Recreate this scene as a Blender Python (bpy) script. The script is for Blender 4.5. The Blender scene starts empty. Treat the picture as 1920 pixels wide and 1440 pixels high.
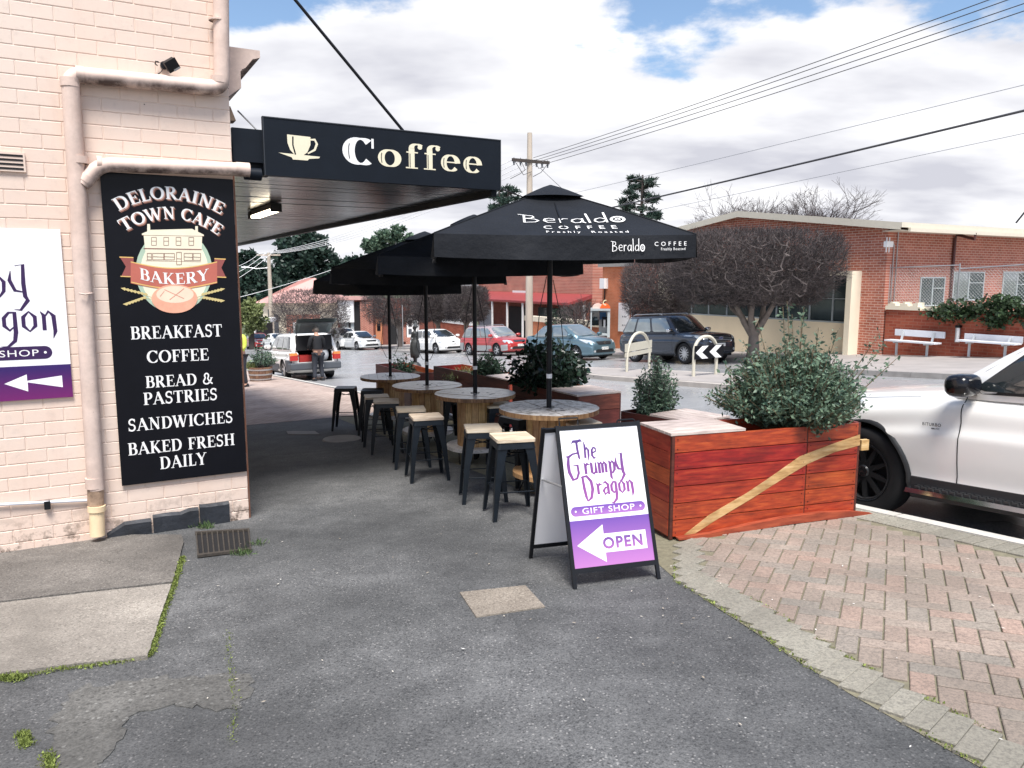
import bpy, bmesh, math, random
from mathutils import Vector, Matrix, noise
from mathutils.bvhtree import BVHTree
import numpy as np
random.seed(7); RNG = np.random.default_rng(7)
R = math.radians
SC = bpy.context.scene
COL = SC.collection

# ---------------------------------------------------------------- camera, world, sun, exposure
EYE = 1.58
PITCH = math.atan(198/1442.0)
cam_d = bpy.data.cameras.new('camera'); cam = bpy.data.objects.new('camera', cam_d); COL.objects.link(cam)
cam.location = (0, 0, EYE); cam.rotation_euler = (math.pi/2 - PITCH, 0, 0)
cam_d.sensor_width = 36; cam_d.lens = 36*1442/1920.0; cam_d.clip_start = .05; cam_d.clip_end = 3000
SC.camera = cam
SUN_EL, SUN_AZ = R(63), R(172)      # azimuth clockwise from +Y: behind the camera, a little to the right
sun_d = bpy.data.lights.new('sun', 'SUN'); sun_d.energy = 2.9; sun_d.angle = R(22); sun_d.color = (1, .955, .9)
sun = bpy.data.objects.new('sun', sun_d); COL.objects.link(sun)
sdir = Vector((math.sin(SUN_AZ)*math.cos(SUN_EL), math.cos(SUN_AZ)*math.cos(SUN_EL), math.sin(SUN_EL)))
sun.rotation_euler = sdir.to_track_quat('Z', 'Y').to_euler()
SC.view_settings.view_transform = 'Standard'
try: SC.view_settings.look = 'None'
except Exception: pass
SC.view_settings.gamma = 1; SC.view_settings.use_curve_mapping = False
SC.view_settings.exposure = 1.06
W = bpy.data.worlds.new('World'); SC.world = W; W.use_nodes = True
nt = W.node_tree; nt.nodes.clear(); N = nt.nodes.new; L = nt.links.new
wout = N('ShaderNodeOutputWorld'); bg = N('ShaderNodeBackground'); bgc = N('ShaderNodeBackground'); mixs = N('ShaderNodeMixShader')
sky = N('ShaderNodeTexSky'); sky.sky_type = 'NISHITA'; sky.sun_disc = False
sky.sun_elevation = SUN_EL; sky.sun_rotation = SUN_AZ; sky.altitude = 200; sky.air_density = 1.1; sky.dust_density = .6; sky.ozone_density = 2.5
bg.inputs['Strength'].default_value = .085
L(sky.outputs[0], bg.inputs['Color'])
tc = N('ShaderNodeTexCoord'); sep = N('ShaderNodeSeparateXYZ'); L(tc.outputs['Generated'], sep.inputs[0])
def math_n(op, a, b=None, c=None, tree=None, clamp=False):
    n = (tree or nt).nodes.new('ShaderNodeMath'); n.operation = op; n.use_clamp = clamp
    for i, q in enumerate((a, b, c)):
        if q is None: continue
        if isinstance(q, (int, float)): n.inputs[i].default_value = q
        else: (tree or nt).links.new(q, n.inputs[i])
    return n.outputs[0]
# clouds laid out on a flat cloud ceiling: direction divided by its height
zc = math_n('MAXIMUM', sep.outputs['Z'], 0.0)
den = math_n('ADD', zc, .22)
cx = math_n('DIVIDE', sep.outputs['X'], den); cy = math_n('DIVIDE', sep.outputs['Y'], den)
comb = N('ShaderNodeCombineXYZ'); L(cx, comb.inputs[0]); L(cy, comb.inputs[1])
n1 = N('ShaderNodeTexNoise'); n1.inputs['Scale'].default_value = 1.7; n1.inputs['Detail'].default_value = 9; n1.inputs['Roughness'].default_value = .58
mp1 = N('ShaderNodeMapping'); mp1.inputs['Location'].default_value = (3.3, 1.25, 0); L(comb.outputs[0], mp1.inputs[0]); L(mp1.outputs[0], n1.inputs['Vector'])
# cloud bank towards the horizon, broken cloud above
bank = math_n('MAXIMUM', math_n('MULTIPLY_ADD', zc, -3.4, 1.50), .475)
dens = math_n('MULTIPLY_ADD', n1.outputs['Fac'], 1.0, math_n('SUBTRACT', bank, .50))
cov = N('ShaderNodeMapRange'); cov.interpolation_type = 'SMOOTHSTEP'
cov.inputs['From Min'].default_value = .47; cov.inputs['From Max'].default_value = .57; L(dens, cov.inputs[0])
n2 = N('ShaderNodeTexNoise'); n2.inputs['Scale'].default_value = 1.3; n2.inputs['Detail'].default_value = 5; n2.inputs['Roughness'].default_value = .5
mp2 = N('ShaderNodeMapping'); mp2.inputs['Location'].default_value = (8.1, 3.9, 2); mp2.inputs['Scale'].default_value = (1, 1.6, 1); L(comb.outputs[0], mp2.inputs[0]); L(mp2.outputs[0], n2.inputs['Vector'])
cr = N('ShaderNodeValToRGB'); L(n2.outputs['Fac'], cr.inputs[0])
cr.color_ramp.elements[0].position = .38; cr.color_ramp.elements[0].color = (.50, .505, .56, 1)
cr.color_ramp.elements[1].position = .63; cr.color_ramp.elements[1].color = (.90, .90, .91, 1)
L(cr.outputs[0], bgc.inputs['Color']); bgc.inputs['Strength'].default_value = .66
L(cov.outputs[0], mixs.inputs[0]); L(bg.outputs[0], mixs.inputs[1]); L(bgc.outputs[0], mixs.inputs[2]); L(mixs.outputs[0], wout.inputs[0])

# ---------------------------------------------------------------- measuring helpers (street frame: s down the street, t across it)
ANG = R(29.6); US = Vector((-math.sin(ANG), math.cos(ANG), 0)); VT = Vector((math.cos(ANG), math.sin(ANG), 0))
SLOPE = .065
def gz(s): return -SLOPE*max(s, -10.0)
def Wd(s, t, z=None, off=0):
    p = US*s + VT*t; p.z = (gz(s)+off) if z is None else z
    return p
def ST(p): return (p.x*US.x+p.y*US.y, p.x*VT.x+p.y*VT.y)
def ray(px, py):
    a = (px-960)/1442.; b = (720-py)/1442.; cp, sp = math.cos(PITCH), math.sin(PITCH)
    return Vector((a, cp+b*sp, b*cp-sp))
def at_y(px, py, Y):
    d = ray(px, py); k = Y/d.y; return Vector((d.x*k, Y, EYE+d.z*k))
def at_z(px, py, z):
    d = ray(px, py); k = (z-EYE)/d.z; return Vector((d.x*k, d.y*k, z))
def on_g(px, py, off=0):
    d = ray(px, py); s = d.x*US.x+d.y*US.y; k = (EYE-off)/(-d.z-SLOPE*s); return Vector((d.x*k, d.y*k, EYE+d.z*k))
def on_t(px, py, T):
    d = ray(px, py); k = T/(d.x*VT.x+d.y*VT.y); return Vector((d.x*k, d.y*k, EYE+d.z*k))
def on_s(px, py, S):
    d = ray(px, py); k = S/(d.x*US.x+d.y*US.y); return Vector((d.x*k, d.y*k, EYE+d.z*k))
def s_at(px, T, py=600): return ST(on_t(px, py, T))[0]

# ---------------------------------------------------------------- mesh helpers
class MB:
    def __init__(s): s.v = []; s.f = []; s.m = []
    def poly(s, pts, mi=0):
        b = len(s.v); s.v += [tuple(p) for p in pts]; s.f.append(tuple(range(b, b+len(pts)))); s.m.append(mi); return s
    def box(s, x0, x1, y0, y1, z0, z1, mi=0, M=None):
        if x0 > x1: x0, x1 = x1, x0
        if y0 > y1: y0, y1 = y1, y0
        if z0 > z1: z0, z1 = z1, z0
        b = len(s.v)
        P = [(x0,y0,z0),(x1,y0,z0),(x1,y1,z0),(x0,y1,z0),(x0,y0,z1),(x1,y0,z1),(x1,y1,z1),(x0,y1,z1)]
        if M is not None: P = [tuple(M @ Vector(p)) for p in P]
        s.v += P
        for q in ((0,3,2,1),(4,5,6,7),(0,1,5,4),(1,2,6,5),(2,3,7,6),(3,0,4,7)): s.f.append(tuple(b+i for i in q)); s.m.append(mi)
        return s
    def hexa(s, P, mi=0):      # 8 points: bottom 4 ccw, top 4 ccw
        b = len(s.v); s.v += [tuple(p) for p in P]
        for q in ((0,3,2,1),(4,5,6,7),(0,1,5,4),(1,2,6,5),(2,3,7,6),(3,0,4,7)): s.f.append(tuple(b+i for i in q)); s.m.append(mi)
        return s
    def prism(s, pts, d, mi=0):  # extrude planar polygon pts (3d) by vector d
        d = Vector(d); n = len(pts); b = len(s.v)
        s.v += [tuple(p) for p in pts] + [tuple(Vector(p)+d) for p in pts]
        s.f.append(tuple(b+i for i in reversed(range(n)))); s.m.append(mi)
        s.f.append(tuple(b+n+i for i in range(n))); s.m.append(mi)
        for i in range(n): s.f.append((b+i, b+(i+1)%n, b+n+(i+1)%n, b+n+i)); s.m.append(mi)
        return s
    def tube(s, pts, r, n=8, mi=0, cap=True, flat=None):
        pts = [Vector(p) for p in pts]; m = len(pts)
        rs = r if isinstance(r, (list, tuple)) else [r]*m
        b = len(s.v); up = None
        for i, p in enumerate(pts):
            d = (pts[min(i+1, m-1)]-pts[max(i-1, 0)])
            if d.length < 1e-9: d = Vector((0,0,1))
            d.normalize()
            if up is None:
                up = Vector((0,0,1)) if abs(d.z) < .9 else Vector((1,0,0))
            e1 = d.cross(up)
            if e1.length < 1e-6: e1 = d.cross(Vector((0,1,0)))
            e1.normalize(); e2 = e1.cross(d).normalized(); up = e2
            for k in range(n):
                a = 2*math.pi*k/n
                s.v.append(tuple(p + e1*math.cos(a)*rs[i] + e2*math.sin(a)*rs[i]))
        for i in range(m-1):
            for k in range(n):
                s.f.append((b+i*n+k, b+i*n+(k+1)%n, b+(i+1)*n+(k+1)%n, b+(i+1)*n+k)); s.m.append(mi)
        if cap:
            s.f.append(tuple(b+k for k in reversed(range(n)))); s.m.append(mi)
            s.f.append(tuple(b+(m-1)*n+k for k in range(n))); s.m.append(mi)
        return s
    def lathe(s, prof, n=24, c=(0,0,0), axis='z', mi=0, wob=None):
        b = len(s.v); m = len(prof)
        for i, (r, h) in enumerate(prof):
            for k in range(n):
                a = 2*math.pi*k/n; rr = max(r, 1e-4)*(wob(a, h) if wob else 1)
                if axis == 'z': p = (rr*math.cos(a), rr*math.sin(a), h)
                elif axis == 'y': p = (rr*math.cos(a), h, rr*math.sin(a))
                else: p = (h, rr*math.cos(a), rr*math.sin(a))
                s.v.append((p[0]+c[0], p[1]+c[1], p[2]+c[2]))
        for i in range(m-1):
            for k in range(n):
                s.f.append((b+i*n+k, b+i*n+(k+1)%n, b+(i+1)*n+(k+1)%n, b+(i+1)*n+k)); s.m.append(mi)
        return s
    def grid(s, fn, nu, nv, mi=0):
        b = len(s.v)
        for j in range(nv+1):
            for i in range(nu+1): s.v.append(tuple(fn(i/nu, j/nv)))
        for j in range(nv):
            for i in range(nu):
                a = b+j*(nu+1)+i; s.f.append((a, a+1, a+nu+2, a+nu+1)); s.m.append(mi)
        return s
    def mesh(s, name, mats, smooth=None):
        me = bpy.data.meshes.new(name); me.from_pydata(s.v, [], s.f)
        if not isinstance(mats, (list, tuple)): mats = [mats]
        for m in mats: me.materials.append(m)
        if len(mats) > 1: me.polygons.foreach_set('material_index', s.m)
        fixnorm(me)
        if smooth: smooth_by(me, smooth)
        me.update(); return me
    def build(s, name, mats, parent=None, smooth=None, loc=None, rz=None, **kw):
        me = s.mesh(name, mats, smooth); return link(name, me, parent, loc, rz, **kw)
def fixnorm(me):
    bm = bmesh.new(); bm.from_mesh(me); bmesh.ops.recalc_face_normals(bm, faces=bm.faces); bm.to_mesh(me); bm.free()
def smooth_by(me, ang):
    me.polygons.foreach_set('use_smooth', [True]*len(me.polygons))
    try: me.set_sharp_from_angle(angle=R(ang))
    except Exception: pass
def link(name, data, parent=None, loc=None, rz=None, label=None, cat=None, group=None, kind=None):
    o = bpy.data.objects.new(name, data); COL.objects.link(o)
    if parent is not None: o.parent = parent
    if loc is not None: o.location = loc
    if rz is not None: o.rotation_euler = (0, 0, rz)
    tag(o, label, cat, group, kind); return o
def tag(o, label=None, cat=None, group=None, kind=None):
    if label: o['label'] = label
    if cat: o['category'] = cat
    if group: o['group'] = group
    if kind: o['kind'] = kind
    return o
def thing(name, label, cat, loc=(0,0,0), rz=0, group=None): return link(name, None, None, loc, rz, label, cat, group)
def copy_tree(o, parent=None):
    c = o.copy(); COL.objects.link(c)
    if parent is not None: c.parent = parent
    for ch in list(o.children): copy_tree(ch, c)
    return c
def dup(o, loc, rz, label, group=None):
    c = copy_tree(o); c.location = loc; c.rotation_euler = (0, 0, rz); c['label'] = label
    if group: c['group'] = group
    return c
def bake(o):
    bpy.context.view_layer.update(); dg = bpy.context.evaluated_depsgraph_get()
    return bpy.data.meshes.new_from_object(o.evaluated_get(dg))

# ---------------------------------------------------------------- materials
def newmat(name):
    m = bpy.data.materials.new(name); m.use_nodes = True
    t = m.node_tree; return m, t, t.nodes['Principled BSDF']
def ramp(t, fac, stops):
    r = t.nodes.new('ShaderNodeValToRGB'); t.links.new(fac, r.inputs[0])
    e = r.color_ramp.elements
    while len(e) < len(stops): e.new(.5)
    for i, (p, c) in enumerate(stops): e[i].position = p; e[i].color = (*c, 1) if len(c) == 3 else c
    return r.outputs[0]
def tnoise(t, scale, detail=4, rough=.55, vec=None, stretch=None):
    n = t.nodes.new('ShaderNodeTexNoise'); n.inputs['Scale'].default_value = scale; n.inputs['Detail'].default_value = detail; n.inputs['Roughness'].default_value = rough
    if vec is None: vec = tcoord(t)
    if stretch:
        mp = t.nodes.new('ShaderNodeMapping'); mp.inputs['Scale'].default_value = stretch; t.links.new(vec, mp.inputs[0]); vec = mp.outputs[0]
    t.links.new(vec, n.inputs['Vector']); return n.outputs['Fac']
def tcoord(t, world=False):
    if world:
        g = t.nodes.new('ShaderNodeNewGeometry'); return g.outputs['Position']
    return t.nodes.new('ShaderNodeTexCoord').outputs['Object']
def mixc(t, fac, a, b, mode='MIX'):
    n = t.nodes.new('ShaderNodeMix'); n.data_type = 'RGBA'; n.blend_type = mode
    for s_, q in ((n.inputs[0], fac), (n.inputs[6], a), (n.inputs[7], b)):
        if isinstance(q, (int, float)): s_.default_value = q
        elif isinstance(q, tuple): s_.default_value = (*q, 1)
        else: t.links.new(q, s_)
    return n.outputs[2]
def bump(t, p, h, strength=.3, dist=.01):
    b = t.nodes.new('ShaderNodeBump'); b.inputs['Strength'].default_value = strength; b.inputs['Distance'].default_value = dist
    t.links.new(h, b.inputs['Height']); t.links.new(b.outputs[0], p.inputs['Normal'])
def objrand(t): return t.nodes.new('ShaderNodeObjectInfo').outputs['Random']
def hsv(t, col, h=.5, s=1, v=1):
    n = t.nodes.new('ShaderNodeHueSaturation')
    for nm, q in (('Hue', h), ('Saturation', s), ('Value', v)):
        if isinstance(q, (int, float)): n.inputs[nm].default_value = q
        else: t.links.new(q, n.inputs[nm])
    if isinstance(col, tuple): n.inputs['Color'].default_value = (*col, 1)
    else: t.links.new(col, n.inputs['Color'])
    return n.outputs[0]
def simple(name, col, rough=.6, metal=0, var=.12, scale=6, bmp=0, spec=.5, coat=0, bscale=60, rand=0, stretch=None, world=False):
    m, t, p = newmat(name); vec = tcoord(t, world)
    n = tnoise(t, scale, 5, .6, vec, stretch)
    c = mixc(t, n, tuple(max(0, q*(1-var*1.6)) for q in col), tuple(min(1, q*(1+var*1.6)) for q in col))
    if rand:
        v = math_n('MULTIPLY_ADD', objrand(t), rand*2, 1-rand, tree=t); c = hsv(t, c, .5, 1, v)
    t.links.new(c, p.inputs['Base Color'])
    p.inputs['Roughness'].default_value = rough; p.inputs['Metallic'].default_value = metal
    p.inputs['Specular IOR Level'].default_value = spec; p.inputs['Coat Weight'].default_value = coat; p.inputs['Coat Roughness'].default_value = .05
    if bmp: bump(t, p, tnoise(t, bscale, 4, .6, vec, stretch), bmp, .01)
    return m
def emit(name, col, st):
    m, t, p = newmat(name); p.inputs['Emission Color'].default_value = (*col, 1); p.inputs['Emission Strength'].default_value = st; p.inputs['Base Color'].default_value = (*col, 1); return m
def asphalt(name, dark, light, rough=.75, wet=0, stain=.5, chip=(.42,.42,.40), sc=1.0):
    m, t, p = newmat(name); vec = tcoord(t, True)
    big = tnoise(t, .55, 4, .6, vec); mid = tnoise(t, 5, 5, .65, vec); fine = tnoise(t, 70*sc, 3, .7, vec)
    vo = t.nodes.new('ShaderNodeTexVoronoi'); vo.inputs['Scale'].default_value = 85*sc; t.links.new(vec, vo.inputs['Vector'])
    fin2 = tnoise(t, 150*sc, 2, .6, vec); base = mixc(t, math_n('MULTIPLY_ADD', math_n('ADD', ramp(t, fine, [(.36, (0,0,0)), (.64, (1,1,1))]), ramp(t, fin2, [(.38, (0,0,0)), (.66, (1,1,1))]), tree=t), .40, math_n('MULTIPLY_ADD', mid, .8, -.32, tree=t), tree=t, clamp=True), tuple(q*.8 for q in dark), tuple(q*1.12 for q in light))
    # stone chips of varied tone
    crv = t.nodes.new('ShaderNodeSeparateColor'); t.links.new(vo.outputs['Color'], crv.inputs[0])
    chipm = math_n('GREATER_THAN', crv.outputs[0], .90, tree=t)
    near = math_n('LESS_THAN', vo.outputs['Distance'], .42, tree=t)
    base = mixc(t, math_n('MULTIPLY', math_n('MULTIPLY', chipm, near, tree=t), .55, tree=t), base, chip)
    dk = math_n('LESS_THAN', crv.outputs[1], .14, tree=t)
    base = mixc(t, math_n('MULTIPLY', math_n('MULTIPLY', dk, near, tree=t), .6, tree=t), base, tuple(q*.35 for q in dark))
    base = mixc(t, math_n('MULTIPLY', ramp(t, big, [(.38, (1,1,1)), (.62, (0,0,0))]), stain, tree=t), base, tuple(q*.55 for q in dark))
    t.links.new(base, p.inputs['Base Color'])
    if wet:
        rr = ramp(t, tnoise(t, .35, 4, .6, vec), [(.4, (rough-.10,)*3), (.62, (rough,)*3)]); t.links.new(rr, p.inputs['Roughness'])
        p.inputs['Specular IOR Level'].default_value = .9
    else: p.inputs['Roughness'].default_value = rough; p.inputs['Specular IOR Level'].default_value = .35
    h = math_n('ADD', fine, math_n('MULTIPLY', vo.outputs['Distance'], -.8, tree=t), tree=t); bump(t, p, h, .5 if not wet else .05, .004)
    return m
def brickwall(name, c1, c2, mortar, axes='yz', bw=.24, bh=.076, var=1.0, ms=.008):
    m, t, p = newmat(name); vec = tcoord(t); s = t.nodes.new('ShaderNodeSeparateXYZ'); t.links.new(vec, s.inputs[0])
    c = t.nodes.new('ShaderNodeCombineXYZ'); t.links.new(s.outputs[axes[0].upper()], c.inputs[0]); t.links.new(s.outputs[axes[1].upper()], c.inputs[1])
    b = t.nodes.new('ShaderNodeTexBrick'); t.links.new(c.outputs[0], b.inputs['Vector'])
    b.inputs['Scale'].default_value = 1; b.inputs['Brick Width'].default_value = bw; b.inputs['Row Height'].default_value = bh
    b.inputs['Mortar Size'].default_value = ms; b.inputs['Mortar Smooth'].default_value = .2; b.inputs['Bias'].default_value = -.1
    b.inputs['Color1'].default_value = (*c1, 1); b.inputs['Color2'].default_value = (*c2, 1); b.inputs['Mortar'].default_value = (*mortar, 1)
    n = tnoise(t, 1.1, 5, .6, vec); col = mixc(t, .35*var, b.outputs['Color'], ramp(t, n, [(.3, tuple(q*.5 for q in c1)), (.7, tuple(min(1, q*1.35) for q in c2))]))
    t.links.new(col, p.inputs['Base Color']); p.inputs['Roughness'].default_value = .85; p.inputs['Specular IOR Level'].default_value = .25
    bump(t, p, b.outputs['Fac'], -.5, .01); return m
def wood(name, c1, c2, c3, rough=.5, grain=(1, 14, 14), spec=.5, rand=.18, bmp=.15, gs=5, coat=0):
    m, t, p = newmat(name); vec = tcoord(t)
    off = t.nodes.new('ShaderNodeVectorMath'); off.operation = 'ADD'; t.links.new(vec, off.inputs[0])
    oc = t.nodes.new('ShaderNodeCombineXYZ'); r = objrand(t)
    for i in range(3): t.links.new(math_n('MULTIPLY', r, 37.+i*11, tree=t), oc.inputs[i])
    t.links.new(oc.outputs[0], off.inputs[1]); v = off.outputs[0]
    g = tnoise(t, gs, 6, .65, v, grain); bl = tnoise(t, 5, 3, .5, v, (1, 2, 2))
    c = ramp(t, g, [(.3, c1), (.52, c2), (.72, c3)])
    c = mixc(t, math_n('MULTIPLY', ramp(t, bl, [(.48, (0,0,0)), (.72, (1,1,1))]), .45, tree=t), c, tuple(q*.55 for q in c1)); 
    c = hsv(t, c, math_n('MULTIPLY_ADD', r, .02, .49, tree=t), 1, math_n('MULTIPLY_ADD', r, rand*2, 1-rand, tree=t))
    t.links.new(c, p.inputs['Base Color']); p.inputs['Roughness'].default_value = rough; p.inputs['Specular IOR Level'].default_value = spec; p.inputs['Coat Weight'].default_value = coat; p.inputs['Coat Roughness'].default_value = .25
    bump(t, p, g, bmp, .004); return m
def leafmat(name, ca, cb, rough=.5):
    m, t, p = newmat(name); g = t.nodes.new('ShaderNodeNewGeometry'); r = g.outputs['Random Per Island']
    c = ramp(t, r, [(0, ca), (.75, cb), (1, tuple(min(1, q*1.6) for q in cb))]); t.links.new(c, p.inputs['Base Color']); p.inputs['Roughness'].default_value = rough
    p.inputs['Specular IOR Level'].default_value = .4
    tr = t.nodes.new('ShaderNodeBsdfTranslucent'); t.links.new(c, tr.inputs[0]); mx = t.nodes.new('ShaderNodeMixShader'); mx.inputs[0].default_value = .2
    t.links.new(p.outputs[0], mx.inputs[1]); t.links.new(tr.outputs[0], mx.inputs[2]); t.links.new(mx.outputs[0], t.nodes['Material Output'].inputs[0]); return m

M = {}
M['asph'] = asphalt('asphalt_path', (.055,.058,.061), (.205,.207,.207), .8, 0, .6, (.42,.41,.40))
M['road'] = asphalt('asphalt_road', (.26,.265,.27), (.42,.425,.43), .34, 1, .1, sc=.7)
M['asph_rough'] = asphalt('asphalt_patch', (.085,.084,.08), (.24,.235,.22), .9, 0, .7, sc=.6)
M['conc'] = asphalt('concrete_slab', (.22,.20,.175), (.46,.42,.37), .85, 0, .75, (.62,.58,.5), sc=.9)
M['concd'] = asphalt('concrete_dark', (.10,.092,.085), (.27,.25,.225), .8, 0, .7, (.4,.38,.34), sc=.9)
M['kerb'] = simple('kerb_concrete', (.55,.53,.49), .8, var=.2, scale=7, bmp=.3, world=True)
M['kerbd'] = simple('kerb_grey', (.33,.31,.29), .8, var=.25, scale=5, bmp=.3, world=True)
def pavermat(name, cols):
    m, t, p = newmat(name); vec = tcoord(t, True); r = objrand(t)
    c = ramp(t, r, [(i/(len(cols)-1), q) for i, q in enumerate(cols)])
    f = tnoise(t, 120, 4, .7, vec); f2 = tnoise(t, 55, 3, .7, vec); c = mixc(t, ramp(t, math_n('ADD', math_n('MULTIPLY', f, .5, tree=t), math_n('MULTIPLY', f2, .5, tree=t), tree=t), [(.40, (0,0,0)), (.56, (1,1,1))]), mixc(t, .50, c, tuple(.05 for _ in range(3))), c)
    big = tnoise(t, 1.3, 4, .6, vec); c = mixc(t, math_n('MULTIPLY', ramp(t, big, [(.4, (1,1,1)), (.65, (0,0,0))]), .4, tree=t), c, (.11,.10,.085))
    t.links.new(c, p.inputs['Base Color']); p.inputs['Roughness'].default_value = .85; p.inputs['Specular IOR Level'].default_value = .3; bump(t, p, f, .5, .005); return m
M['paver'] = pavermat('paver_pink', [(.42,.305,.25), (.36,.295,.245), (.43,.34,.285), (.38,.32,.265), (.33,.295,.255), (.45,.32,.26), (.41,.355,.30)])
M['paverg'] = pavermat('paver_grey', [(.34,.32,.265), (.39,.37,.31), (.30,.285,.235)])
M['grout'] = simple('grout', (.19,.175,.12), .95, var=.4, scale=30, bmp=.5, world=True)
M['farpave'] = brickwall('far_paving', (.40,.30,.26), (.52,.42,.37), (.28,.24,.2), 'yx', .23, .115)
M['farconc'] = simple('far_concrete', (.36,.33,.31), .7, var=.2, scale=1.2, bmp=.2, world=True)
M['island'] = simple('island_top', (.46,.42,.38), .8, var=.2, scale=3, world=True)
M['terrain'] = simple('terrain_grass', (.07,.085,.04), .9, var=.4, scale=.3, world=True)
# ---------------------------------------------------------------- lettering: strokes cut as flat print
def arc(cx, cy, rx, ry, a0, a1, n=12):
    return [(cx+rx*math.cos(R(a0+(a1-a0)*i/n)), cy+ry*math.sin(R(a0+(a1-a0)*i/n))) for i in range(n+1)]
def SL(*p): return list(p)
SER = {
 'A': (.92, [([(.12,0),(.45,1)], .075), ([(.42,1),(.80,0)], .19), ([(.25,.33),(.66,.33)], .06)], [(.12,0,.26),(.80,0,.32)]),
 'B': (.76, [([(.21,0),(.21,1)], .19), ([(.2,.97),(.4,.97)]+arc(.42,.75,.19,.22,90,-90)+[(.2,.53)], None), ([(.2,.53),(.44,.53)]+arc(.44,.28,.23,.25,90,-90)+[(.2,.03)], None)], [(.16,0,.24),(.16,1,.24)]),
 'C': (.86, [(arc(.47,.5,.38,.475,42,318,20), None), ([(.77,.98),(.77,.70)], .05), ([(.77,.30),(.77,.12)], .04)], []),
 'D': (.90, [([(.21,0),(.21,1)], .19), ([(.2,.97),(.4,.97)]+arc(.42,.5,.36,.47,90,-90,16)+[(.2,.03)], None)], [(.16,0,.24),(.16,1,.24)]),
 'E': (.74, [([(.21,0),(.21,1)], .19), ([(.2,.965),(.64,.965)], .07), ([(.64,1),(.67,.74)], .05), ([(.2,.52),(.52,.52)], .06), ([(.52,.64),(.52,.40)], .05), ([(.2,.035),(.66,.035)], .07), ([(.66,0),(.70,.28)], .05)], [(.16,0,.24),(.16,1,.24)]),
 'F': (.68, [([(.21,0),(.21,1)], .19), ([(.2,.965),(.62,.965)], .07), ([(.62,1),(.65,.72)], .05), ([(.2,.50),(.50,.50)], .06), ([(.50,.63),(.50,.37)], .05)], [(.22,0,.38),(.16,1,.24)]),
 'H': (.96, [([(.21,0),(.21,1)], .19), ([(.74,0),(.74,1)], .19), ([(.2,.52),(.74,.52)], .06)], [(.21,0,.36),(.21,1,.36),(.74,0,.36),(.74,1,.36)]),
 'I': (.44, [([(.22,0),(.22,1)], .19)], [(.22,0,.36),(.22,1,.36)]),
 'K': (.90, [([(.21,0),(.21,1)], .19), ([(.28,.42),(.72,.98)], .07), ([(.38,.56),(.76,0)], .19)], [(.21,0,.36),(.21,1,.36),(.70,1,.26),(.78,0,.30)]),
 'L': (.70, [([(.21,0),(.21,1)], .19), ([(.2,.035),(.62,.035)], .07), ([(.62,0),(.66,.30)], .05)], [(.16,0,.24),(.21,1,.36)]),
 'N': (.96, [([(.19,0),(.19,1)], .07), ([(.19,.99),(.76,.02)], .19), ([(.76,0),(.76,1)], .07)], [(.19,0,.28),(.14,1,.24),(.76,1,.28)]),
 'O': (.96, [(arc(.48,.5,.375,.475,0,360,28), None)], []),
 'P': (.72, [([(.21,0),(.21,1)], .19), ([(.2,.97),(.4,.97)]+arc(.42,.72,.21,.25,90,-90)+[(.2,.47)], None)], [(.22,0,.38),(.16,1,.24)]),
 'R': (.86, [([(.21,0),(.21,1)], .19), ([(.2,.97),(.4,.97)]+arc(.42,.74,.20,.23,90,-90)+[(.2,.51)], None), ([(.40,.52),(.74,0)], .19)], [(.21,0,.34),(.16,1,.24),(.76,0,.26)]),
 'S': (.66, [(arc(.35,.74,.22,.225,25,250,12)+arc(.31,.28,.24,.245,70,-150,14), .125), ([(.55,.98),(.55,.72)], .05), ([(.09,.30),(.09,.02)], .05)], []),
 'T': (.80, [([(.40,0),(.40,1)], .19), ([(.06,.965),(.74,.965)], .07), ([(.06,1),(.04,.72)], .05), ([(.74,1),(.76,.72)], .05)], [(.40,0,.38)]),
 'U': (.92, [([(.2,1),(.2,.33)]+arc(.47,.33,.27,.30,180,360)+[(.74,1)], None)], [(.2,1,.36),(.74,1,.28)]),
 'W': (1.26, [([(.12,1),(.38,0)], .19), ([(.38,0),(.62,.96)], .07), ([(.60,1),(.86,0)], .19), ([(.86,0),(1.12,1)], .07)], [(.12,1,.32),(.60,1,.30),(1.12,1,.26)]),
 'Y': (.86, [([(.12,1),(.43,.46)], .19), ([(.45,.46),(.74,1)], .07), ([(.43,0),(.43,.50)], .19)], [(.12,1,.32),(.74,1,.26),(.43,0,.36)]),
 '&': (.98, [(SL((.80,.56),(.70,.30),(.52,.08))+arc(.34,.25,.24,.22,-70,-230,8)+arc(.38,.76,.17,.20,225,-20,10)+SL((.46,.50),(.62,.24),(.86,.02)), .12), ([(.68,.56),(.90,.56)], .05)], []),
 ' ': (.42, [], []),
}
FAT = {   # heavy engraved roman for the awning
 'C': (1.0, [(arc(.50,.5,.36,.46,48,312,24), None), ([(.86,1.0),(.86,.64)], .07)], []),
 'o': (.80, [(arc(.40,.34,.28,.31,0,360,26), None)], []),
 'f': (.66, [([(.26,0),(.26,.80)]+arc(.46,.80,.20,.17,180,30,8), None), ([(.06,.64),(.50,.64)], .05), (arc(.58,.86,.045,.045,0,360,10), .09)], [(.26,0,.46)]),
 'e': (.78, [(arc(.39,.34,.27,.31,0,320,24), None), ([(.15,.37),(.66,.37)], .05)], []),
}
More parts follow.
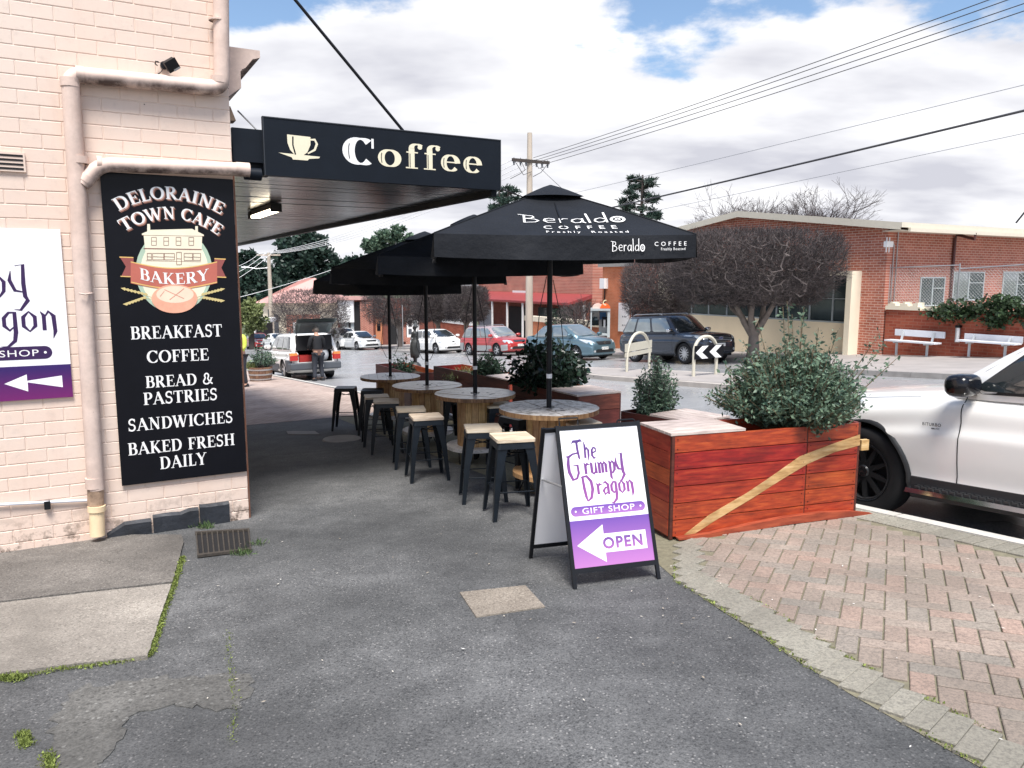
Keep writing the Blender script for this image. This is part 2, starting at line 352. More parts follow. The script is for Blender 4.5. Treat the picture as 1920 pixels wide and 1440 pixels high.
SAN = {   # thin hand-cut letters on the parasols
 'B': (.72, [([(.12,-.02),(.16,.78)], None), ([(-.05,.80),(.2,.76),(.45,.72),(.48,.58),(.38,.47),(.16,.42)], None), ([(.16,.42),(.5,.38),(.62,.22),(.5,.06),(.12,-.02)], None)], []),
 'e': (.52, [([(.06,.26),(.44,.30),(.42,.44),(.26,.52),(.10,.42),(.06,.22),(.18,.04),(.44,.06)], None)], []),
 'r': (.38, [([(.08,0),(.08,.5)], None), ([(.08,.32),(.2,.48),(.36,.46)], None)], []),
 'a': (.54, [([(.44,.40),(.28,.50),(.10,.38),(.06,.18),(.16,.03),(.32,.06),(.44,.24)], None), ([(.44,.50),(.44,.10),(.52,0)], None)], []),
 'l': (.20, [([(.06,1.0),(.10,0)], None)], []),
 'd': (.56, [([(.44,.36),(.28,.50),(.10,.38),(.06,.18),(.16,.03),(.32,.06),(.44,.20)], None), ([(.46,1.0),(.46,0)], None)], []),
 'o': (.56, [(arc(.27,.25,.22,.25,0,360,16), .10), (arc(.27,.25,.08,.09,0,360,8), .05)], []),
}
GOT = {   # pointed fantasy letters of the gift shop signs
 'T': (.62, [([(-.10,.84),(.02,.95),(.30,.94),(.52,.99),(.60,.90)], [.02,.09,.10,.09,.02]), ([(.24,.96),(.26,.5),(.32,.10),(.38,-.02)], [.10,.10,.09,.01])], []),
 'h': (.46, [([(.06,.92),(.10,.70),(.08,.06)], [.02,.09,.10]), ([(.08,.42),(.22,.58),(.32,.44),(.30,.16),(.22,-.14)], [.04,.09,.10,.09,.01])], []),
 'e': (.44, [([(.10,.30),(.32,.38),(.30,.52),(.18,.58),(.06,.44),(.05,.18),(.16,.02),(.32,.10)], [.05,.06,.08,.06,.10,.10,.08,.01])], []),
 'G': (.86, [([(.70,.98),(.60,1.14),(.34,1.10),(.10,.96),(.04,.60),(.06,.20),(.22,-.20),(.44,-.14),(.56,.12),(.54,.52),(.30,.54)], [.02,.06,.06,.09,.12,.12,.10,.08,.09,.09,.02]), ([(-.08,1.0),(.10,.96),(.34,1.10)], [.01,.09,.06])], []),
 'r': (.34, [([(.02,.62),(.10,.50),(.10,.04)], [.02,.10,.10]), ([(.10,.40),(.20,.56),(.34,.50)], [.04,.10,.02])], []),
 'u': (.42, [([(.02,.62),(.09,.54),(.09,.12),(.18,.02),(.32,.18)], [.02,.10,.10,.08,.03]), ([(.32,.60),(.32,.04)], [.05,.11])], []),
 'm': (.60, [([(.02,.62),(.09,.50),(.09,.02)], [.02,.10,.10]), ([(.09,.42),(.19,.58),(.27,.46),(.27,.04)], [.03,.09,.10,.10]), ([(.27,.42),(.38,.58),(.46,.46),(.46,.04)], [.03,.09,.10,.09])], []),
 'p': (.44, [([(.02,.64),(.10,.54),(.10,-.22),(.16,-.36)], [.02,.10,.09,.01]), ([(.10,.44),(.22,.60),(.34,.44),(.32,.16),(.20,.0),(.10,.10)], [.03,.08,.11,.10,.07,.03])], []),
 'y': (.44, [([(.02,.78),(-.02,.50),(.10,.18),(.28,.14)], [.02,.10,.09,.04]), ([(.14,.94),(.34,.98),(.32,.40),(.34,.0),(.40,-.12),(.20,-.42),(.04,-.40)], [.02,.09,.11,.11,.11,.07,.01])], []),
 'D': (.80, [([(-.04,1.0),(.10,.96),(.14,.40),(.20,-.02),(.26,-.26)], [.01,.09,.11,.10,.04]), ([(.08,.98),(.34,1.0),(.56,.72),(.60,.32),(.48,-.10),(.26,-.26)], [.05,.09,.11,.12,.10,.04])], []),
 'a': (.44, [([(.02,.56),(.18,.64),(.32,.50),(.32,.06),(.40,-.02)], [.02,.08,.10,.10,.02]), ([(.32,.36),(.16,.34),(.05,.20),(.12,.02),(.32,.14)], [.04,.07,.10,.08,.03])], []),
 'g': (.44, [([(.32,.60),(.18,.60),(.06,.44),(.06,.20),(.18,.06),(.32,.20)], [.05,.07,.10,.10,.07,.03]), ([(.32,.62),(.32,.0),(.28,-.26),(.10,-.44),(-.06,-.42)], [.09,.11,.10,.07,.01])], []),
 'o': (.44, [([(.20,.62),(.06,.46),(.06,.18),(.20,.02),(.34,.18),(.34,.46),(.20,.62)], [.05,.10,.10,.05,.10,.10,.05])], []),
 'n': (.48, [([(.02,.62),(.10,.50),(.10,.04)], [.02,.10,.10]), ([(.10,.42),(.22,.62),(.34,.48),(.36,.0),(.30,-.22)], [.03,.08,.11,.10,.01])], []),
 ' ': (.3, [], []),
}
def ribbon(pts, w, thick, thin):
    P = [Vector((a, b)) for a, b in pts]; n = len(P); closed = (P[0]-P[-1]).length < 1e-4
    Ls, Rs = [], []
    for i in range(n):
        a = P[i-1] if i > 0 else (P[-2] if closed else P[0]); b = P[i+1] if i < n-1 else (P[1] if closed else P[-1])
        d = (b-a); d = d.normalized() if d.length > 1e-7 else Vector((1, 0))
        if isinstance(w, (list, tuple)): hw = w[i]/2
        elif w is None: hw = (thin+(thick-thin)*abs(d.y)**1.4)/2
        else: hw = w/2
        nn = Vector((-d.y, d.x)); Ls.append(P[i]+nn*hw); Rs.append(P[i]-nn*hw)
    return Ls, Rs
def letters(mb, text, font, size, place, x0=0., y0=0., align='c', thick=.19, thin=.06, track=0., wscale=1., step=.00006, mi=0, wmul=1.):
    """place(x, y, d) -> 3d point; draws flat quads a hair apart so that no two strokes share a plane"""
    total = sum(font[c][0]*wscale+track for c in text)-track
    x = x0-(total*size/2 if align == 'c' else 0); k = 0
    for ch in text:
        adv, strokes, serifs = font[ch]
        def q(p, dd): return place(x+p[0]*size*wscale, y0+p[1]*size, dd)
        for pts, w in strokes:
            k += 1; dd = (k % 7)*step; Ls, Rs = ribbon(pts, [q_*wmul for q_ in w] if isinstance(w, list) else w, thick, thin)
            for i in range(len(Ls)-1): mb.poly([q(Ls[i], dd), q(Rs[i], dd), q(Rs[i+1], dd), q(Ls[i+1], dd)], mi)
        for (sx, sy, sw) in serifs:
            k += 1; dd = (k % 7)*step; ya, yb = (0, .05) if sy < .5 else (.95, 1.0)
            mb.poly([q((sx-sw/2, ya), dd), q((sx+sw/2, ya), dd), q((sx+sw/2, yb), dd), q((sx-sw/2, yb), dd)], mi)
        x += (adv*wscale+track)*size
    return total*size
_tc = {}
def bfont_tris(text, bold=0.0, space=1.0):
    key = (text, bold, space)
    if key in _tc: return _tc[key]
    cu = bpy.data.curves.new('lettering', 'FONT'); cu.body = text; cu.size = 1; cu.offset = bold; cu.space_character = space; cu.align_x = 'CENTER'; cu.resolution_u = 3
    o = bpy.data.objects.new('lettering', cu); COL.objects.link(o); me = bake(o)
    V = [(v.co.x, v.co.y) for v in me.vertices]; Fc = [tuple(p.vertices) for p in me.polygons]
    bpy.data.objects.remove(o); bpy.data.curves.remove(cu); bpy.data.meshes.remove(me)
    _tc[key] = (V, Fc); return V, Fc
def sans(mb, text, size, place, x0, y0, bold=0, space=1.0, mi=0, width=None, d=0):
    V, Fc = bfont_tris(text, bold, space); sx = size
    if width: ws = max(a for a, b in V)-min(a for a, b in V); sx = width/ws
    b = len(mb.v); mb.v += [tuple(place(x0+a*sx, y0+c*size, d)) for a, c in V]
    for f in Fc: mb.f.append(tuple(b+i for i in f)); mb.m.append(mi)
def plane_place(O, Rv, Uv, Nv, base=.002):
    O, Rv, Uv, Nv = Vector(O), Vector(Rv), Vector(Uv), Vector(Nv)
    return lambda x, y, d=0: O+Rv*x+Uv*y+Nv*(base+d)
def flat(mb, place, pts, d=0, mi=0): mb.poly([place(a, b, d) for a, b in pts], mi)
def print_obj(name, mb, mats, parent):
    me = bpy.data.meshes.new(name); me.from_pydata(mb.v, [], mb.f)
    if not isinstance(mats, (list, tuple)): mats = [mats]
    for m in mats: me.materials.append(m)
    me.polygons.foreach_set('material_index', mb.m); me.update()
    return link(name, me, parent)

M['wht'] = simple('white_print', (.86,.86,.85), .5, var=.02)
M['cream_print'] = simple('cream_print', (.80,.74,.55), .5, var=.04)
M['blackgloss'] = simple('black_sign', (.0045,.005,.008), .35, var=.2, spec=.22)
M['blacksign2'] = simple('awning_sign_black', (.0065,.010,.016), .5, var=.2, spec=.2)
M['shadowprint'] = simple('brown_print', (.22,.09,.06), .5)
M['bm'] = simple('black_metal', (.0065,.0075,.010), .45, var=.3, spec=.3)
M['steel'] = simple('galvanised_steel', (.45,.46,.47), .4, metal=.7, var=.1)
M['cream'] = simple('cream_render', (.80,.64,.42), .8, var=.07, scale=2, bmp=.1)
def purple(name, z0, z1, c0, c1):
    m, t, p = newmat(name); s = t.nodes.new('ShaderNodeSeparateXYZ'); t.links.new(tcoord(t), s.inputs[0])
    mr = t.nodes.new('ShaderNodeMapRange'); mr.inputs['From Min'].default_value = z0; mr.inputs['From Max'].default_value = z1; t.links.new(s.outputs['Z'], mr.inputs[0])
    t.links.new(mixc(t, mr.outputs[0], c0, c1), p.inputs['Base Color']); p.inputs['Roughness'].default_value = .4; return m

# ---------------------------------------------------------------- the ground
def sheet(name, stpts, off, mat, label=None, thick=0):
    mb = MB(); pts = [Wd(s, t, off=off) for s, t in stpts]
    if thick: mb.prism([p-Vector((0,0,thick)) for p in pts], (0,0,thick))
    else: mb.poly(pts)
    return mb.build(name, mat, kind='structure', label=label)
mb = MB()
for s0, s1 in ((-400,-10),(-10,160)):
    mb.poly([Wd(s0,-500,off=-.3), Wd(s0,500,off=-.3), Wd(s1,500,off=-.3), Wd(s1,-500,off=-.3)])
mb.poly([Wd(160,-500,off=-.3), Wd(160,500,off=-.3), Wd(900,900,z=gz(160)-.3), Wd(900,-900,z=gz(160)-.3)])
mb.build('ground', M['terrain'], kind='structure')
def strip(name, t0, t1, s0, s1, off, mat, thick=.2):
    mb = MB(); cuts = [s0]+([-10] if s0 < -10 < s1 else [])+[s1]
    for a, b in zip(cuts, cuts[1:]):
        P = [Wd(a,t0,off=off), Wd(a,t1,off=off), Wd(b,t1,off=off), Wd(b,t0,off=off)]
        mb.hexa([p-Vector((0,0,thick)) for p in P]+P)
    return mb.build(name, mat, kind='structure')
strip('road', 5.0, 26, -40, 160, -.13, M['road'], .15)
# near footpath with its kerb line (steps out by the parked cars further down)
kl = [(-40,5.34),(11.0,5.34),(13.2,5.86),(150,5.86)]
def footstrip(name, edge, tin, off, mat, thick):
    mb = MB(); pts = []
    for (sa, ta), (sb, tb) in zip(edge, edge[1:]):
        segs = [(sa, ta)]
        if sa < -10 < sb: segs.append((-10, ta+(tb-ta)*(-10-sa)/(sb-sa)))
        segs.append((sb, tb))
        for (a, x), (b, y) in zip(segs, segs[1:]):
            P = [Wd(a,tin,off=off), Wd(a,x,off=off), Wd(b,y,off=off), Wd(b,tin,off=off)]; mb.hexa([p-Vector((0,0,thick)) for p in P]+P)
    return mb.build(name, mat, kind='structure')
footstrip('near_footpath', kl, -60, 0, M['asph'], .2)
footstrip('far_footpath', [(-40,18.3),(16.2,18.3),(17.6,20.9),(43,20.9),(44,18.2),(47.5,18.2),(48.5,20.9),(150,20.9)], 60, 0, M['farconc'], .2)
# kerb stones
def kerbrow(name, edge, w, step, mat, off=.012, smin=-4, smax=40):
    root = thing(name, None, None); del_keys = None
    root['kind'] = 'structure'
    for (sa, ta), (sb, tb) in zip(edge, edge[1:]):
        a0, b0 = max(sa, smin), min(sb, smax)
        if b0 <= a0: continue
        n = max(1, int(round((b0-a0)/step)))
        for i in range(n):
            s0 = a0+(b0-a0)*i/n+.006; s1 = a0+(b0-a0)*(i+1)/n-.006
            f = lambda s: ta+(tb-ta)*(s-sa)/(sb-sa)
            P = [Wd(s0,f(s0)-.001,off=off), Wd(s0,f(s0)+w,off=off), Wd(s1,f(s1)+w,off=off), Wd(s1,f(s1)-.001,off=off)]
            MB().hexa([p-Vector((0,0,.26)) for p in P]+P).build('kerb_stone', mat, root)
    return root
kerbrow('near_kerb', kl, .11, 1.2, M['kerb'], smax=60)
kerbrow('far_kerb', [(5,18.15),(16.2,18.15),(17.6,20.75),(43,20.75),(44,18.05),(47.5,18.05),(48.5,20.75),(90,20.75)], .15, 2.4, M['kerbd'], smin=5, smax=90)
# pink paving further down the near footpath, and the far strip beside the building
sheet('far_paving', [(13.2,1.2),(13.2,5.8),(90,5.8),(90,1.2)], .004, M['farpave'])
# pavers in the foreground: herringbone field and grey border rows
EDGE = sorted([tuple(ST(on_g(*q))) for q in ((1264,1090),(1346,1139),(1440,1201),(1530,1264),(1690,1356),(1845,1443),(2100,1580))]); print('edge', EDGE)
edge_px = [(1245,1085),(1400,1190),(1520,1290),(1680,1350),(1850,1440)]
def e_t(s):   # inner boundary of the brick field as a function of s
    if s <= EDGE[0][0]: return EDGE[0][1]+.225
    for (sa, ta), (sb, tb) in zip(EDGE, EDGE[1:]):
        if s <= sb: return ta+(tb-ta)*(s-sa)/(sb-sa)+.225
    return EDGE[-1][1]+.225+(s-EDGE[-1][0])*.9
pav = thing('brick_paving', None, None); pav['kind'] = 'structure'
base_pts = [(.2, e_t(.2)-.23)]+[(s, e_t(s)-.23) for s in (.6, 1, 1.4, 1.9, 2.3, 2.6, 3.0, 3.4)]+[(4.6,3.5),(13.2,3.9),(13.2,5.30),(.2,5.30)]
mb = MB(); mb.poly([Wd(s, t, off=.003) for s, t in base_pts]); mb.build('grout_bed', M['grout'], pav)
PW, PL, GAP = .0945, .1965, .0080
def paver_mesh(w, l, name='paver', jag=0):
    mb = MB(); b = .004; z1 = .010
    P0 = [(-l/2,-w/2),(l/2,-w/2),(l/2,w/2),(-l/2,w/2)]; P1 = [(-l/2+b,-w/2+b),(l/2-b,-w/2+b),(l/2-b,w/2-b),(-l/2+b,w/2-b)]
    V = [(x,y,-.02) for x,y in P0]+[(x,y,z1-b*.8) for x,y in P0]+[(x,y,z1) for x,y in P1]
    mb.v = V; mb.f = [(0,1,5,4),(1,2,6,5),(2,3,7,6),(3,0,4,7),(4,5,9,8),(5,6,10,9),(6,7,11,10),(7,4,8,11),(8,9,10,11)]; mb.m = [0]*9
    return mb
pm = paver_mesh(PW, PL).mesh('paver', M['paver']); pmg = paver_mesh(.0985, .232).mesh('border_paver', M['paverg'])
TILT = Matrix.Rotation(0, 3, 'X')
def put_paver(me, s, t, ang, name='paver', dz=0):
    p = Wd(s, t, off=.003+dz); 
    o = link(name, me, pav, p)
    # local x axis along 'ang' in (t,s) plane, tilted to the slope
    ex = VT*math.cos(ang)+(US-Vector((0,0,SLOPE)))*math.sin(ang); ey = (US-Vector((0,0,SLOPE)))*math.cos(ang)-VT*math.sin(ang)
    ex.normalize(); ez = ex.cross(ey).normalized(); ey = ez.cross(ex)
    m3 = Matrix((ex, ey, ez)).transposed() @ Matrix.Rotation(random.uniform(-.012,.012), 3, 'X') @ Matrix.Rotation(random.uniform(-.012,.012), 3, 'Y')
    o.rotation_euler = m3.to_euler(); return o
# herringbone cells: pairs (one along, one across) on a lattice turned a little from the kerb
cand = []; U_ = PW+GAP; th = R(34)
for i in range(-70, 70):
    for j in range(-70, 70):
        for kind in (0, 1):
            # classic 90 degree herringbone: step (1,1) and (2,-2) of the half brick
            bx = i*U_+j*2*U_; by = i*U_-j*2*U_
            if kind == 0: x, y, a = bx+U_, by+.5*U_, 0
            else: x, y, a = bx+.5*U_, by+2*U_-0*U_, math.pi/2
            X = x*math.cos(th)-y*math.sin(th)+4.3; Y = x*math.sin(th)+y*math.cos(th)+2.6
            cand.append((Y, X, a+th))
sel = []
for (s, t, a) in cand:
    if .35 < s < 12.9 and e_t(s)-.01 < t < 5.03 and not (s > 3.9 and t < 3.9+0*(s)): 
        sel.append((s, t, a))
# visible ones first: nearest to the camera but within the frame
def vis(s, t):
    p = Wd(s, t); d = p.y*math.cos(PITCH)-(p.z-EYE)*math.sin(PITCH); 
    if d < .5: return False
    px = 960+1442*p.x/d; py = 720-1442*((p.z-EYE)*math.cos(PITCH)+p.y*math.sin(PITCH))/d
    return 1150 < px < 2000 and py < 1500 and py > 930
near = sorted([q for q in sel if vis(q[0], q[1])], key=lambda q: Wd(q[0], q[1]).y)
rest = [q for q in sel if not vis(q[0], q[1]) and (q[0] < 5)]
for q in near[:292]: put_paver(pm, *q)
mb = MB()
for (s, t, a) in near[292:]+rest:
    q = paver_mesh(PW, PL); b = len(mb.v); p0 = Wd(s, t, off=.003)
    for (x, y, z) in q.v:
        X = x*math.cos(a)-y*math.sin(a); Y = x*math.sin(a)+y*math.cos(a); w = Wd(s+Y, t+X, off=.003+z); mb.v.append(tuple(w))
    mb.f += [tuple(b+i for i in f) for f in q.f]; mb.m += [0]*len(q.f)
o = mb.build('paver_field', M['paver'], pav); o['kind'] = 'stuff'
s = .45; nb = 0
while s < 3.9:
    t = e_t(s)-.105; put_paver(pmg, s, t, R(14), 'border_paver', .003); s += .1065; nb += 1
s = .9
while s < 12.8:
    put_paver(pmg, s, 5.20, 0, 'border_paver', .001) if s < 6.5 else None; s += .1065
# concrete ramp slab at the lower left with its darker upper half, moss along its edges
def gp(px, py, off=0): return on_g(px, py, off)
def slab(name, pxs, off, mat, thick=.04, **kw):
    P0 = [gp(x, y, off) for x, y in pxs]; rag = kw.pop('rag', .006); P = []
    for i, p in enumerate(P0):
        q = P0[(i+1) % len(P0)]; m = max(1, int((q-p).length/.03)); P += [p.lerp(q, k/m)+(US*noise.noise(p.lerp(q, k/m)*19)+VT*noise.noise(p.lerp(q, k/m)*23+Vector((5,0,0))))*rag for k in range(m)]
    mb = MB(); mb.prism([p-Vector((0,0,thick)) for p in P], (0,0,thick)); return mb.build(name, mat, **kw)
slab('concrete_ramp', [(-700,1170),(-700,1370),(0,1262),(120,1246),(277,1229),(305,1140),(322,1094),(170,1110),(0,1130)], .022, M['conc'], kind='structure')
slab('concrete_gutter_slab', [(-700,1060),(-700,1166),(0,1127),(170,1107),(323,1090),(345,1015),(340,1002),(160,1002),(0,1000)], .018, M['concd'], kind='structure')
slab('asphalt_patch', [(110,1325),(150,1285),(330,1268),(470,1262),(470,1300),(440,1330),(300,1325),(245,1340),(200,1420),(180,1480),(60,1480),(95,1390)], .005, M['asph_rough'], kind='structure', rag=.05)
# ---------------------------------------------------------------- cafe building on the left
def painted(name, col, brick=True, soot=False):
    m, t, p = newmat(name); vec = tcoord(t, True)
    a = tnoise(t, 1.2, 5, .6, vec); b = tnoise(t, 14, 5, .7, vec)
    c = mixc(t, ramp(t, a, [(.35, (0,0,0)), (.65, (1,1,1))]), col, tuple(min(1, q*f) for q, f in zip(col, (1.0,.95,.92))))
    c = mixc(t, math_n('MULTIPLY', ramp(t, b, [(.55, (0,0,0)), (.72, (1,1,1))]), .35, tree=t), c, tuple(q*.72 for q in col)); c = mixc(t, math_n('MULTIPLY', ramp(t, tnoise(t, 3.5, 5, .7, vec, (2.2,2.2,.22)), [(.55, (0,0,0)), (.75, (1,1,1))]), .28, tree=t), c, tuple(q*f for q, f in zip(col, (.80,.66,.62))))
    # dirt and blistering low down, and chipped spots
    s = t.nodes.new('ShaderNodeSeparateXYZ'); t.links.new(vec, s.inputs[0])
    low = t.nodes.new('ShaderNodeMapRange'); low.inputs['From Min'].default_value = -.12; low.inputs['From Max'].default_value = -.42; t.links.new(s.outputs['Z'], low.inputs[0])
    lo = math_n('MULTIPLY', low.outputs[0], ramp(t, tnoise(t, 9, 5, .7, vec), [(.5, (0,0,0)), (.62, (1,1,1))]), tree=t)
    c = mixc(t, lo, c, (.12,.09,.07))
    sp = tnoise(t, 26, 2, .5, vec); c = mixc(t, ramp(t, sp, [(.785, (0,0,0)), (.795, (1,1,1))]), c, (.10,.06,.05))
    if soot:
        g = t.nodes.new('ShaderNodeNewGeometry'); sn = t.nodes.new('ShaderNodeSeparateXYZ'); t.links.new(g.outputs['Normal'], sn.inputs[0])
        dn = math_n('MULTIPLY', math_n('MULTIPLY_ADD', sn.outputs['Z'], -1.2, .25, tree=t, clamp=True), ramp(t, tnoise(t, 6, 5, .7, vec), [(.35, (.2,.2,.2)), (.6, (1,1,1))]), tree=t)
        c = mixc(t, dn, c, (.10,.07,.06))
    t.links.new(c, p.inputs['Base Color']); p.inputs['Roughness'].default_value = .7; p.inputs['Specular IOR Level'].default_value = .25
    bump(t, p, math_n('ADD', b, a, tree=t), .25, .004); return m
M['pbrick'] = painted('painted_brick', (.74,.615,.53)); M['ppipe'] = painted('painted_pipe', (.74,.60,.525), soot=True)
M['stone'] = simple('bluestone', (.022,.026,.034), .6, var=.5, scale=9, bmp=.6, bscale=20, spec=.6)
SW = 6.55
def LW(t, z, out=0.0): return Wd(SW-out, t, z)           # point on the lane wall, 'out' towards the camera
Nl = -US
bld = thing('cafe_building', 'cream painted brick cafe building at the left with drainpipes and black awning', 'building', Wd(SW, 1.17, -.43), ANG)
# local frame of the building: x across (t-1.17), y along the street (s-SW), z above base
def BL(t, z, out=0.): return (t-1.17, -out, z+.43)
mb = MB(); mb.box(-14, 0, -.0025, 13.5, -.9, 7.2); mb.build('wall', M['pbrick'], bld)
# bricks of the lane wall, those in view each its own
bl, bh, jt = .252, .0935, .0045
pb = []
for v in range(6):
    q = MB(); b = .004; w, h = bl/2, bh/2; dpt = .018
    r = [random.uniform(-.0025,.0025) for _ in range(8)]
    V = [(-w,0,-h),(w,0,-h),(w,0,h),(-w,0,h)]+[(x,-dpt+.004,z) for x, z in ((-w,-h),(w,-h),(w,h),(-w,h))]+[(x*(1-b/w)+r[i],-dpt-abs(r[i+4])*.5,z*(1-b/h)+r[i+4]*.5) for i, (x, z) in enumerate(((-w,-h),(w,-h),(w,h),(-w,h)))]
    q.v = V; q.f = [(0,1,5,4),(1,2,6,5),(2,3,7,6),(3,0,4,7),(4,5,9,8),(5,6,10,9),(6,7,11,10),(7,4,8,11),(8,9,10,11)]; q.m = [0]*9
    pb.append(q)
pbm = [q.mesh('brick', M['pbrick']) for q in pb]; half = []
vis_b, hid_b = [], []
row = 0; z = -.40
while z < 6.0:
    off = (bl+jt)/2 if row % 2 else 0
    t = 1.17-bl/2-.001-(0 if not row % 2 else 0)
    k = 0
    # header at the corner on odd rows
    xs = []
    if row % 2: xs.append((1.17-(bl/2-jt)/2-.001, .5)); t = 1.17-bl/2-(bl+jt)/2
    while t > -1.7: xs.append((t, 1.0)); t -= bl+jt
    for (tt, sc) in xs:
        if (.30 < tt < 1.04 and .12 < z < 2.28) or (tt < -.22 and .80 < z < 1.84): continue
        (vis_b if (tt > -.80 and z < 3.95) else hid_b).append((tt, z, sc))
    z += bh+jt; row += 1
print('wall bricks', len(vis_b), len(hid_b))
for (tt, zz, sc) in vis_b[:300]:
    o = link('brick', random.choice(pbm), bld, BL(tt, zz, 0)); o.scale = (sc, 1, 1); o.location.y = .012
mb = MB()
for (tt, zz, sc) in hid_b+vis_b[300:]:
    q = random.choice(pb); b = len(mb.v); L0 = BL(tt, zz)
    mb.v += [(x*sc+L0[0], y+.012, z_+L0[2]) for x, y, z_ in q.v]; mb.f += [tuple(b+i for i in f) for f in q.f]; mb.m += [0]*len(q.f)
o = mb.build('brick_field', M['pbrick'], bld); o['kind'] = 'stuff'
# bluestone footings
fs = [(200,285,975,988,992),(287,373,962,965,986),(375,430,953,955,982)]
for i, (xa, xb, za, zb_, zc_) in enumerate(fs):
    A0 = on_s(xa, zc_, SW); B0 = on_s(xb, zb_+20, SW); ta, tb = ST(A0)[1], ST(B0)[1]; h0 = .13+.03*i
    mb = MB(); n = 5; ring = []
    for k in range(n+1):
        f = k/n; ring.append((ta+(tb-ta)*f, -.43+(h0*(.45+.55*min(1, f*2.5)) if i == 0 else h0+random.uniform(-.012,.012))))
    pts = [BL(tt, zz, .012) for tt, zz in ring]; pts2 = [BL(tt, zz-.02, .035+random.uniform(0,.012)) for tt, zz in ring]; pts3 = [BL(tt, -.46, .03) for tt, zz in ring]
    for k in range(n):
        mb.poly([pts[k], pts[k+1], pts2[k+1], pts2[k]]); mb.poly([pts2[k], pts2[k+1], pts3[k+1], pts3[k]])
    mb.poly([pts[0], pts2[0], pts3[0]]); mb.poly([pts[n], pts3[n], pts2[n]])
    mb.build('footing_stone', M['stone'], bld)
# drainpipes
def pipe(name, pp, r, mat, parent, collars=(), out=.075):
    mb = MB(); pts = []
    P = [BL(ST(on_s(x, y, SW-out))[1], on_s(x, y, SW-out).z, out) for x, y in pp]; P = [Vector(p) for p in P]
    for i, p in enumerate(P):
        if 0 < i < len(P)-1:
            a = (P[i-1]-p).normalized(); b = (P[i+1]-p).normalized(); rr = .085
            for k in range(6):
                f = k/5; pts.append((p+a*rr)*(1-f)**2+p*2*f*(1-f)+(p+b*rr)*f*f)
        else: pts.append(p)
    mb.tube(pts, r, 16); o = mb.build(name, mat, parent, smooth=40)
    for (x, y, dx, dy, ln) in collars:
        c = Vector(BL(ST(on_s(x, y, SW-out))[1], on_s(x, y, SW-out).z, out)); d = Vector((dx, 0, dy)).normalized()
        MB().tube([c-d*ln/2, c+d*ln/2], r*1.07, 16).build('collar', mat, o, smooth=40)
    return o
pr = .058
pA = pipe('drainpipe', [(410,-420),(416,166),(131,139),(180,918)], pr, M['ppipe'], bld, [(407,38,0,1,.012),(411,150,0,1,.05),(150,141,1,0,.05),(131,155,0,1,.06),(148,300,0,1,.05),(177,905,0,1,.08)])
pB = pipe('branch_drainpipe', [(154,346),(187,308),(462,318)], .052, M['ppipe'], bld, [(162,336,.6,.8,.05),(186,307,1,0,.03),(455,318,1,0,.10)], out=.078)
# lower end: iron stub in a clay socket
def wl(x, y, out): p = on_s(x, y, SW-out); return Vector(BL(ST(p)[1], p.z, out))
M['clay'] = simple('clay_socket', (.85,.66,.42), .6, var=.12, scale=12)
M['rustpipe'] = simple('weathered_iron', (.32,.22,.15), .7, var=.8, scale=14)
MB().tube([wl(179,916,.075), wl(180,955,.075)], .056, 16).build('pipe_stub', M['rustpipe'], bld, smooth=40)
c0, c1 = wl(181,948,.085), wl(183,1004,.085)
mb = MB().tube([c0, c0+(c1-c0)*.18, c0+(c1-c0)*.2, c1], [.062,.062,.052,.052], 16); mb.build('clay_socket', M['clay'], bld, smooth=40)
MB().tube([wl(148,550,.16), wl(160,552,.17), wl(172,550,.10), wl(175,549,.01)], .006, 6).build('pipe_bracket', M['ppipe'], bld)
MB().tube([wl(-60,949,.03), wl(163,938,.03)], .011, 8).build('conduit', simple('conduit_white', (.7,.72,.78), .4), bld, smooth=40)
MB().box(-.02,.02,-.05,-.01,-.03,.03, M=Matrix.Translation(wl(89,945,.0))).build('conduit_clip', M['bm'], bld)
# air vent
v = thing('air_vent', 'slotted cream air vent in the wall at the left edge above the white sign', 'vent', wl(0,0,0)*0+Wd(SW-.02, ST(on_s(46,288,SW-.02))[1], on_s(46,323,SW-.02).z), ANG)
h = on_s(46,287,SW).z-on_s(46,323,SW).z
MB().box(-.30,0,-.006,.02,0,h).build('vent_frame', M['pbrick'], v)
for k in range(4):
    z0 = h*(.10+k*.225)
    MB().box(-.29,-.012,-.009,-.003,z0,z0+h*.105).build('slot', simple('vent_dark', (.01,.01,.012), .9) if k == 0 else bpy.data.materials['vent_dark'], v)
# spotlight
sp = on_s(310,118,SW-.1); tl = thing('spotlight', 'small black spotlight with dangling cable fixed high on the cream wall', 'spotlight', Wd(SW, ST(sp)[1], sp.z), ANG)
mb = MB(); mb.tube([(0,-.012,0),(0,-.045,0)], .035, 14); mb.tube([(0,-.04,0),(.03,-.10,-.01)], .012, 8); mb.build('mount', M['bm'], tl, smooth=40)
Mh = Matrix.Translation((.045,-.13,-.01)) @ Matrix.Rotation(R(-35), 4, 'Y') @ Matrix.Rotation(R(25), 4, 'X')
mb = MB(); mb.box(-.05,.05,-.03,.03,-.045,.045, M=Mh); mb.box(-.056,.056,-.042,-.03,-.05,.05, M=Mh); mb.build('lamp_head', M['bm'], tl)
MB().box(-.012,.05,-.05,-.043,-.052,-.038, M=Mh).build('chrome_clip', M['steel'], tl)
MB().tube([(-.05,-.05,.02),(-.075,-.06,.02),(-.08,-.05,0),(-.06,-.05,-.015)], .006, 6).build('knob', M['bm'], tl)
mb = MB().tube([(-.01,-.03,-.03),(-.03,-.03,-.06),(-.06,-.02,-.085),(-.065,-.02,-.11)], .0035, 6); mb.tube([(-.02,-.03,-.05),(-.045,-.02,-.075),(-.085,-.02,-.10),(-.09,-.015,-.12)], .0035, 6); mb.build('cable', M['bm'], tl)
tl.scale = (.8,.8,.8)
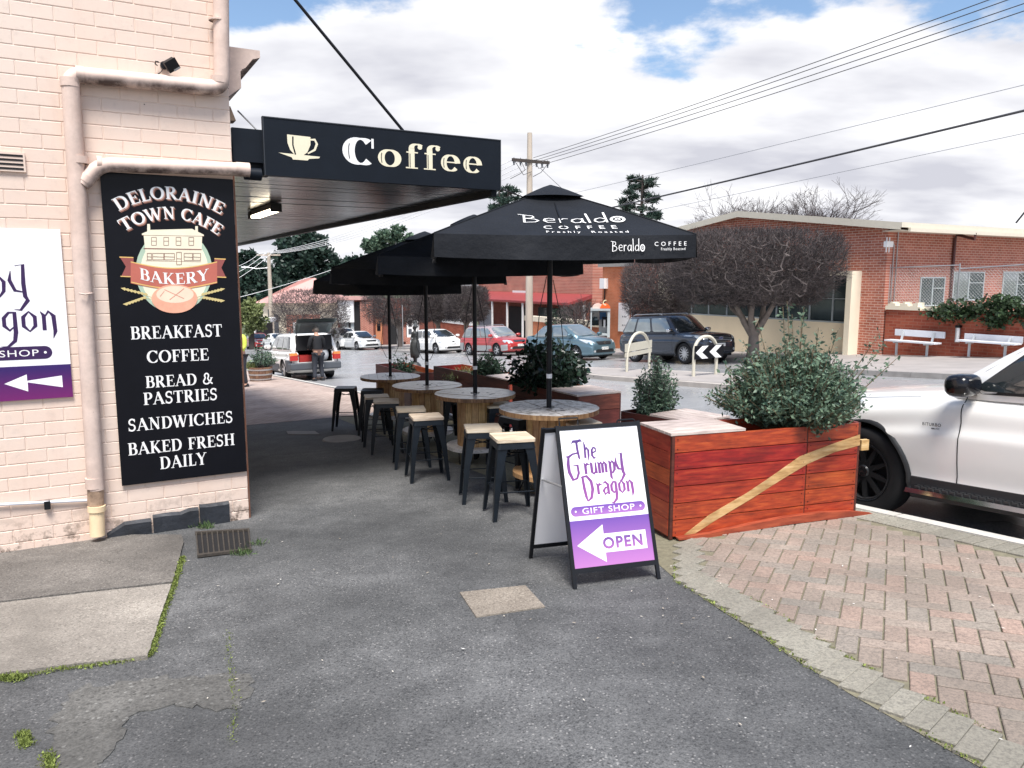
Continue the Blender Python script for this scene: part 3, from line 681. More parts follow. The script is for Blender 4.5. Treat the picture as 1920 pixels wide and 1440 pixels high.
# street front: cornice, small bracket, timber reveal at the corner
mb = MB(); zc = on_s(450,95,SW+.3).z
prof = [(0,.0),(.30,.0),(.30,-.055),(.24,-.075),(.18,-.15),(.15,-.165),(.15,-.175),(.14,-.18),(.14,-.31),(.10,-.34),(0,-.42)]
mb.prism([(x, .22, zc+.43+z_) for x, z_ in prof], (0,13,0)); mb.build('cornice', M['ppipe'], bld)
for k in range(1):
    zz = on_s(444,215,SW+.35).z+.43
    mb = MB(); mb.hexa([(0,.30,zz-.10),(.05,.30,zz-.10),(.05,.42,zz-.10),(0,.42,zz-.10),(0,.30,zz+.12),(.03,.30,zz+.12),(.03,.42,zz+.12),(0,.42,zz+.12)]); mb.hexa([(.0,.29,zz-.07),(.10,.29,zz-.06),(.10,.43,zz-.06),(0,.43,zz-.07),(0,.29,zz+.05),(.06,.29,zz+.05),(.06,.43,zz+.05),(0,.43,zz+.05)]); mb.build('stay_bracket', M['rustpipe'], bld)
MB().box(.002,.018,.02,.05,.0,2.85).build('corner_strip', simple('rust_brown', (.22,.10,.06), .7), bld)
# --- awning
aw = thing('awning', 'black street awning with boarded soffit hung from the cafe front above the stools', 'awning', Wd(6.6, 1.17, 2.41), ANG)
def AL(t, s, z): return (t-1.17, s-6.6, z-2.41)
mb = MB(); mb.box(.0, 2.43, .10, 13.2, .06, .22); mb.build('roof', simple('awning_roof', (.03,.033,.038), .6), aw)
mb = MB(); mb.box(2.38, 2.44, .05, 13.25, -.05, .42); mb.build('fascia', M['blacksign2'], aw)
MB().box(0.02, .262, .0, .05, .10, .36).box(.0,.30,.06,.12,-.0,.27).build('end_beam', M['blacksign2'], aw)
MB().tube([(.09,-.05,.0),(.22,-.05,.0)], .048, 14).build('pipe_end', M['blacksign2'], aw, smooth=40)
m, t_, p = newmat('soffit_paint'); vec = tcoord(t_, True)
c = ramp(t_, tnoise(t_, 2.2, 5, .6, vec, (1,1,1)), [(.3, (.07,.075,.078)), (.7, (.19,.20,.20))]); t_.links.new(c, p.inputs['Base Color']); p.inputs['Roughness'].default_value = .22; p.inputs['Specular IOR Level'].default_value = .8; M['soffit'] = m
ss = .06; bmn = None
while ss < 13.1:
    wdt = .29
    if bmn is None: q = MB(); q.box(0, 2.37, 0, wdt-.022, 0, .02); bmn = q.mesh('soffit_board', M['soffit'])
    link('soffit_board', bmn, aw, (.005, ss, .002+random.uniform(0,.004))); ss += wdt
MB().box(0,2.37,.06,13.1,.026,.05).build('soffit_backing', M['blacksign2'], aw)
# coffee sign board on the awning end
tl_, tr_ = 1.43, 3.60
cs = thing('coffee_sign', 'long black coffee sign with cream cup and lettering on the awning end', 'sign', Wd(6.6, tl_, 2.41), ANG)
SWd, SH = tr_-tl_, .455
MB().box(0, SWd, -.035, .0, 0, SH).build('sign_board', M['blacksign2'], cs)
mb = MB(); mb.box(-.008, SWd+.008, -.040, .005, SH, SH+.008); mb.box(-.008,0,-.04,.005,0,SH); mb.box(SWd,SWd+.008,-.04,.005,0,SH); mb.build('frame', simple('sign_edge', (.03,.035,.042), .4), cs)
pl = plane_place((0,-.035,0), (1,0,0), (0,0,1), (0,-1,0))
def cpx(px, py): q = on_s(px, py, 6.565); return (ST(q)[1]-tl_, q.z-2.41)
def cup():
    mb = MB(); c0 = cpx(546,253); 
    body = [cpx(538,252),cpx(582,257),cpx(582,272),cpx(576,286),cpx(566,293),cpx(553,291),cpx(544,281),cpx(539,268)]
    flat(mb, pl, body, .0001)
    hp = [cpx(581,262),cpx(590,262),cpx(594,270),cpx(590,281),cpx(577,288)]
    Ls, Rs = ribbon(hp, [.012,.018,.020,.018,.010], 0, 0)
    for i in range(len(Ls)-1): mb.poly([pl(*Ls[i], .0003), pl(*Rs[i], .0003), pl(*Rs[i+1], .0003), pl(*Ls[i+1], .0003)])
    flat(mb, pl, [cpx(522,286),cpx(600,294),cpx(598,297),cpx(579,298),cpx(577,301),cpx(549,299),cpx(547,295)], .0002)
    return mb
print_obj('cup_print', cup(), M['cream_print'], cs)
mb = MB(); Ls, Rs = ribbon([cpx(549,256),cpx(549,272),cpx(554,290)], .012, 0, 0)
for i in range(2): mb.poly([pl(*Ls[i], .0006), pl(*Rs[i], .0006), pl(*Rs[i+1], .0006), pl(*Ls[i+1], .0006)])
print_obj('cup_shadow', mb, M['blacksign2'], cs)
mb = MB(); a = cpx(645,303); b = cpx(905,320); cap = cpx(670,262)[1]-cpx(670,311)[1]; 
z0 = cpx(670,311)[1]; x = a[0]
letters(mb, 'C', FAT, cap*1.04, pl, x, z0+.01, 'l', .36, .055, wscale=1.32); print_obj('letter', mb, M['wht'], cs)
xs = [cpx(708,0)[0], cpx(757,0)[0], cpx(792,0)[0], cpx(826,0)[0], cpx(867,0)[0]]
xs = [cpx(q, 300)[0] for q in (708,759,793,826,868)]
WS = {'C': 1.32, 'o': 1.28, 'f': 1.15, 'e': 1.18}
for ch, x in zip('offee', xs): mb = MB(); letters(mb, ch, FAT, cap*1.0, pl, x, z0+.012, 'l', .22, .05, wscale=WS[ch]); print_obj('letter', mb, M['cream_print'], cs)
# engraved dark inlines
mb = MB()
x = a[0]
for ch, xx, sx, yo in [('C',x,cap*.98,.012)]+[(c_, q, cap*.98, .012) for c_, q in zip('offee', xs)]:
    if ch == 'C': pts = [(.22+.02*math.cos(k), .5+.33*math.sin(k)) for k in (-1.2,-.6,0,.6,1.2)]; pts = [(.20-.05*math.cos(k), .5+.33*math.sin(k)) for k in (-1.1,-.55,0,.55,1.1)]
    elif ch == 'o': pts = [(.155-.03*math.cos(k), .34+.22*math.sin(k)) for k in (-1.1,-.5,0,.5,1.1)]
    elif ch == 'e': pts = [(.15-.03*math.cos(k), .34+.22*math.sin(k)) for k in (-1.1,-.5,0,.5,1.1)]
    else: pts = [(.20,.04),(.20,.6)]
    pts = [(u_*WS[ch], v_) for u_, v_ in pts]; Ls, Rs = ribbon(pts, .035, 0, 0)
    for i in range(len(Ls)-1): mb.poly([pl(xx+u_[0]*sx, z0+yo+u_[1]*sx, .0012) for u_ in (Ls[i], Rs[i], Rs[i+1], Ls[i+1])])
print_obj('lettering_inline', mb, M['blacksign2'], cs)
# stays
def rod(name, a, b, r, label, cat='rod', group=None, mat=None):
    return MB().tube([a, b], r, 8).build(name, mat or M['bm'], smooth=60, label=label, cat=cat, group=group)
e0 = on_s(760,246,6.62); e1 = on_s(555,0,6.62); d = e1-e0; rod('awning_stay', e0-Vector((0,0,.02)), e0+d*1.55, .014, 'thick black stay rod slanting down to the top of the coffee sign', 'stay')
e0 = on_s(496,258,6.66); e1 = on_s(446,208,6.95); rod('awning_stay', e0, e1, .007, 'thin short stay rod between the building corner bracket and the coffee sign', 'stay', mat=M['steel'])
# fluorescent batten under the soffit
lp = at_z(495,402,2.33); ls_, lt_ = ST(lp)
fl = thing('awning_light', 'lit warm fluorescent batten light under the black awning soffit', 'light', (lp.x, lp.y, 2.405), ANG+R(0))
MB().box(-.055,.055,-.62,.62,-.055,0).box(-.06,.06,.50,.64,-.09,0).box(-.06,.06,-.64,-.60,-.09,0).build('housing', simple('housing', (.02,.018,.016), .5), fl)
M['tube_em'] = emit('lit_tube', (1,.86,.62), 6)
MB().box(-.05,.05,-.60,.50,-.085,-.056).build('diffuser', M['tube_em'], fl)
# ---------------------------------------------------------------- black bakery sign on the wall
ta, tb, zb, zt = .235, 1.165, -.01, 2.355
bs = thing('bakery_sign', 'tall black bakery menu sign with serif lettering, house picture and loaf on the cream wall', 'sign', Wd(SW-.02, ta, zb), ANG)
BW, BH = tb-ta, zt-zb
MB().box(0, BW, -.012, 0, 0, BH).build('sign_board', M['blackgloss'], bs)
pl = plane_place((0,-.012,0), (1,0,0), (0,0,1), (0,-1,0), .0015)
def bpx(px, py): q = on_s(px, py, SW-.032); return (ST(q)[1]-ta, q.z-zb)
def line(mb, txt, xl, xr, y0px, y1px, xm):
    """text whose baseline passes (xl, y0px) left end and cap height from the middle"""
    a = bpx(xl, y0px); b = bpx(xr, y1px)
    tot = sum(SER[c][0] for c in txt)+.03*(len(txt)-1)
    return a, b, tot
mbw = MB()
rows = [('BREAKFAST',245,636,417,631,24),('COFFEE',276,680,392,676,23),('BREAD &',273,727,401,720,22),('PASTRIES',269,759,408,750,23),('SANDWICHES',240,807,437,794,23),('BAKED FRESH',240,852,441,836,23),('DAILY',300,879,388,871,23)]
for txt, xl, yl, xr, yr, hp in rows:
    a = bpx(xl, yl); b = bpx(xr, yr); w = b[0]-a[0]
    n = len(txt); size = (bpx(xl, yl-hp)[1]-a[1])
    tot = sum(SER[c][0] for c in txt); tr = .03
    ws = (w/size-tr*(n-1))/tot
    mbw = MB(); letters(mbw, txt, SER, size, pl, a[0], (a[1]+b[1])/2, 'l', track=tr, wscale=ws); print_obj('menu_line', mbw, M['wht'], bs)
# arched name
def archtext(txt, p0, pm, p1, hp, mats):
    a, c, b = [Vector(bpx(*p)) for p in (p0, pm, p1)]
    def curve(f):   # quadratic through three points
        return a*(2*(f-.5)*(f-1)) + c*(-4*f*(f-1)) + b*(2*f*(f-.5))
    Ln = sum((curve((i+1)/40)-curve(i/40)).length for i in range(40))
    size = bpx(pm[0], pm[1]-hp)[1]-bpx(*pm)[1]
    tot = sum(SER[ch][0] for ch in txt)+.04*(len(txt)-1); ws = Ln/size/tot
    for dx, dy, d0, mat, nm in ((.012,-.014,0,M['shadowprint'],'lettering_shade'), (.006,-.007,.0006,simple('pinkprint', (.62,.38,.30), .5),'lettering_edge'), (0,0,.0012,M['wht'],'arched_lettering')):
        mb = MB()
        def place(x, y, d=0):
            f = x/Ln; p = curve(f); t1 = (curve(min(1.02, f+.01))-curve(f-.01)).normalized(); n1 = Vector((-t1.y, t1.x))
            q = p+n1*y; return pl(q.x+dx, q.y+dy, d0+d)
        letters(mb, txt, SER, size, place, 0, 0, 'l', track=.04*ws, wscale=ws); print_obj(nm, mb, mat, bs)
archtext('DELORAINE', (222,396), (318,373), (414,402), 23, None)
archtext('TOWN CAFE', (232,434), (325,410), (408,441), 22, None)
# picture: oval, house, ribbon, loaf, wheat
Mg = simple('oval_green', (.42,.55,.42), .5); Mo = simple('oval_cream', (.82,.80,.60), .5); Mh_ = simple('house_cream', (.84,.78,.60), .5); Ml = simple('ink_line', (.25,.12,.09), .5)
Mr = simple('ribbon_red', (.50,.14,.10), .5); Mr2 = simple('ribbon_dark', (.30,.08,.07), .5); Mgold = simple('gold_line', (.75,.48,.16), .5)
Mlf = simple('loaf', (.80,.40,.27), .5, var=.15, scale=20); Mlf2 = simple('loaf_top', (.86,.66,.50), .5); Mwh = simple('wheat', (.62,.50,.22), .5)
def mapped(pts): return [bpx(*p) for p in pts]
def oval(cx, cy, rx, ry, a0=0, a1=360, n=36): return [(cx+rx*math.cos(R(a0+(a1-a0)*i/n)), cy-ry*math.sin(R(a0+(a1-a0)*i/n))) for i in range(n if a1-a0 >= 360 else n+1)]
mb = MB(); flat(mb, pl, mapped(oval(326,508,72,78)), .0001); print_obj('oval_rim', mb, Mg, bs)
mb = MB(); flat(mb, pl, mapped(oval(327,510,64,73)), .0004); print_obj('oval_print', mb, Mo, bs)
mb = MB(); flat(mb, pl, mapped([(269,439),(379,441),(377,498),(275,496)]), .0007); flat(mb, pl, mapped([(266,438),(283,431),(360,429),(382,440),(382,443),(266,441)]), .001); flat(mb, pl, mapped([(276,420),(281,420),(282,434),(276,436)]), .0009); flat(mb, pl, mapped([(366,424),(371,424),(371,437),(366,436)]), .0009); print_obj('house_print', mb, Mh_, bs)
mb = MB()
def seg(mb, p, q, w, d): 
    Ls, Rs = ribbon(mapped([p, q]), w, 0, 0); mb.poly([pl(*Ls[0], d), pl(*Rs[0], d), pl(*Rs[1], d), pl(*Ls[1], d)])
k = 0
for x in (284,307,330,354):
    for (p, q) in (((x,445),(x+9,445)),((x+9,445),(x+9,460)),((x+9,460),(x,460)),((x,460),(x,445)),((x,452),(x+9,452))): k += 1; seg(mb, p, q, .0035, .0016+k*.00003)
for (x0, x1, y0, y1) in ((276,284,475,487),(286,307,475,487),(308,327,475,487),(345,361,475,488),(362,376,475,488),(331,340,473,496)):
    for (p, q) in (((x0,y0),(x1,y0)),((x1,y0),(x1,y1)),((x1,y1),(x0,y1)),((x0,y1),(x0,y0)),((x0,(y0+y1)/2),(x1,(y0+y1)/2+1))): k += 1; seg(mb, p, q, .0035, .0016+k*.00003)
seg(mb, (269,466),(378,468), .008, .0014); seg(mb, (266,441),(382,443), .003, .0013); seg(mb, (273,489),(377,491), .003, .0013)
print_obj('house_lines', mb, Ml, bs)
def band(mb, xa, xb, yt, yb, sag, d, n=14):
    top = [(xa+(xb-xa)*i/n, yt+sag*math.sin(math.pi*i/n)) for i in range(n+1)]; bot = [(xa+(xb-xa)*i/n, yb+sag*math.sin(math.pi*i/n)) for i in range(n+1)]
    for i in range(n): flat(mb, pl, mapped([top[i], top[i+1], bot[i+1], bot[i]]), d)
mb = MB(); flat(mb, pl, mapped([(224,481),(250,482),(252,520),(227,519),(236,500)]), .0018); flat(mb, pl, mapped([(402,484),(423,485),(415,502),(424,521),(402,520)]), .0018); print_obj('ribbon_tails', mb, Mr2, bs)
mb = MB(); band(mb, 245, 407, 490, 531, 12, .0024); print_obj('ribbon', mb, Mr, bs)
mb = MB(); band(mb, 245, 407, 490, 492, 12, .0028); band(mb, 246, 407, 528, 530, 12, .0028); flat(mb, pl, mapped([(224,481),(250,482),(250,484),(224,483)]), .0022); flat(mb, pl, mapped([(402,484),(423,485),(423,487),(402,486)]), .0022); flat(mb, pl, mapped([(226,517),(251,518),(251,520),(226,519)]), .0022); flat(mb, pl, mapped([(402,518),(424,519),(424,521),(402,520)]), .0022); print_obj('gold_edges', mb, Mgold, bs)
mb = MB(); n = 'BAKERY'; pa, pm_, pb_ = [Vector(bpx(*p)) for p in ((262,523),(327,533),(392,524))]
cur = lambda f: pa*(2*(f-.5)*(f-1)) + pm_*(-4*f*(f-1)) + pb_*(2*f*(f-.5))
Ln = sum((cur((i+1)/20)-cur(i/20)).length for i in range(20)); sz = bpx(327,512)[1]-bpx(327,533)[1]; ws = (Ln/sz-.04*5)/sum(SER[c][0] for c in n)
def place(x, y, d=0):
    p = cur(x/Ln); return pl(p.x, p.y+y, .0034+d)
letters(mb, n, SER, sz, place, 0, 0, 'l', track=.04, wscale=ws); print_obj('bakery_lettering', mb, M['wht'], bs)
mb = MB()
for sg, c in ((-1, 326), (1, 326)):
    for (x0, y0, x1, y1) in ((38,552,92,542),(40,558,88,570)) if sg < 0 else ((40,552,88,543),(42,558,88,564)):
        for i in range(7):
            f = i/6; x = c+sg*(x0+14+(x1-x0-14)*f); y = y0+(y1-y0)*f; flat(mb, pl, mapped([(x,y-3),(x+sg*8,y-1+(y1-y0)*.1),(x,y+3),(x-sg*3,y)]), .0018+i*.00005)
        seg(mb, (c+sg*30, 562), (c+sg*(x0+16), y0+1), .003, .0016)
print_obj('wheat_print', mb, Mwh, bs)
mb = MB(); flat(mb, pl, mapped(oval(327,560,43,27)), .0040); print_obj('loaf_print', mb, Mlf, bs)
mb = MB(); flat(mb, pl, mapped(oval(328,552,35,16)), .0044); print_obj('loaf_top', mb, Mlf2, bs)
mb = MB(); seg(mb, (308,543),(345,560), .006, .0048); seg(mb, (345,541),(318,562), .006, .0050); seg(mb, (300,556),(308,546), .005, .0049); print_obj('loaf_scores', mb, simple('loaf_cut', (.62,.28,.2), .5), bs)
# ---------------------------------------------------------------- gift shop print shared by wall sign and sandwich board
def gift_print(parent, w, h, yoff, arrow_text=True, mirror=False, dark=False, pur=None, white=None):
    """panel w x h, local frame x right, z up, printed face towards -y at y=yoff; design unit: the panel width"""
    pl = plane_place((0,yoff,0), (1,0,0), (0,0,1), (0,-1,0), .0012)
    mb = MB(); hb = h*.335; flat(mb, pl, [(0,0),(w,0),(w,hb),(0,hb)], .0001); print_obj('purple_band', mb, pur[0], parent)
    s = w; H_ = h
    def T_(t_, cx, y, sz, ws=1, tr=0): q = MB(); letters(q, t_, GOT, sz*s, pl, cx*s, y, 'l', wscale=ws, track=tr, step=.00003, wmul=1.5); print_obj('name_word', q, pur[1], parent)
    T_('The', .15, H_*.775, .235, .82, tr=.02); T_('Grumpy', .055, H_*.66, .235, .98, tr=.0); T_('Dragon', .20, H_*.505, .235, .95, tr=.01)
    mb = MB(); y0, y1 = H_*.365, H_*.435; r = (y1-y0)/2; xa, xb = .03*s+r, .97*s-r
    pts = [(xb+r*math.cos(R(a)), (y0+y1)/2+r*math.sin(R(a))) for a in range(-90, 91, 15)]+[(xa+r*math.cos(R(a)), (y0+y1)/2+r*math.sin(R(a))) for a in range(90, 271, 15)]
    flat(mb, pl, pts, .0002); print_obj('name_pill', mb, pur[0] if not arrow_text else pur[2], parent)
    mb = MB(); sans(mb, 'GIFT SHOP', r*1.7, pl, .5*s, (y0+y1)/2-r*.6, 0, 1.1, width=.66*s, d=.0006)
    for xx in (.09*s, .91*s): flat(mb, pl, [(xx+r*.2*math.cos(R(a)), (y0+y1)/2+r*.2*math.sin(R(a))) for a in range(0,360,40)], .0006)
    print_obj('pill_lettering', mb, M['wht'], parent)
    mb = MB(); ym = hb*.47
    if arrow_text: A_ = [(.06,ym),(.40,ym+hb*.40),(.40,ym+hb*.20),(.93,ym+hb*.20),(.93,ym-hb*.20),(.40,ym-hb*.20),(.40,ym-hb*.40)]
    else: A_ = [(.06,ym),(.40,ym+hb*.25),(.40,ym+hb*.09),(.83,ym+hb*.21),(.83,ym-hb*.21),(.40,ym-hb*.09),(.40,ym-hb*.25)]
    flat(mb, pl, [(x*s, y) for x, y in A_], .0006); print_obj('arrow', mb, white, parent)
    if arrow_text:
        mb = MB(); sans(mb, 'OPEN', hb*.33, pl, .63*s, ym-hb*.115, .038, 1.15, width=.50*s, d=.0012); print_obj('open_lettering', mb, pur[3], parent)
M['panelwhite'] = simple('sign_white', (.88,.88,.90), .35, var=.015, spec=.5)
# wall sign, its right part in view
wA = on_s(113,430,SW-.02); wB = on_s(135,744,SW-.02); hz0, hz1 = wB.z, wA.z; wwid = (hz1-hz0)*.66
gs_ = thing('gift_shop_wall_sign', 'white and purple gift shop wall sign with arrow at the left edge', 'sign', Wd(SW-.02, -.045-wwid, hz0), ANG)
MB().box(0, wwid, -.006, 0, 0, hz1-hz0).build('sign_panel', M['panelwhite'], gs_)
dk = [purple('wall_purple', 0, .22, (.16,.012,.13), (.035,.012,.12)), simple('wall_name', (.035,.012,.075), .4), None, None]; dk[2] = dk[0]
hh = hz1-hz0
gpl = plane_place((0,-.006,0), (1,0,0), (0,0,1), (0,-1,0), .0012)
def gpx(px, py): q = on_s(px, py, SW-.028); return (ST(q)[1]-(-.045-wwid), q.z-hz0)
mb = MB(); yb = gpx(100,684)[1]; flat(mb, gpl, [(0,0),(wwid,0),(wwid,yb),(0,yb)], .0001); print_obj('purple_band', mb, dk[0], gs_)
mb = MB(); x0 = gpx(5,600)[0]
letters(mb, 'y', GOT, .23, gpl, gpx(22,560)[0], gpx(22,556)[1], 'l', wscale=1.05); letters(mb, 'p', GOT, .23, gpl, gpx(-14,560)[0], gpx(-14,556)[1], 'l', wscale=.95); letters(mb, 'Grum', GOT, .165, gpl, gpx(-14,560)[0]-.55, gpx(-14,556)[1], 'l', wscale=.95)
letters(mb, 'gon', GOT, .235, gpl, gpx(4,618)[0], gpx(4,624)[1], 'l', wscale=1.08, track=.02); letters(mb, 'Dra', GOT, .235, gpl, gpx(4,618)[0]-.42, gpx(4,620)[1], 'l', wscale=.98)
letters(mb, 'The', GOT, .165, gpl, .10, gpx(4,520)[1], 'l')
print_obj('shop_name', mb, dk[1], gs_)
pr_, pl0 = gpx(98,660), gpx(98,672); r = abs(pr_[1]-pl0[1]); yc_ = pr_[1]; xb = pr_[0]-r; xa = .05+r; mb = MB()
flat(mb, gpl, [(xb+r*math.cos(R(a)), yc_+r*math.sin(R(a))) for a in range(-90, 91, 15)]+[(xa+r*math.cos(R(a)), yc_+r*math.sin(R(a))) for a in range(90, 271, 15)], .0003); print_obj('name_pill', mb, dk[1], gs_)
mb = MB(); sz = r*1.45; cx_ = (xa+xb)/2; xe = gpx(72,660)[0]; sans(mb, 'GIFT SHOP', sz, gpl, cx_, yc_-r*.5, 0, 1.1, width=2*(xe-cx_), d=.0008); flat(mb, gpl, [(gpx(85,660)[0]+r*.2*math.cos(R(a)), yc_+r*.2*math.sin(R(a))) for a in range(0,360,40)], .0008); print_obj('pill_lettering', mb, M['wht'], gs_)
mb = MB(); flat(mb, gpl, [gpx(8,720),gpx(50,702),gpx(51,714),gpx(116,704),gpx(118,726),gpx(52,717),gpx(53,734)], .0006); print_obj('arrow', mb, M['panelwhite'], gs_)
# ---------------------------------------------------------------- sandwich board
fl_, fr_, bl_ = on_g(1075,1105), on_g(1238,1085), on_g(992,1047)
ex = (fr_-fl_); wbd = ex.length; ex.normalize(); mid = (fl_+bl_)/2
topL = Vector((mid.x, mid.y, at_y(1028,800,mid.y).z)); up = topL-fl_; hbd = up.length; up.normalize(); nrm = ex.cross(up).normalized()
if nrm.y > 0: nrm = -nrm
up = nrm.cross(ex).normalized()*1.0
if up.z < 0: up = -up
sb = thing('sandwich_board', 'black framed sandwich board with white gift shop panel and purple OPEN arrow on the footpath', 'sign', fl_)
# front leaf as its own oriented child
Mf = Matrix((ex, -nrm, up)).transposed()
fr = MB(); fw = .022
fr.box(0, fw, -.01,.01, 0, hbd); fr.box(wbd-fw, wbd, -.01,.01, 0, hbd); fr.box(fw, wbd-fw, -.009,.009, hbd-.03, hbd-.004); fr.box(fw, wbd-fw, -.009,.009, .085, .115)
o = fr.build('front_frame', M['bm'], sb); o.rotation_euler = Mf.to_euler()
pn = MB().box(.0, wbd-2*fw, -.004, .004, 0, hbd-.145).build('front_panel', M['panelwhite'], sb); pn.rotation_euler = Mf.to_euler(); pn.location = Mf @ Vector((fw, 0, .115))
pw, ph = wbd-2*fw, hbd-.145
pnl = [purple('board_purple', 0, .29, (.44,.17,.45), (.13,.06,.33)), None, None, None]
pnl[1] = purple('name_purple', .42, .78, (.26,.07,.28), (.06,.03,.17)); pnl[2] = purple('pill_purple', .27, .36, (.48,.20,.50), (.14,.06,.34)); pnl[3] = purple('open_purple', .08, .18, (.40,.14,.42), (.10,.05,.26))
gift_print(pn, pw, ph, -.004, True, pur=pnl, white=M['wht'])
# back leaf
brL = bl_; upb = (topL-brL); hb2 = upb.length; upb.normalize(); nb_ = ex.cross(upb).normalized(); Mb = Matrix((ex, -nb_, upb)).transposed()
if Mb.determinant() < 0: Mb = Matrix((ex, nb_, upb)).transposed()
bk = MB(); bk.box(0, fw, -.01,.01, 0, hb2-.01); bk.box(wbd-fw, wbd, -.01,.01, 0, hb2-.01); bk.box(fw, wbd-fw, -.009,.009, hb2-.04, hb2-.014); bk.box(fw, wbd-fw, -.009,.009, .085, .115)
o = bk.build('back_frame', M['bm'], sb); o.rotation_euler = Mb.to_euler(); o.location = brL-fl_
o = MB().box(fw, wbd-fw, -.004,.004, .115, hb2-.04).build('back_panel', M['panelwhite'], sb); o.rotation_euler = Mb.to_euler(); o.location = brL-fl_
MB().tube([fl_+up*(hbd*.62)-fl_+ex*.0-nrm*.0, brL+upb*(hb2*.62)-fl_], .007, 6).build('spreader', M['steel'], sb)
hd = [up*hbd+ex*.03, up*(hbd+.045)+ex*.03, up*(hbd+.045)+ex*.15, up*hbd+ex*.15]; MB().tube(hd, .006, 6).build('handle', M['bm'], sb)
hd = [up*hbd+ex*(wbd-.15), up*(hbd+.012)+ex*(wbd-.14), up*(hbd+.012)+ex*(wbd-.04), up*hbd+ex*(wbd-.03)]; MB().tube(hd, .006, 6).build('handle', M['bm'], sb)
# ---------------------------------------------------------------- spool tables
M['oldtop'] = None
m, t_, p = newmat('peeling_tabletop'); vec = tcoord(t_); oi = objrand(t_)
a = tnoise(t_, 13, 7, .72, vec, (1,2.2,1)); b_ = tnoise(t_, 60, 4, .7, vec)
c = ramp(t_, a, [(.38, (.025,.024,.025)), (.44, (.18,.17,.16)), (.49, (.72,.70,.68)), (.7, (.78,.76,.74))]); c = mixc(t_, math_n('MULTIPLY', b_, .5, tree=t_), c, (.20,.15,.11))
t_.links.new(c, p.inputs['Base Color']); p.inputs['Roughness'].default_value = .45; bump(t_, p, a, .4, .004); M['oldtop'] = m
M['greytop'] = wood('pale_tabletop', (.50,.45,.40), (.72,.68,.64), (.82,.80,.77), .3, (1,9,9), rand=.05)
M['pine'] = wood('spool_pine', (.34,.17,.07), (.60,.36,.16), (.74,.50,.26), .55, (14,14,1), rand=.22, bmp=.25)
M['pinedk'] = wood('spool_edge', (.10,.05,.025), (.28,.15,.07), (.42,.26,.14), .6, (9,9,1), rand=.1)
M['ink'] = simple('stamp_ink', (.04,.04,.045), .7)
def spool_table(old=False):
    root = thing('spool_table', '', 'table'); rt, ht = .46, .79
    pw_ = .131; n = 7; topm = M['oldtop'] if old else M['greytop']
    for k in range(n):
        x0 = -rt+k*pw_+.0015; x1 = -rt+(k+1)*pw_-.0015; x1 = min(x1, rt)
        pts = [];  m_ = 6
        f = lambda x: math.sqrt(max(rt*rt-x*x, .0004))*(1+.004*math.sin(x*37))
        xs_ = [x0+(x1-x0)*i/m_ for i in range(m_+1)]
        pts = [(x, -f(x)) for x in xs_]+[(x, f(x)) for x in reversed(xs_)]
        mb = MB(); mb.prism([(x, y, ht-.042) for x, y in pts], (0,0,.042+random.uniform(-.0015,.0015)))
        me = mb.mesh('top_plank', [topm, M['pinedk']]); 
        for p_ in me.polygons: p_.material_index = 0 if p_.normal.z > .9 else 1
        link('top_plank', me, root)
    rc = .205; ns = 17
    q = MB(); w = 2*math.pi*rc/ns/2-.0022; q.hexa([(-w,-rc,.20),(w,-rc,.20),(w*.93,-rc+.03,.20),(-w*.93,-rc+.03,.20),(-w,-rc,ht-.043),(w,-rc,ht-.043),(w*.93,-rc+.03,ht-.043),(-w*.93,-rc+.03,ht-.043)])
    me = q.mesh('stave', M['pine'])
    for k in range(ns):
        o = link('stave', me, root); o.rotation_euler = (0,0,2*math.pi*k/ns+.05)
    MB().lathe([(0,.21),(rc-.032,.21),(rc-.032,ht-.05),(0,ht-.05)], 17).build('core', M['pinedk'], root)
    rb = .335
    MB().lathe([(0,.16),(rb,.16),(rb,.20),(0,.20)], 36, wob=lambda a, h: 1+.01*math.sin(a*9)).build('base_disc', [M['greytop'] if not old else M['pine']], root)
    for k in range(3):
        a = 2*math.pi*k/3+.9; c_, s_ = math.cos(a), math.sin(a); ux, uy = -s_*.05, c_*.05
        MB().tube([(c_*.24+ux, s_*.24+uy, .16), (c_*.29, s_*.29, 0), (c_*.24-ux, s_*.24-uy, .16)], .006, 6).build('hairpin_leg', M['bm'], root)
    mb = MB(); mb.lathe([(.035,ht+.002),(.055,ht+.004),(.055,ht+.002)], 16); mb.build('pole_collar', M['bm'], root)
    mb = MB(); z = ht+.0032
    for k in range(4):
        a = k*math.pi/2+.5; x, y = .14*math.cos(a), .14*math.sin(a); mb.poly([(x-.014,y-.014,z),(x+.014,y-.014,z),(x+.014,y+.014,z),(x-.014,y+.014,z)])
    plc = lambda x, y, d=0: (x, y-.24, z+.0004)
    sans(mb, 'A B', .07, plc, 0, 0); print_obj('bolt_marks', mb, M['ink'], root)
    return root
T1 = (.34, 6.98); T2 = (-.42, 8.67); T3 = (-1.12, 10.05); T4 = (-1.88, 11.80)
def place(xy, off=0): 
    s, t = ST(Vector((xy[0], xy[1], 0))); return Vector((xy[0], xy[1], gz(s)+off))
def finish(o, loc, rz, label, group): o.location = loc; o.rotation_euler = (0,0,rz); o['label'] = label; o['group'] = group
tbl = spool_table(True); finish(tbl, place(T1), .4, 'nearest cable spool table with peeling black and white top, beside the sandwich board', 'cable spool tables')
tb2 = spool_table(False); finish(tb2, place(T2), 1.1, 'second nearest cable spool table with pale top and stamped marks', 'cable spool tables')
dup(tb2, place(T3), 2.3, 'third cable spool table from the camera, pale top over yellow staves', 'cable spool tables')
dup(tb2, place(T4, .02), .2, 'farthest cable spool table, nearest the parked open hatchback', 'cable spool tables')
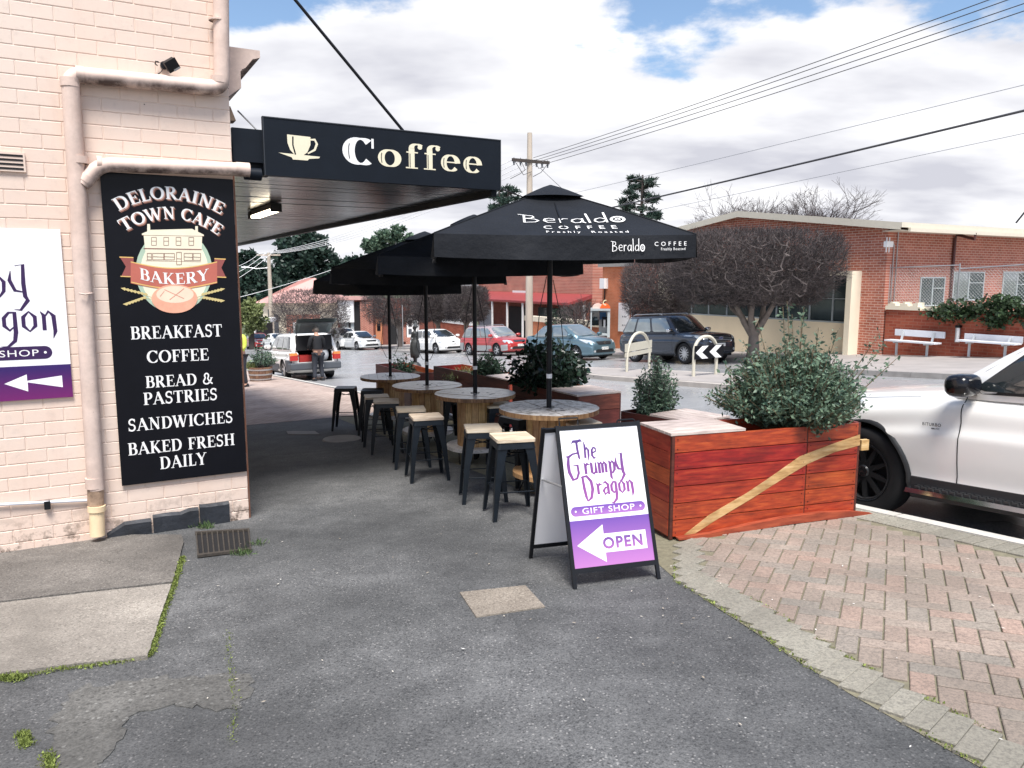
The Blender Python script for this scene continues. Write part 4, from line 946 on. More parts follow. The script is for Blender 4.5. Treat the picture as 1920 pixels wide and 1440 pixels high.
# ---------------------------------------------------------------- stools
M['seatwood'] = wood('stool_seat', (.50,.38,.26), (.74,.62,.46), (.84,.75,.62), .5, (1,10,10), rand=.12)
M['stoolm'] = simple('stool_metal', (.006,.010,.015), .4, var=.4, spec=.35, scale=9)
def stool(wood_top=True):
    root = thing('bar_stool', '', 'stool'); H = .66; a, b = .150, .205
    def rsq(h, r, n=3):
        pts = []
        for cx, cy, a0 in ((h-r,h-r,0),(-h+r,h-r,90),(-h+r,-h+r,180),(h-r,-h+r,270)):
            for i in range(n+1): an = R(a0+90*i/n); pts.append((cx+r*math.cos(an), cy+r*math.sin(an)))
        return pts
    if wood_top: mb = MB(); mb.prism([(x,y,H-.024) for x, y in rsq(.158,.02)], (0,0,.024)); mb.build('seat', M['seatwood'], root)
    mb = MB(); P0, P1 = rsq(a, .025), rsq(a+.010, .025); zt_ = H-.025 if wood_top else H
    mb.prism([(x,y,zt_-.006) for x, y in P0], (0,0,.0055))
    n = len(P0)
    for i in range(n): j = (i+1) % n; mb.poly([(*P0[i],zt_-.001),(*P0[j],zt_-.001),(*P1[j],zt_-.052),(*P1[i],zt_-.052)])
    mb.build('seat_frame' if wood_top else 'seat', M['stoolm'], root, smooth=30)
    # one pressed sheet leg, L section, then turned to the four corners
    mb = MB(); 
    def sec(z, r, w, th=.010): # L shaped strip cross section around corner (r,r)
        return [(r, r, z), (r-w, r, z), (r-w, r-th, z), (r-th, r-th, z), (r-th, r-w, z), (r, r-w, z)]
    S_ = [sec(zt_-.012, a-.004, .088), sec(zt_-.09, a+.006, .072), sec(.36, a+.028, .052), sec(.02, b-.002, .032), sec(0, b, .030)]
    for u, w_ in zip(S_, S_[1:]):
        for i in range(6): j = (i+1) % 6; mb.poly([u[i], u[j], w_[j], w_[i]])
    mb.poly(S_[-1]); mb.poly(S_[0]); lm = mb.mesh('leg', M['stoolm'])
    for k in range(4): o = link('leg', lm, root); o.rotation_euler = (0,0,k*math.pi/2)
    r = a+.036; q = MB().tube([(-r+.02,r-.02,.235),(r-.02,r-.02,.235)], .006, 6).mesh('footrest', M['stoolm'], 60)
    for k in range(4): o = link('footrest', q, root); o.rotation_euler = (0,0,k*math.pi/2)
    q = MB().tube([(-a,-a,zt_-.10),(0,0,zt_-.115),(a,a,zt_-.10)], .006, 6).mesh('cross_brace', M['stoolm'], 60)
    for k in range(2): o = link('cross_brace', q, root); o.rotation_euler = (0,0,k*math.pi/2)
    return root
def seat_at(px, py, h=.66):
    d = ray(px, py); s = d.x*US.x+d.y*US.y; k = (EYE-h)/(-d.z-SLOPE*s); x, y = d.x*k, d.y*k; ss = ST(Vector((x,y,0)))[0]; return Vector((x, y, gz(ss)))
sw = stool(True); sm = stool(False); G_ = 'tall metal bar stools around the spool tables'
LST = [(960,817,14,1,'nearest wooden seated bar stool, just left of the sandwich board'),
 (905,800,8,1,'wooden seated bar stool in front of the second spool table'),
 (799,779,16,1,'wooden seated bar stool before the third spool table, front one of the left row'),
 (770,765,12,1,'bar stool just behind the front stool of the left row'),
 (724,750,10,1,'bar stool with grey seat in the middle of the left row'),
 (706,742,14,1,'bar stool half hidden behind the grey seated one in the left row'),
 (698,730,4,0,'dark all metal bar stool beside the farthest spool table'),
 (648,726,3,0,'black all metal bar stool at the far left end, standing clear against the pink paving'),
 (1087,789,20,1,'bar stool behind the nearest spool table, its pale seat showing at the right'),
 (934,757,18,1,'bar stool behind the second spool table by the red planter'),
 (975,781,40,0,'black bar stool in the shade between the nearest spool table and the planters'),
 (842,735,30,0,'black bar stool behind the third spool table in the shade'),
 (858,742,5,0,'black bar stool between the second and third spool tables, on the planter side')]
fw_, fm_ = True, True
for px, py, rz, wd_, lab in LST:
    loc = seat_at(px, py)
    if wd_: o = sw if fw_ else copy_tree(sw); fw_ = False
    else: o = sm if fm_ else copy_tree(sm); fm_ = False
    finish(o, loc, R(rz), lab, G_)
# ---------------------------------------------------------------- parasols
m, t_, p = newmat('black_canvas'); vec = tcoord(t_); a = tnoise(t_, 3, 5, .6, vec); g_ = tnoise(t_, 400, 2, .5, vec)
t_.links.new(ramp(t_, a, [(.3, (.0055,.007,.010)), (.7, (.0105,.0125,.017))]), p.inputs['Base Color']); p.inputs['Roughness'].default_value = .62; p.inputs['Specular IOR Level'].default_value = .22; p.inputs['Sheen Weight'].default_value = .03
bump(t_, p, math_n('ADD', math_n('MULTIPLY', g_, .05, tree=t_), a, tree=t_), .7, .03); M['canvas'] = m
def parasol():
    root = thing('parasol', '', 'parasol'); HW = 1.01; ZE, ZA = 2.30, 2.74; drop = .175
    def surf(x, y):
        r = max(abs(x), abs(y))/HW; a = abs(min(abs(x), abs(y))/max(abs(x), abs(y), 1e-6)); sag = -.028*math.sin(math.pi*min(1, r))*(1-a*a)
        return ZE+(ZA-ZE)*(1-r)*(1+.06*r)+sag - .012*(1-a*a)*r
    for k in range(4):
        mb = MB(); Rm = Matrix.Rotation(k*math.pi/2, 4, 'Z')
        def fn(u, v):
            v2 = .02+.98*v; y = -HW*v2; x = (2*u-1)*HW*v2; return Rm @ Vector((x, y, surf(x, y)))
        mb.grid(fn, 14, 10); cp_ = mb.build('canopy_panel', M['canvas'], root, smooth=60)
        mb = MB()
        def fv(u, v):
            x = (2*u-1)*HW; w = .012*math.sin(u*14+k)*v+.006*math.sin(u*33)*v; z0 = surf(x, -HW)
            return Rm @ Vector((x, -HW-.002-.02*v+w, z0-drop*v-(.012*math.sin(math.pi*u)*v)))
        mb.grid(fv, 24, 4); mb.build('valance', M['canvas'], root, smooth=60)
    # hem seam lines
    mb = MB()
    for k in range(4):
        Rm = Matrix.Rotation(k*math.pi/2, 4, 'Z'); mb.tube([Rm @ Vector((-HW*f, -HW*f, surf(-HW*f, -HW*f)+.003)) for f in (.12,.4,.7,1.0)], .006, 5)
    mb.build('ridge_seam', M['canvas'], root)
    mb = MB()
    for k in range(4):
        Rm = Matrix.Rotation(k*math.pi/2, 4, 'Z')
        def fc(u, v):
            v2 = .03+.97*v; h = .26; y = -h*v2; x = (2*u-1)*h*v2; return Rm @ Vector((x, y, ZA+.045-.125*v2**1.15-.02*math.sin(math.pi*u)*v2*0+.012*math.sin(math.pi*u)*v))
        mb.grid(fc, 6, 4)
    mb.build('vent_cap', M['canvas'], root, smooth=50)
    MB().tube([(0,0,.02),(0,0,ZA+.02)], .024, 14).build('pole', M['bm'], root, smooth=50)
    MB().lathe([(.024,1.06),(.0265,1.06),(.0265,1.10),(.024,1.10)], 14).build('pole_tape', M['wht'], root)
    hub = MB().lathe([(.024,2.42),(.05,2.42),(.05,2.36),(.024,2.36)], 12).lathe([(.024,ZA-.06),(.06,ZA-.06),(.06,ZA-.02),(.024,ZA-.02)], 12).build('hub', M['bm'], root)
    for k in range(8):
        a = k*math.pi/4; L_ = HW*(1.41 if k % 2 else 1.0)*.985; d = Vector((math.cos(a), math.sin(a), 0)); 
        e = d*L_; e.z = ZE-.012
        MB().tube([d*.05+Vector((0,0,ZA-.05)), e], .008, 5).build('rib', M['bm'], root)
        mid_ = (d*.05+Vector((0,0,ZA-.05)))*.5+e*.5; MB().tube([d*.05+Vector((0,0,2.39)), mid_-Vector((0,0,.01))], .007, 5).build('strut', M['bm'], root)
    mb = MB(); mb.tube([(.03,-.0,1.95),(.10,-.03,1.6),(.13,-.04,1.3),(.05,-.03,1.13),(-.05,-.03,1.13),(-.13,-.03,1.3),(-.09,-.02,1.7),(-.03,0,1.98)], .004, 5); mb.build('pull_cord', M['bm'], root)
    # print on front canopy panel and on the valance
    def pc(x, y, d=0):   # y measured up the slope from the hem
        yy = -HW+y; return (x, yy-.0, surf(x, yy)+.006+d)
    mb = MB(); letters(mb, 'Beraldo', SAN, .20, pc, .10, .275, 'c', .075, .035, track=.03, wscale=1.18, step=.0003)
    def trk(txt, size, x0, y, plc, tr, w=.075):
        sans(mb, txt, size, plc, x0, y, 0, 1.0+tr, d=.0002)
    print_obj('canopy_lettering', mb, M['wht'], root); mb = MB(); trk('C O F F E E', .105, .13, .135, pc, .15); print_obj('canopy_lettering', mb, M['wht'], root); mb = MB(); trk('Freshly  Roasted', .062, .17, .045, pc, .5)
    print_obj('canopy_lettering', mb, M['wht'], root)
    mb = MB()
    def pv(x, y, d=0): z0 = surf(x, -HW); v = (drop-y)/drop; return (x, -HW-.010-.024*v-.012-d, z0-drop*v)
    letters(mb, 'Beraldo', SAN, .095, pv, .47, .055, 'c', .085, .04, track=.03, wscale=.74, step=.0002)
    sans(mb, 'C O F F E E', .045, pv, .80, .092, 0, 1.1, d=.0002, width=.25); sans(mb, 'Freshly Roasted', .030, pv, .82, .058, 0, 1.2, d=.0002, width=.19)
    print_obj('valance_lettering', mb, M['wht'], root)
    return root
par = parasol(); PG = 'black square parasols over the spool tables'
finish(par, place(T1), R(4.5), 'nearest black parasol with white coffee lettering on canopy and valance', PG)
_c = lambda o: [bpy.data.objects.remove(k) for k in list(o.children) if k.name.startswith('valance_lettering')]
_c(dup(par, place(T2), R(7), 'second black parasol from the camera, its peak just behind the nearest one', PG))
_c(dup(par, place(T3), R(2), 'third black parasol from the camera, low and mostly hidden in the row', PG))
_c(dup(par, place(T4, -.03), R(9), 'farthest black parasol, its corner hanging at the left end of the row', PG))
# ---------------------------------------------------------------- planters
M['cedar'] = wood('stained_cedar', (.16,.014,.009), (.36,.034,.015), (.50,.085,.026), .42, (1,10,10), rand=.16, bmp=.12, coat=.15)
M['cedarY'] = wood('stained_cedar_short', (.20,.030,.014), (.38,.062,.024), (.48,.11,.036), .42, (1,10,10), rand=.16, bmp=.12, coat=.15)
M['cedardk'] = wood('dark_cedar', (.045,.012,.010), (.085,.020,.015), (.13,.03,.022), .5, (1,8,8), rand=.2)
M['lid'] = wood('weathered_lid', (.34,.27,.24), (.55,.46,.42), (.68,.60,.56), .5, (1,12,12), rand=.1)
M['soil'] = simple('soil', (.03,.022,.015), .95, var=.5, scale=30, bmp=.5)
M['rawwood'] = wood('bare_wood', (.30,.17,.05), (.62,.42,.17), (.75,.58,.30), .6, (1,8,8), rand=.05)
def planter(label, loc, rz, Lx, Dy, H, nb_, joint=None, lid=(0,.6), dark_left=False, group='stained timber planter boxes along the kerb', front=None, tilt=0, lidd=None):
    """front face along +x from the local origin (front left bottom corner), depth towards +y"""
    root = thing('planter_box', label, 'planter', loc, rz, group); fm = front or M['cedar']
    hb = H/nb_; th_ = .022; z0 = .04
    for k in range(nb_):
        za, zb_ = z0+k*hb+.002, z0+(k+1)*hb-.0045
        cuts = [0.024, Lx-.024] if not joint else [0.024, joint-.006, joint+.006, Lx-.024]
        for i in range(0, len(cuts), 2):
            me = MB().box(cuts[i], cuts[i+1], random.uniform(-.002,.002), th_, za, zb_); me.build('board', fm, root)
            MB().box(cuts[i], cuts[i+1], Dy-th_, Dy+random.uniform(-.002,.002), za, zb_).build('board', fm, root)
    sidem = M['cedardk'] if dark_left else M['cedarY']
    for k in range(nb_):
        za, zb_ = z0+k*hb+.0015, z0+(k+1)*hb-.0025
        q = MB().box(0, Dy-.03, -th_, 0, za, zb_)
        for x_, mm in ((random.uniform(-.002,.001), sidem), (Lx-th_, M['cedarY'])):
            o = MB().box(0, Dy-.03, -th_, 0, za, zb_).build('board', mm, root); o.rotation_euler = (0,0,math.pi/2); o.location = (x_, .028, 0)
    mb = MB()
    for x in (.002, Lx-.026): 
        for y in (.002, Dy-.026): mb.box(x, x+.024, y, y+.024, .02, z0+H-.004)
    if joint: mb.box(joint-.005, joint+.005, .004, .03, .03, z0+H-.002)
    mb.build('corner_post', M['cedardk'], root)
    mb = MB()
    for x in (.03, Lx*.5, Lx-.09): mb.box(x, x+.06, .06, Dy-.06, 0, .045)
    mb.build('feet', M['cedardk'], root)
    MB().box(.03, Lx-.03, .03, Dy-.03, .06, z0+H-.10).build('soil', M['soil'], root)
    if lid:
        LD = lidd or Dy; n = max(3, int(round(LD/.085))); w = LD/n
        for k in range(n): MB().box(lid[0]-(.008 if lid[0] == 0 else 0), lid[1], k*w+.002, (k+1)*w-.003, z0+H+.001, z0+H+.019).build('lid_slat', M['lid'], root)
        mb = MB(); mb.box(lid[0]+.03, lid[1]-.01, .03, LD-.03, z0+H-.03, z0+H-.002); mb.build('lid_batten', M['cedardk'], root)
    # screws
    mb = MB()
    for k in range(nb_):
        for x in ((.045, Lx-.045) if not joint else (.045, joint-.03, joint+.03, Lx-.045)):
            for f in (.22, .78): mb.tube([(x, .0005, z0+(k+f)*hb), (x, -.0035, z0+(k+f)*hb)], .0035, 6)
    o = mb.build('screw_heads', M['bm'], root); o['kind'] = 'stuff'
    return root
p0 = on_g(1255,1015); p1 = Vector((2.66,5.76,0)); yaw = math.atan2(p1.y-p0.y, p1.x-p0.x); Lx = (Vector((p1.x,p1.y,0))-Vector((p0.x,p0.y,0))).length
P1 = planter('large red stained planter box with dark green bush in front of the white car', p0-Vector((0,0,.01)), yaw, Lx, .46, .725, 6, joint=Lx*.70, lid=(0,.60))
def p1loc(px, py, out=.006):   # pixel on planter front plane -> local x,z
    n = Vector((math.sin(yaw), -math.cos(yaw), 0)); d = ray(px, py); o = Vector((0,0,EYE)); pp = p0+n*out
    k = (pp-o).dot(n)/d.dot(n); q = o+d*k; r = q-p0; return (r.x*math.cos(yaw)+r.y*math.sin(yaw), q.z-p0.z+.01)
# pale bare stripe, bowed skirting strip and the block at the end
pts_t = [(1283,1003),(1330,966),(1400,925),(1455,888),(1500,856),(1560,833),(1613,815)]; pts_b = [(1300,1003),(1345,974),(1410,935),(1465,900),(1515,870),(1565,848),(1613,835)]
mb = MB(); tt = [p1loc(*q) for q in pts_t]; bb = [p1loc(*q) for q in pts_b]
for i in range(6): mb.hexa([(bb[i][0],-.0035,bb[i][1]),(bb[i+1][0],-.0035,bb[i+1][1]),(bb[i+1][0],-.0005,bb[i+1][1]),(bb[i][0],-.0005,bb[i][1]),(tt[i][0],-.0035,tt[i][1]),(tt[i+1][0],-.0035,tt[i+1][1]),(tt[i+1][0],-.0005,tt[i+1][1]),(tt[i][0],-.0005,tt[i][1])])
mb.build('bare_stripe', M['rawwood'], P1)
top = [(1268,1007),(1330,998),(1400,982),(1470,968),(1540,959),(1590,957),(1638,962)]; bot = [(1270,1011),(1330,1006),(1400,994),(1470,982),(1540,973),(1590,972),(1632,980)]
mb = MB(); tt = [p1loc(*q, .02) for q in top]; bb = [p1loc(*q, .02) for q in bot]
for i in range(6): mb.hexa([(bb[i][0],-.045-.006*i/6,bb[i][1]),(bb[i+1][0],-.045-.006*(i+1)/6,bb[i+1][1]),(bb[i+1][0],-.004,bb[i+1][1]),(bb[i][0],-.004,bb[i][1]),(tt[i][0],-.045-.006*i/6,tt[i][1]),(tt[i+1][0],-.045-.006*(i+1)/6,tt[i+1][1]),(tt[i+1][0],-.004,tt[i+1][1]),(tt[i][0],-.004,tt[i][1])])
mb.build('bowed_skirting', wood('skirting_wood', (.20,.035,.02), (.36,.075,.035), (.46,.11,.05), .4, (1,9,9)), P1)
a = p1loc(1614,845,0); b_ = p1loc(1634,824,0); MB().box(a[0]+.004, a[0]+.075, .0, .035, a[1], b_[1]).build('end_block', M['rawwood'], P1)
# planter 2: dark, behind the first, along the kerb
def pl_top(px, py, h=.77):
    return seat_at(px, py, h)
q0 = Vector((1.90,5.98,0)); q0.z = gz(ST(q0)[0]); q1 = Vector((1.02,7.12,0)); 
yaw2 = math.atan2(q0.y-q1.y, q0.x-q1.x); L2 = (Vector((q0.x,q0.y))-Vector((q1.x,q1.y))).length
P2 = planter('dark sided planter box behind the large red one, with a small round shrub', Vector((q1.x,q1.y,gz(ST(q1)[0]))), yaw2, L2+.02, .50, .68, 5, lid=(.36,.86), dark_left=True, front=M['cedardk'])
c3 = seat_at(1083,744,.74); e3 = seat_at(1158,733,.74); yaw3 = math.atan2(e3.y-c3.y, e3.x-c3.x); yaw3 = ANG
c3.z = gz(ST(c3)[0]); P3 = planter('planter box with pale lid and glossy dark bush behind the nearest parasol pole', c3, yaw3, .60, 1.45, .70, 4, lid=(0,.60), lidd=.62, dark_left=True, front=wood('brown_cedar', (.10,.025,.015), (.19,.045,.028), (.28,.075,.045), .5, (1,8,8), rand=.1))
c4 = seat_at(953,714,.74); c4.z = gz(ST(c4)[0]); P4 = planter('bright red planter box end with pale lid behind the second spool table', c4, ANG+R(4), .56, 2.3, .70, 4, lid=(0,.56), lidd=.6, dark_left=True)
c5 = Wd(12.5, 5.06); P5 = planter('farthest low dark red planter box, beside the statue', c5, ANG, .6, 1.8, .70, 4, lid=None, dark_left=True, front=M['cedardk'])
# ---------------------------------------------------------------- vehicles
def paint(name, col, metal=0., rough=.32):
    m, t, p = newmat(name); p.inputs['Base Color'].default_value = (*col, 1); p.inputs['Metallic'].default_value = metal; p.inputs['Roughness'].default_value = rough
    p.inputs['Coat Weight'].default_value = .8; p.inputs['Coat Roughness'].default_value = .04
    n = tnoise(t, 2.2, 4, .6); t.links.new(mixc(t, math_n('MULTIPLY', n, .25, tree=t), col, tuple(q*.8 for q in col)), p.inputs['Base Color']); return m
M['glass'] = simple('car_glass', (.02,.026,.028), .04, var=.3, spec=1.0, scale=2)
M['glass'].node_tree.nodes['Principled BSDF'].inputs['Coat Weight'].default_value = 1
M['glass_sheen'] = simple('sky_sheen_glass', (.30,.34,.35), .06, var=.2, spec=1.0, scale=2, metal=.5)  # brighter copy of the glass; its pale tone stands in for reflected sky
M['tyre'] = simple('tyre', (.014,.014,.015), .75, var=.3, spec=.3)
M['alloy'] = simple('alloy', (.55,.56,.58), .3, metal=.75, var=.06)
M['darkrim'] = simple('dark_rim', (.022,.023,.025), .3, metal=.3, var=.1)
M['trim'] = simple('black_trim', (.018,.019,.021), .5, var=.15)
M['trimg'] = simple('grey_cladding', (.075,.085,.10), .6, var=.15)
M['lampc'] = simple('headlamp', (.62,.66,.68), .08, metal=.35, var=.3, scale=14, spec=1)
M['tail'] = simple('tail_red', (.45,.012,.008), .15, var=.2, spec=.8)
M['amber'] = simple('amber_lens', (.75,.25,.05), .15, var=.2, spec=.8)
M['chrome'] = simple('chrome', (.7,.71,.72), .12, metal=1, var=.05)
M['plate'] = simple('plate', (.80,.80,.76), .5, var=.03)
M['plateink'] = simple('plate_ink', (.03,.05,.13), .5)
M['dark'] = simple('dark_interior', (.012,.012,.014), .8)
def resample(poly, n):
    P = [Vector(p) for p in poly]; m = len(P); L_ = [(P[(i+1) % m]-P[i]).length for i in range(m)]; T = sum(L_); out = []
    for k in range(n):
        d = T*k/n; i = 0
        while d > L_[i] and i < m-1: d -= L_[i]; i += 1
        out.append(P[i].lerp(P[(i+1) % m], d/max(L_[i], 1e-9)))
    return out
def corners(poly, r, n=3):
    P = [Vector(p) for p in poly]; m = len(P); out = []
    for i in range(m):
        a, b, c = P[i-1], P[i], P[(i+1) % m]; u = (a-b); w = (c-b); rr = min(r, u.length*.45, w.length*.45)
        A_ = b+u.normalized()*rr; C_ = b+w.normalized()*rr
        for k in range(n+1): f = k/n; out.append(A_*(1-f)**2+b*2*f*(1-f)+C_*f*f)
    return out
def carve(name, bvh, poly, axis, mat, parent, off=.004, rnd=.03, rings=5, seg=None, side=1, thick=0):
    """lay a closed outline onto the body by casting rays; axis 'y': outline in (x,z), 'x': outline in (y,z), 'z': outline in (x,y)"""
    P = corners(poly, rnd) if rnd else [Vector(p) for p in poly]
    n = seg or max(20, len(P)); n = len(P) if n < len(P) else n; P = resample(P, max(n, 28)); n = len(P)
    c = sum(P, Vector((0, 0)))/n; V = []; last = None
    def cast(q):
        if axis == 'y': o, d = Vector((q.x, 3*side, q.y)), Vector((0,-side,0))
        elif axis == 'x': o, d = Vector((4*side, q.x, q.y)), Vector((-side,0,0))
        else: o, d = Vector((q.x, q.y, 4)), Vector((0,0,-1))
        h = bvh.ray_cast(o, d)
        return (h[0]+(-d)*off) if h[0] is not None else None
    pc = cast(c); V = [pc]; 
    for r in range(1, rings+1):
        for q in P: V.append(cast(c+(q-c)*r/rings))
    good = [v for v in V if v is not None]
    if not good: return None
    av = sum(good, Vector())/len(good)
    ax = {'x':0,'y':1,'z':2}[axis]
    for i, v in enumerate(V):
        if v is None:
            q = c if i == 0 else c+(P[(i-1) % n]-c)*(((i-1)//n)+1)/rings
            v = Vector((av.x, q.x, q.y)) if axis == 'x' else Vector((q.x, av.y, q.y)) if axis == 'y' else Vector((q.x, q.y, av.z)); V[i] = v
    F = []
    for k in range(n): F.append((0, 1+k, 1+(k+1) % n))
    for r in range(rings-1):
        for k in range(n): a = 1+r*n; F.append((a+k, a+n+k, a+n+(k+1) % n, a+(k+1) % n))
    me = bpy.data.meshes.new(name); me.from_pydata([tuple(v) for v in V], [], F); me.materials.append(mat); fixnorm(me); smooth_by(me, 45)
    return link(name, me, parent)
def seam(bvh, pts, axis, side, mat, parent, w=.008, off=.003, name='door_seam'):
    P = []
    for a, b in zip(pts, pts[1:]):
        for k in range(8): P.append(Vector(a).lerp(Vector(b), k/8))
    P.append(Vector(pts[-1])); Ls, Rs = ribbon([tuple(p) for p in P], w, 0, 0); rows = []
    for A_ in (Ls, Rs):
        r = []
        for q in A_:
            o, d = (Vector((q.x, 3*side, q.y)), Vector((0,-side,0))) if axis == 'y' else (Vector((4*side, q.x, q.y)), Vector((-side,0,0))) if axis == 'x' else (Vector((q.x, q.y, 4)), Vector((0,0,-1)))
            h = bvh.ray_cast(o, d); r.append(h[0]-d*off if h[0] is not None else None)
        rows.append(r)
    mb = MB()
    for i in range(len(P)-1):
        q = [rows[0][i], rows[1][i], rows[1][i+1], rows[0][i+1]]
        if all(x is not None for x in q): mb.poly(q)
    if mb.f: return mb.build(name, mat, parent)
def wheel(parent, x, y, R_, w, rim, spokes, side, hub=None, name='wheel', face=.66):
    mb = MB(); o = side*w/2
    prof = [(R_*.66,-w*.42),(R_*.80,-w*.5),(R_*.95,-w*.46),(R_,-w*.32),(R_,w*.32),(R_*.95,w*.46),(R_*.80,w*.5),(R_*.66,w*.42),(R_*.66,-w*.42)]
    mb.lathe(prof, 36, axis='y'); t = mb.build(name, M['tyre'], parent, smooth=50, loc=(x, y, R_))
    mb = MB(); rr = R_*.67
    mb.lathe([(0,side*w*.05),(rr*.96,side*w*.05),(rr,side*w*.42),(rr*.93,side*w*.44),(rr*.90,side*w*.38),(rr*.90,side*w*.1)], 32, axis='y', mi=1)
    mb.lathe([(rr*.90,side*w*.36),(rr,side*w*.46),(rr*1.01,side*w*.40)], 32, axis='y', mi=0)
    mb.lathe([(0,side*w*.40),(rr*.17,side*w*.40),(rr*.22,side*w*.33),(rr*.22,side*w*.1)], 16, axis='y', mi=0)
    for k in range(spokes):
        a = 2*math.pi*k/spokes+.25; c_, s_ = math.cos(a), math.sin(a); w1, w2 = rr*(.10 if spokes > 6 else .16), rr*(.06 if spokes > 6 else .12)
        def P(r, ww, y_): return (c_*r-s_*ww, y_, s_*r+c_*ww)
        y0, y1 = side*w*.34, side*w*.40; yb = side*w*.16
        mb.hexa([P(rr*.14,-w1,yb),P(rr*.14,w1,yb),P(rr*.94,w2,yb+side*.02),P(rr*.94,-w2,yb+side*.02),P(rr*.14,-w1,y0),P(rr*.14,w1,y0),P(rr*.94,w2,y1),P(rr*.94,-w2,y1)], 0)
    r_ = mb.build('rim', [rim, M['dark']], t, smooth=35)
    return t
def mirror_obj(parent, x, y, z, side, mat, sc=1.0, lower=None):
    mb = MB()
    def f(u, v):
        a = 2*math.pi*u; b = math.pi*(v-.5); cx_ = math.cos(b); sg = lambda q, e: math.copysign(abs(q)**e, q)
        return (x+.085*sc*sg(cx_*math.cos(a), .6)*1.0, y+side*(.10*sc)+.115*sc*sg(cx_*math.sin(a), .6), z+.075*sc*sg(math.sin(b), .7))
    mb.grid(f, 20, 10); o = mb.build('mirror', mat, parent, smooth=60)
    MB().box(x-.02, x+.05, min(y-side*.05, y+side*.06), max(y-side*.05, y+side*.06), z-.075*sc, z-.045*sc).build('mirror_arm', M['trim'], o)
    return o
def car(label, loc, rz, sp, group=None, cat='car', name='parked_car'):
    root = thing(name, label, cat, loc, rz, group)
    Lh = sp['L']/2; w = sp['W']/2; H = sp['H']; cl = sp.get('cl', .18); hood = sp['hood']; belt = sp['belt']; nose = sp.get('nose', hood-.12); tailh = sp.get('tail', belt)
    xa0, xa1, xc1, xc0 = sp['xa0'], sp['xa1'], sp['xc1'], sp['xc0']; wb = sp['wb']; xf = sp.get('xf', wb/2+.08); xr = xf-wb; RW = sp['RW']; pm_ = sp['paint']
    st_ = [(-Lh, .74, cl+.18, tailh-.14, tailh-.12), (-Lh+.05, .86, cl+.10, tailh-.07, tailh-.05), (-Lh+.30, .96, cl+.02, tailh-.04, tailh+.0), (max(-Lh+.45, xc0), .985, cl, belt-.04, max(tailh, belt-.02)+.0),
           (xr+RW*1.0, 1.0, cl, belt-.05, belt), (0, 1.0, cl, belt-.06, belt), (xa0-.35, 1.0, cl, belt-.05, belt+.0), (xa0+.02, .995, cl, belt-.07, hood+.015), (xf+.0, .99, cl, hood-.13, hood-.01),
           (Lh-.50, .975, cl, hood-.16, hood-.045), (Lh-.24, .92, cl+.02, nose-.09, nose+.0), (Lh-.07, .82, cl+.05, nose-.20, nose-.12), (Lh, .66, cl+.10, nose-.30, nose-.25)]
    st_ = sorted(st_, key=lambda q: q[0])
    mb = MB(); rings = []
    for (x, wf, zb, zs, zt) in st_:
        ww = w*wf; hgt = zs-zb
        half = [(0,zb),(ww*.80,zb),(ww*.965,zb+.06),(ww*.990,zb+hgt*.16),(ww*.968,zb+hgt*.23),(ww*.995,zb+hgt*.40),(ww*1.0,zb+hgt*.62),(ww*.998,zb+hgt*.68),(ww*.962,zb+hgt*.76),(ww*.965,zs-.10*hgt),(ww*.92,zs+.0),(ww*.80,zs+(zt-zs)*.62),(ww*.42,zt-(zt-zs)*.06),(0,zt)]
        ring = [(x, y, z) for y, z in half]+[(x, -y, z) for y, z in reversed(half[1:-1])]; rings.append(ring)
    nr = len(rings[0]); mb.v = [p for r in rings for p in r]
    for i in range(len(rings)-1):
        for k in range(nr): mb.f.append((i*nr+k, (i+1)*nr+k, (i+1)*nr+(k+1) % nr, i*nr+(k+1) % nr)); mb.m.append(0)
    mb.f.append(tuple(range(nr))); mb.m.append(0); mb.f.append(tuple((len(rings)-1)*nr+k for k in reversed(range(nr)))); mb.m.append(0)
    me = mb.mesh('body', [pm_, M['dark']]); b = link('body', me)
    md = b.modifiers.new('s', 'SUBSURF'); md.levels = 2; md.render_levels = 2
    # arches
    cut = MB()
    for xx in (xf, xr):
        for sd in (1, -1): cut.lathe([(0, sd*(w-.30)),(RW*1.13, sd*(w-.30)),(RW*1.16, sd*(w+.2)),(0, sd*(w+.2))], 28, c=(xx,0,RW*1.0), axis='y', mi=1)
    if sp.get('open_boot'): ob = sp['open_boot']; cut.box(-Lh-.3, -Lh+ob[0], -ob[1], ob[1], ob[2], belt+.3, mi=1)
    cm = cut.mesh('cutter', [pm_, M['dark']]); co = link('cutter', cm)
    md = b.modifiers.new('b', 'BOOLEAN'); md.operation = 'DIFFERENCE'; md.object = co; md.solver = 'EXACT'
    me2 = bake(b); bpy.data.objects.remove(b)
    # cabin
    wb_ = w*.905; wr = w*sp.get('roofw', .70); zr = H; crown = .05; zb0 = belt-.10
    fl = .16
    secs = [(zb0, xa0+.06, xc0-.04, wb_+.012), (belt+.02, xa0-.0, xc0+.0, wb_-.002), (belt+(zr-belt)*.5, xa0+(xa1-xa0)*.5+.02, xc0+(xc1-xc0)*.5-.03, wb_+(wr-wb_)*.46), (zr-.085, xa0+(xa1-xa0)*.93, xc0+(xc1-xc0)*.93-.02, wr+.035), (zr-.025, xa1-.04, xc1+.06, wr-.06), (zr, xa1-.35, xc1+.35, wr-.30)]
    cb = MB(); nn = []
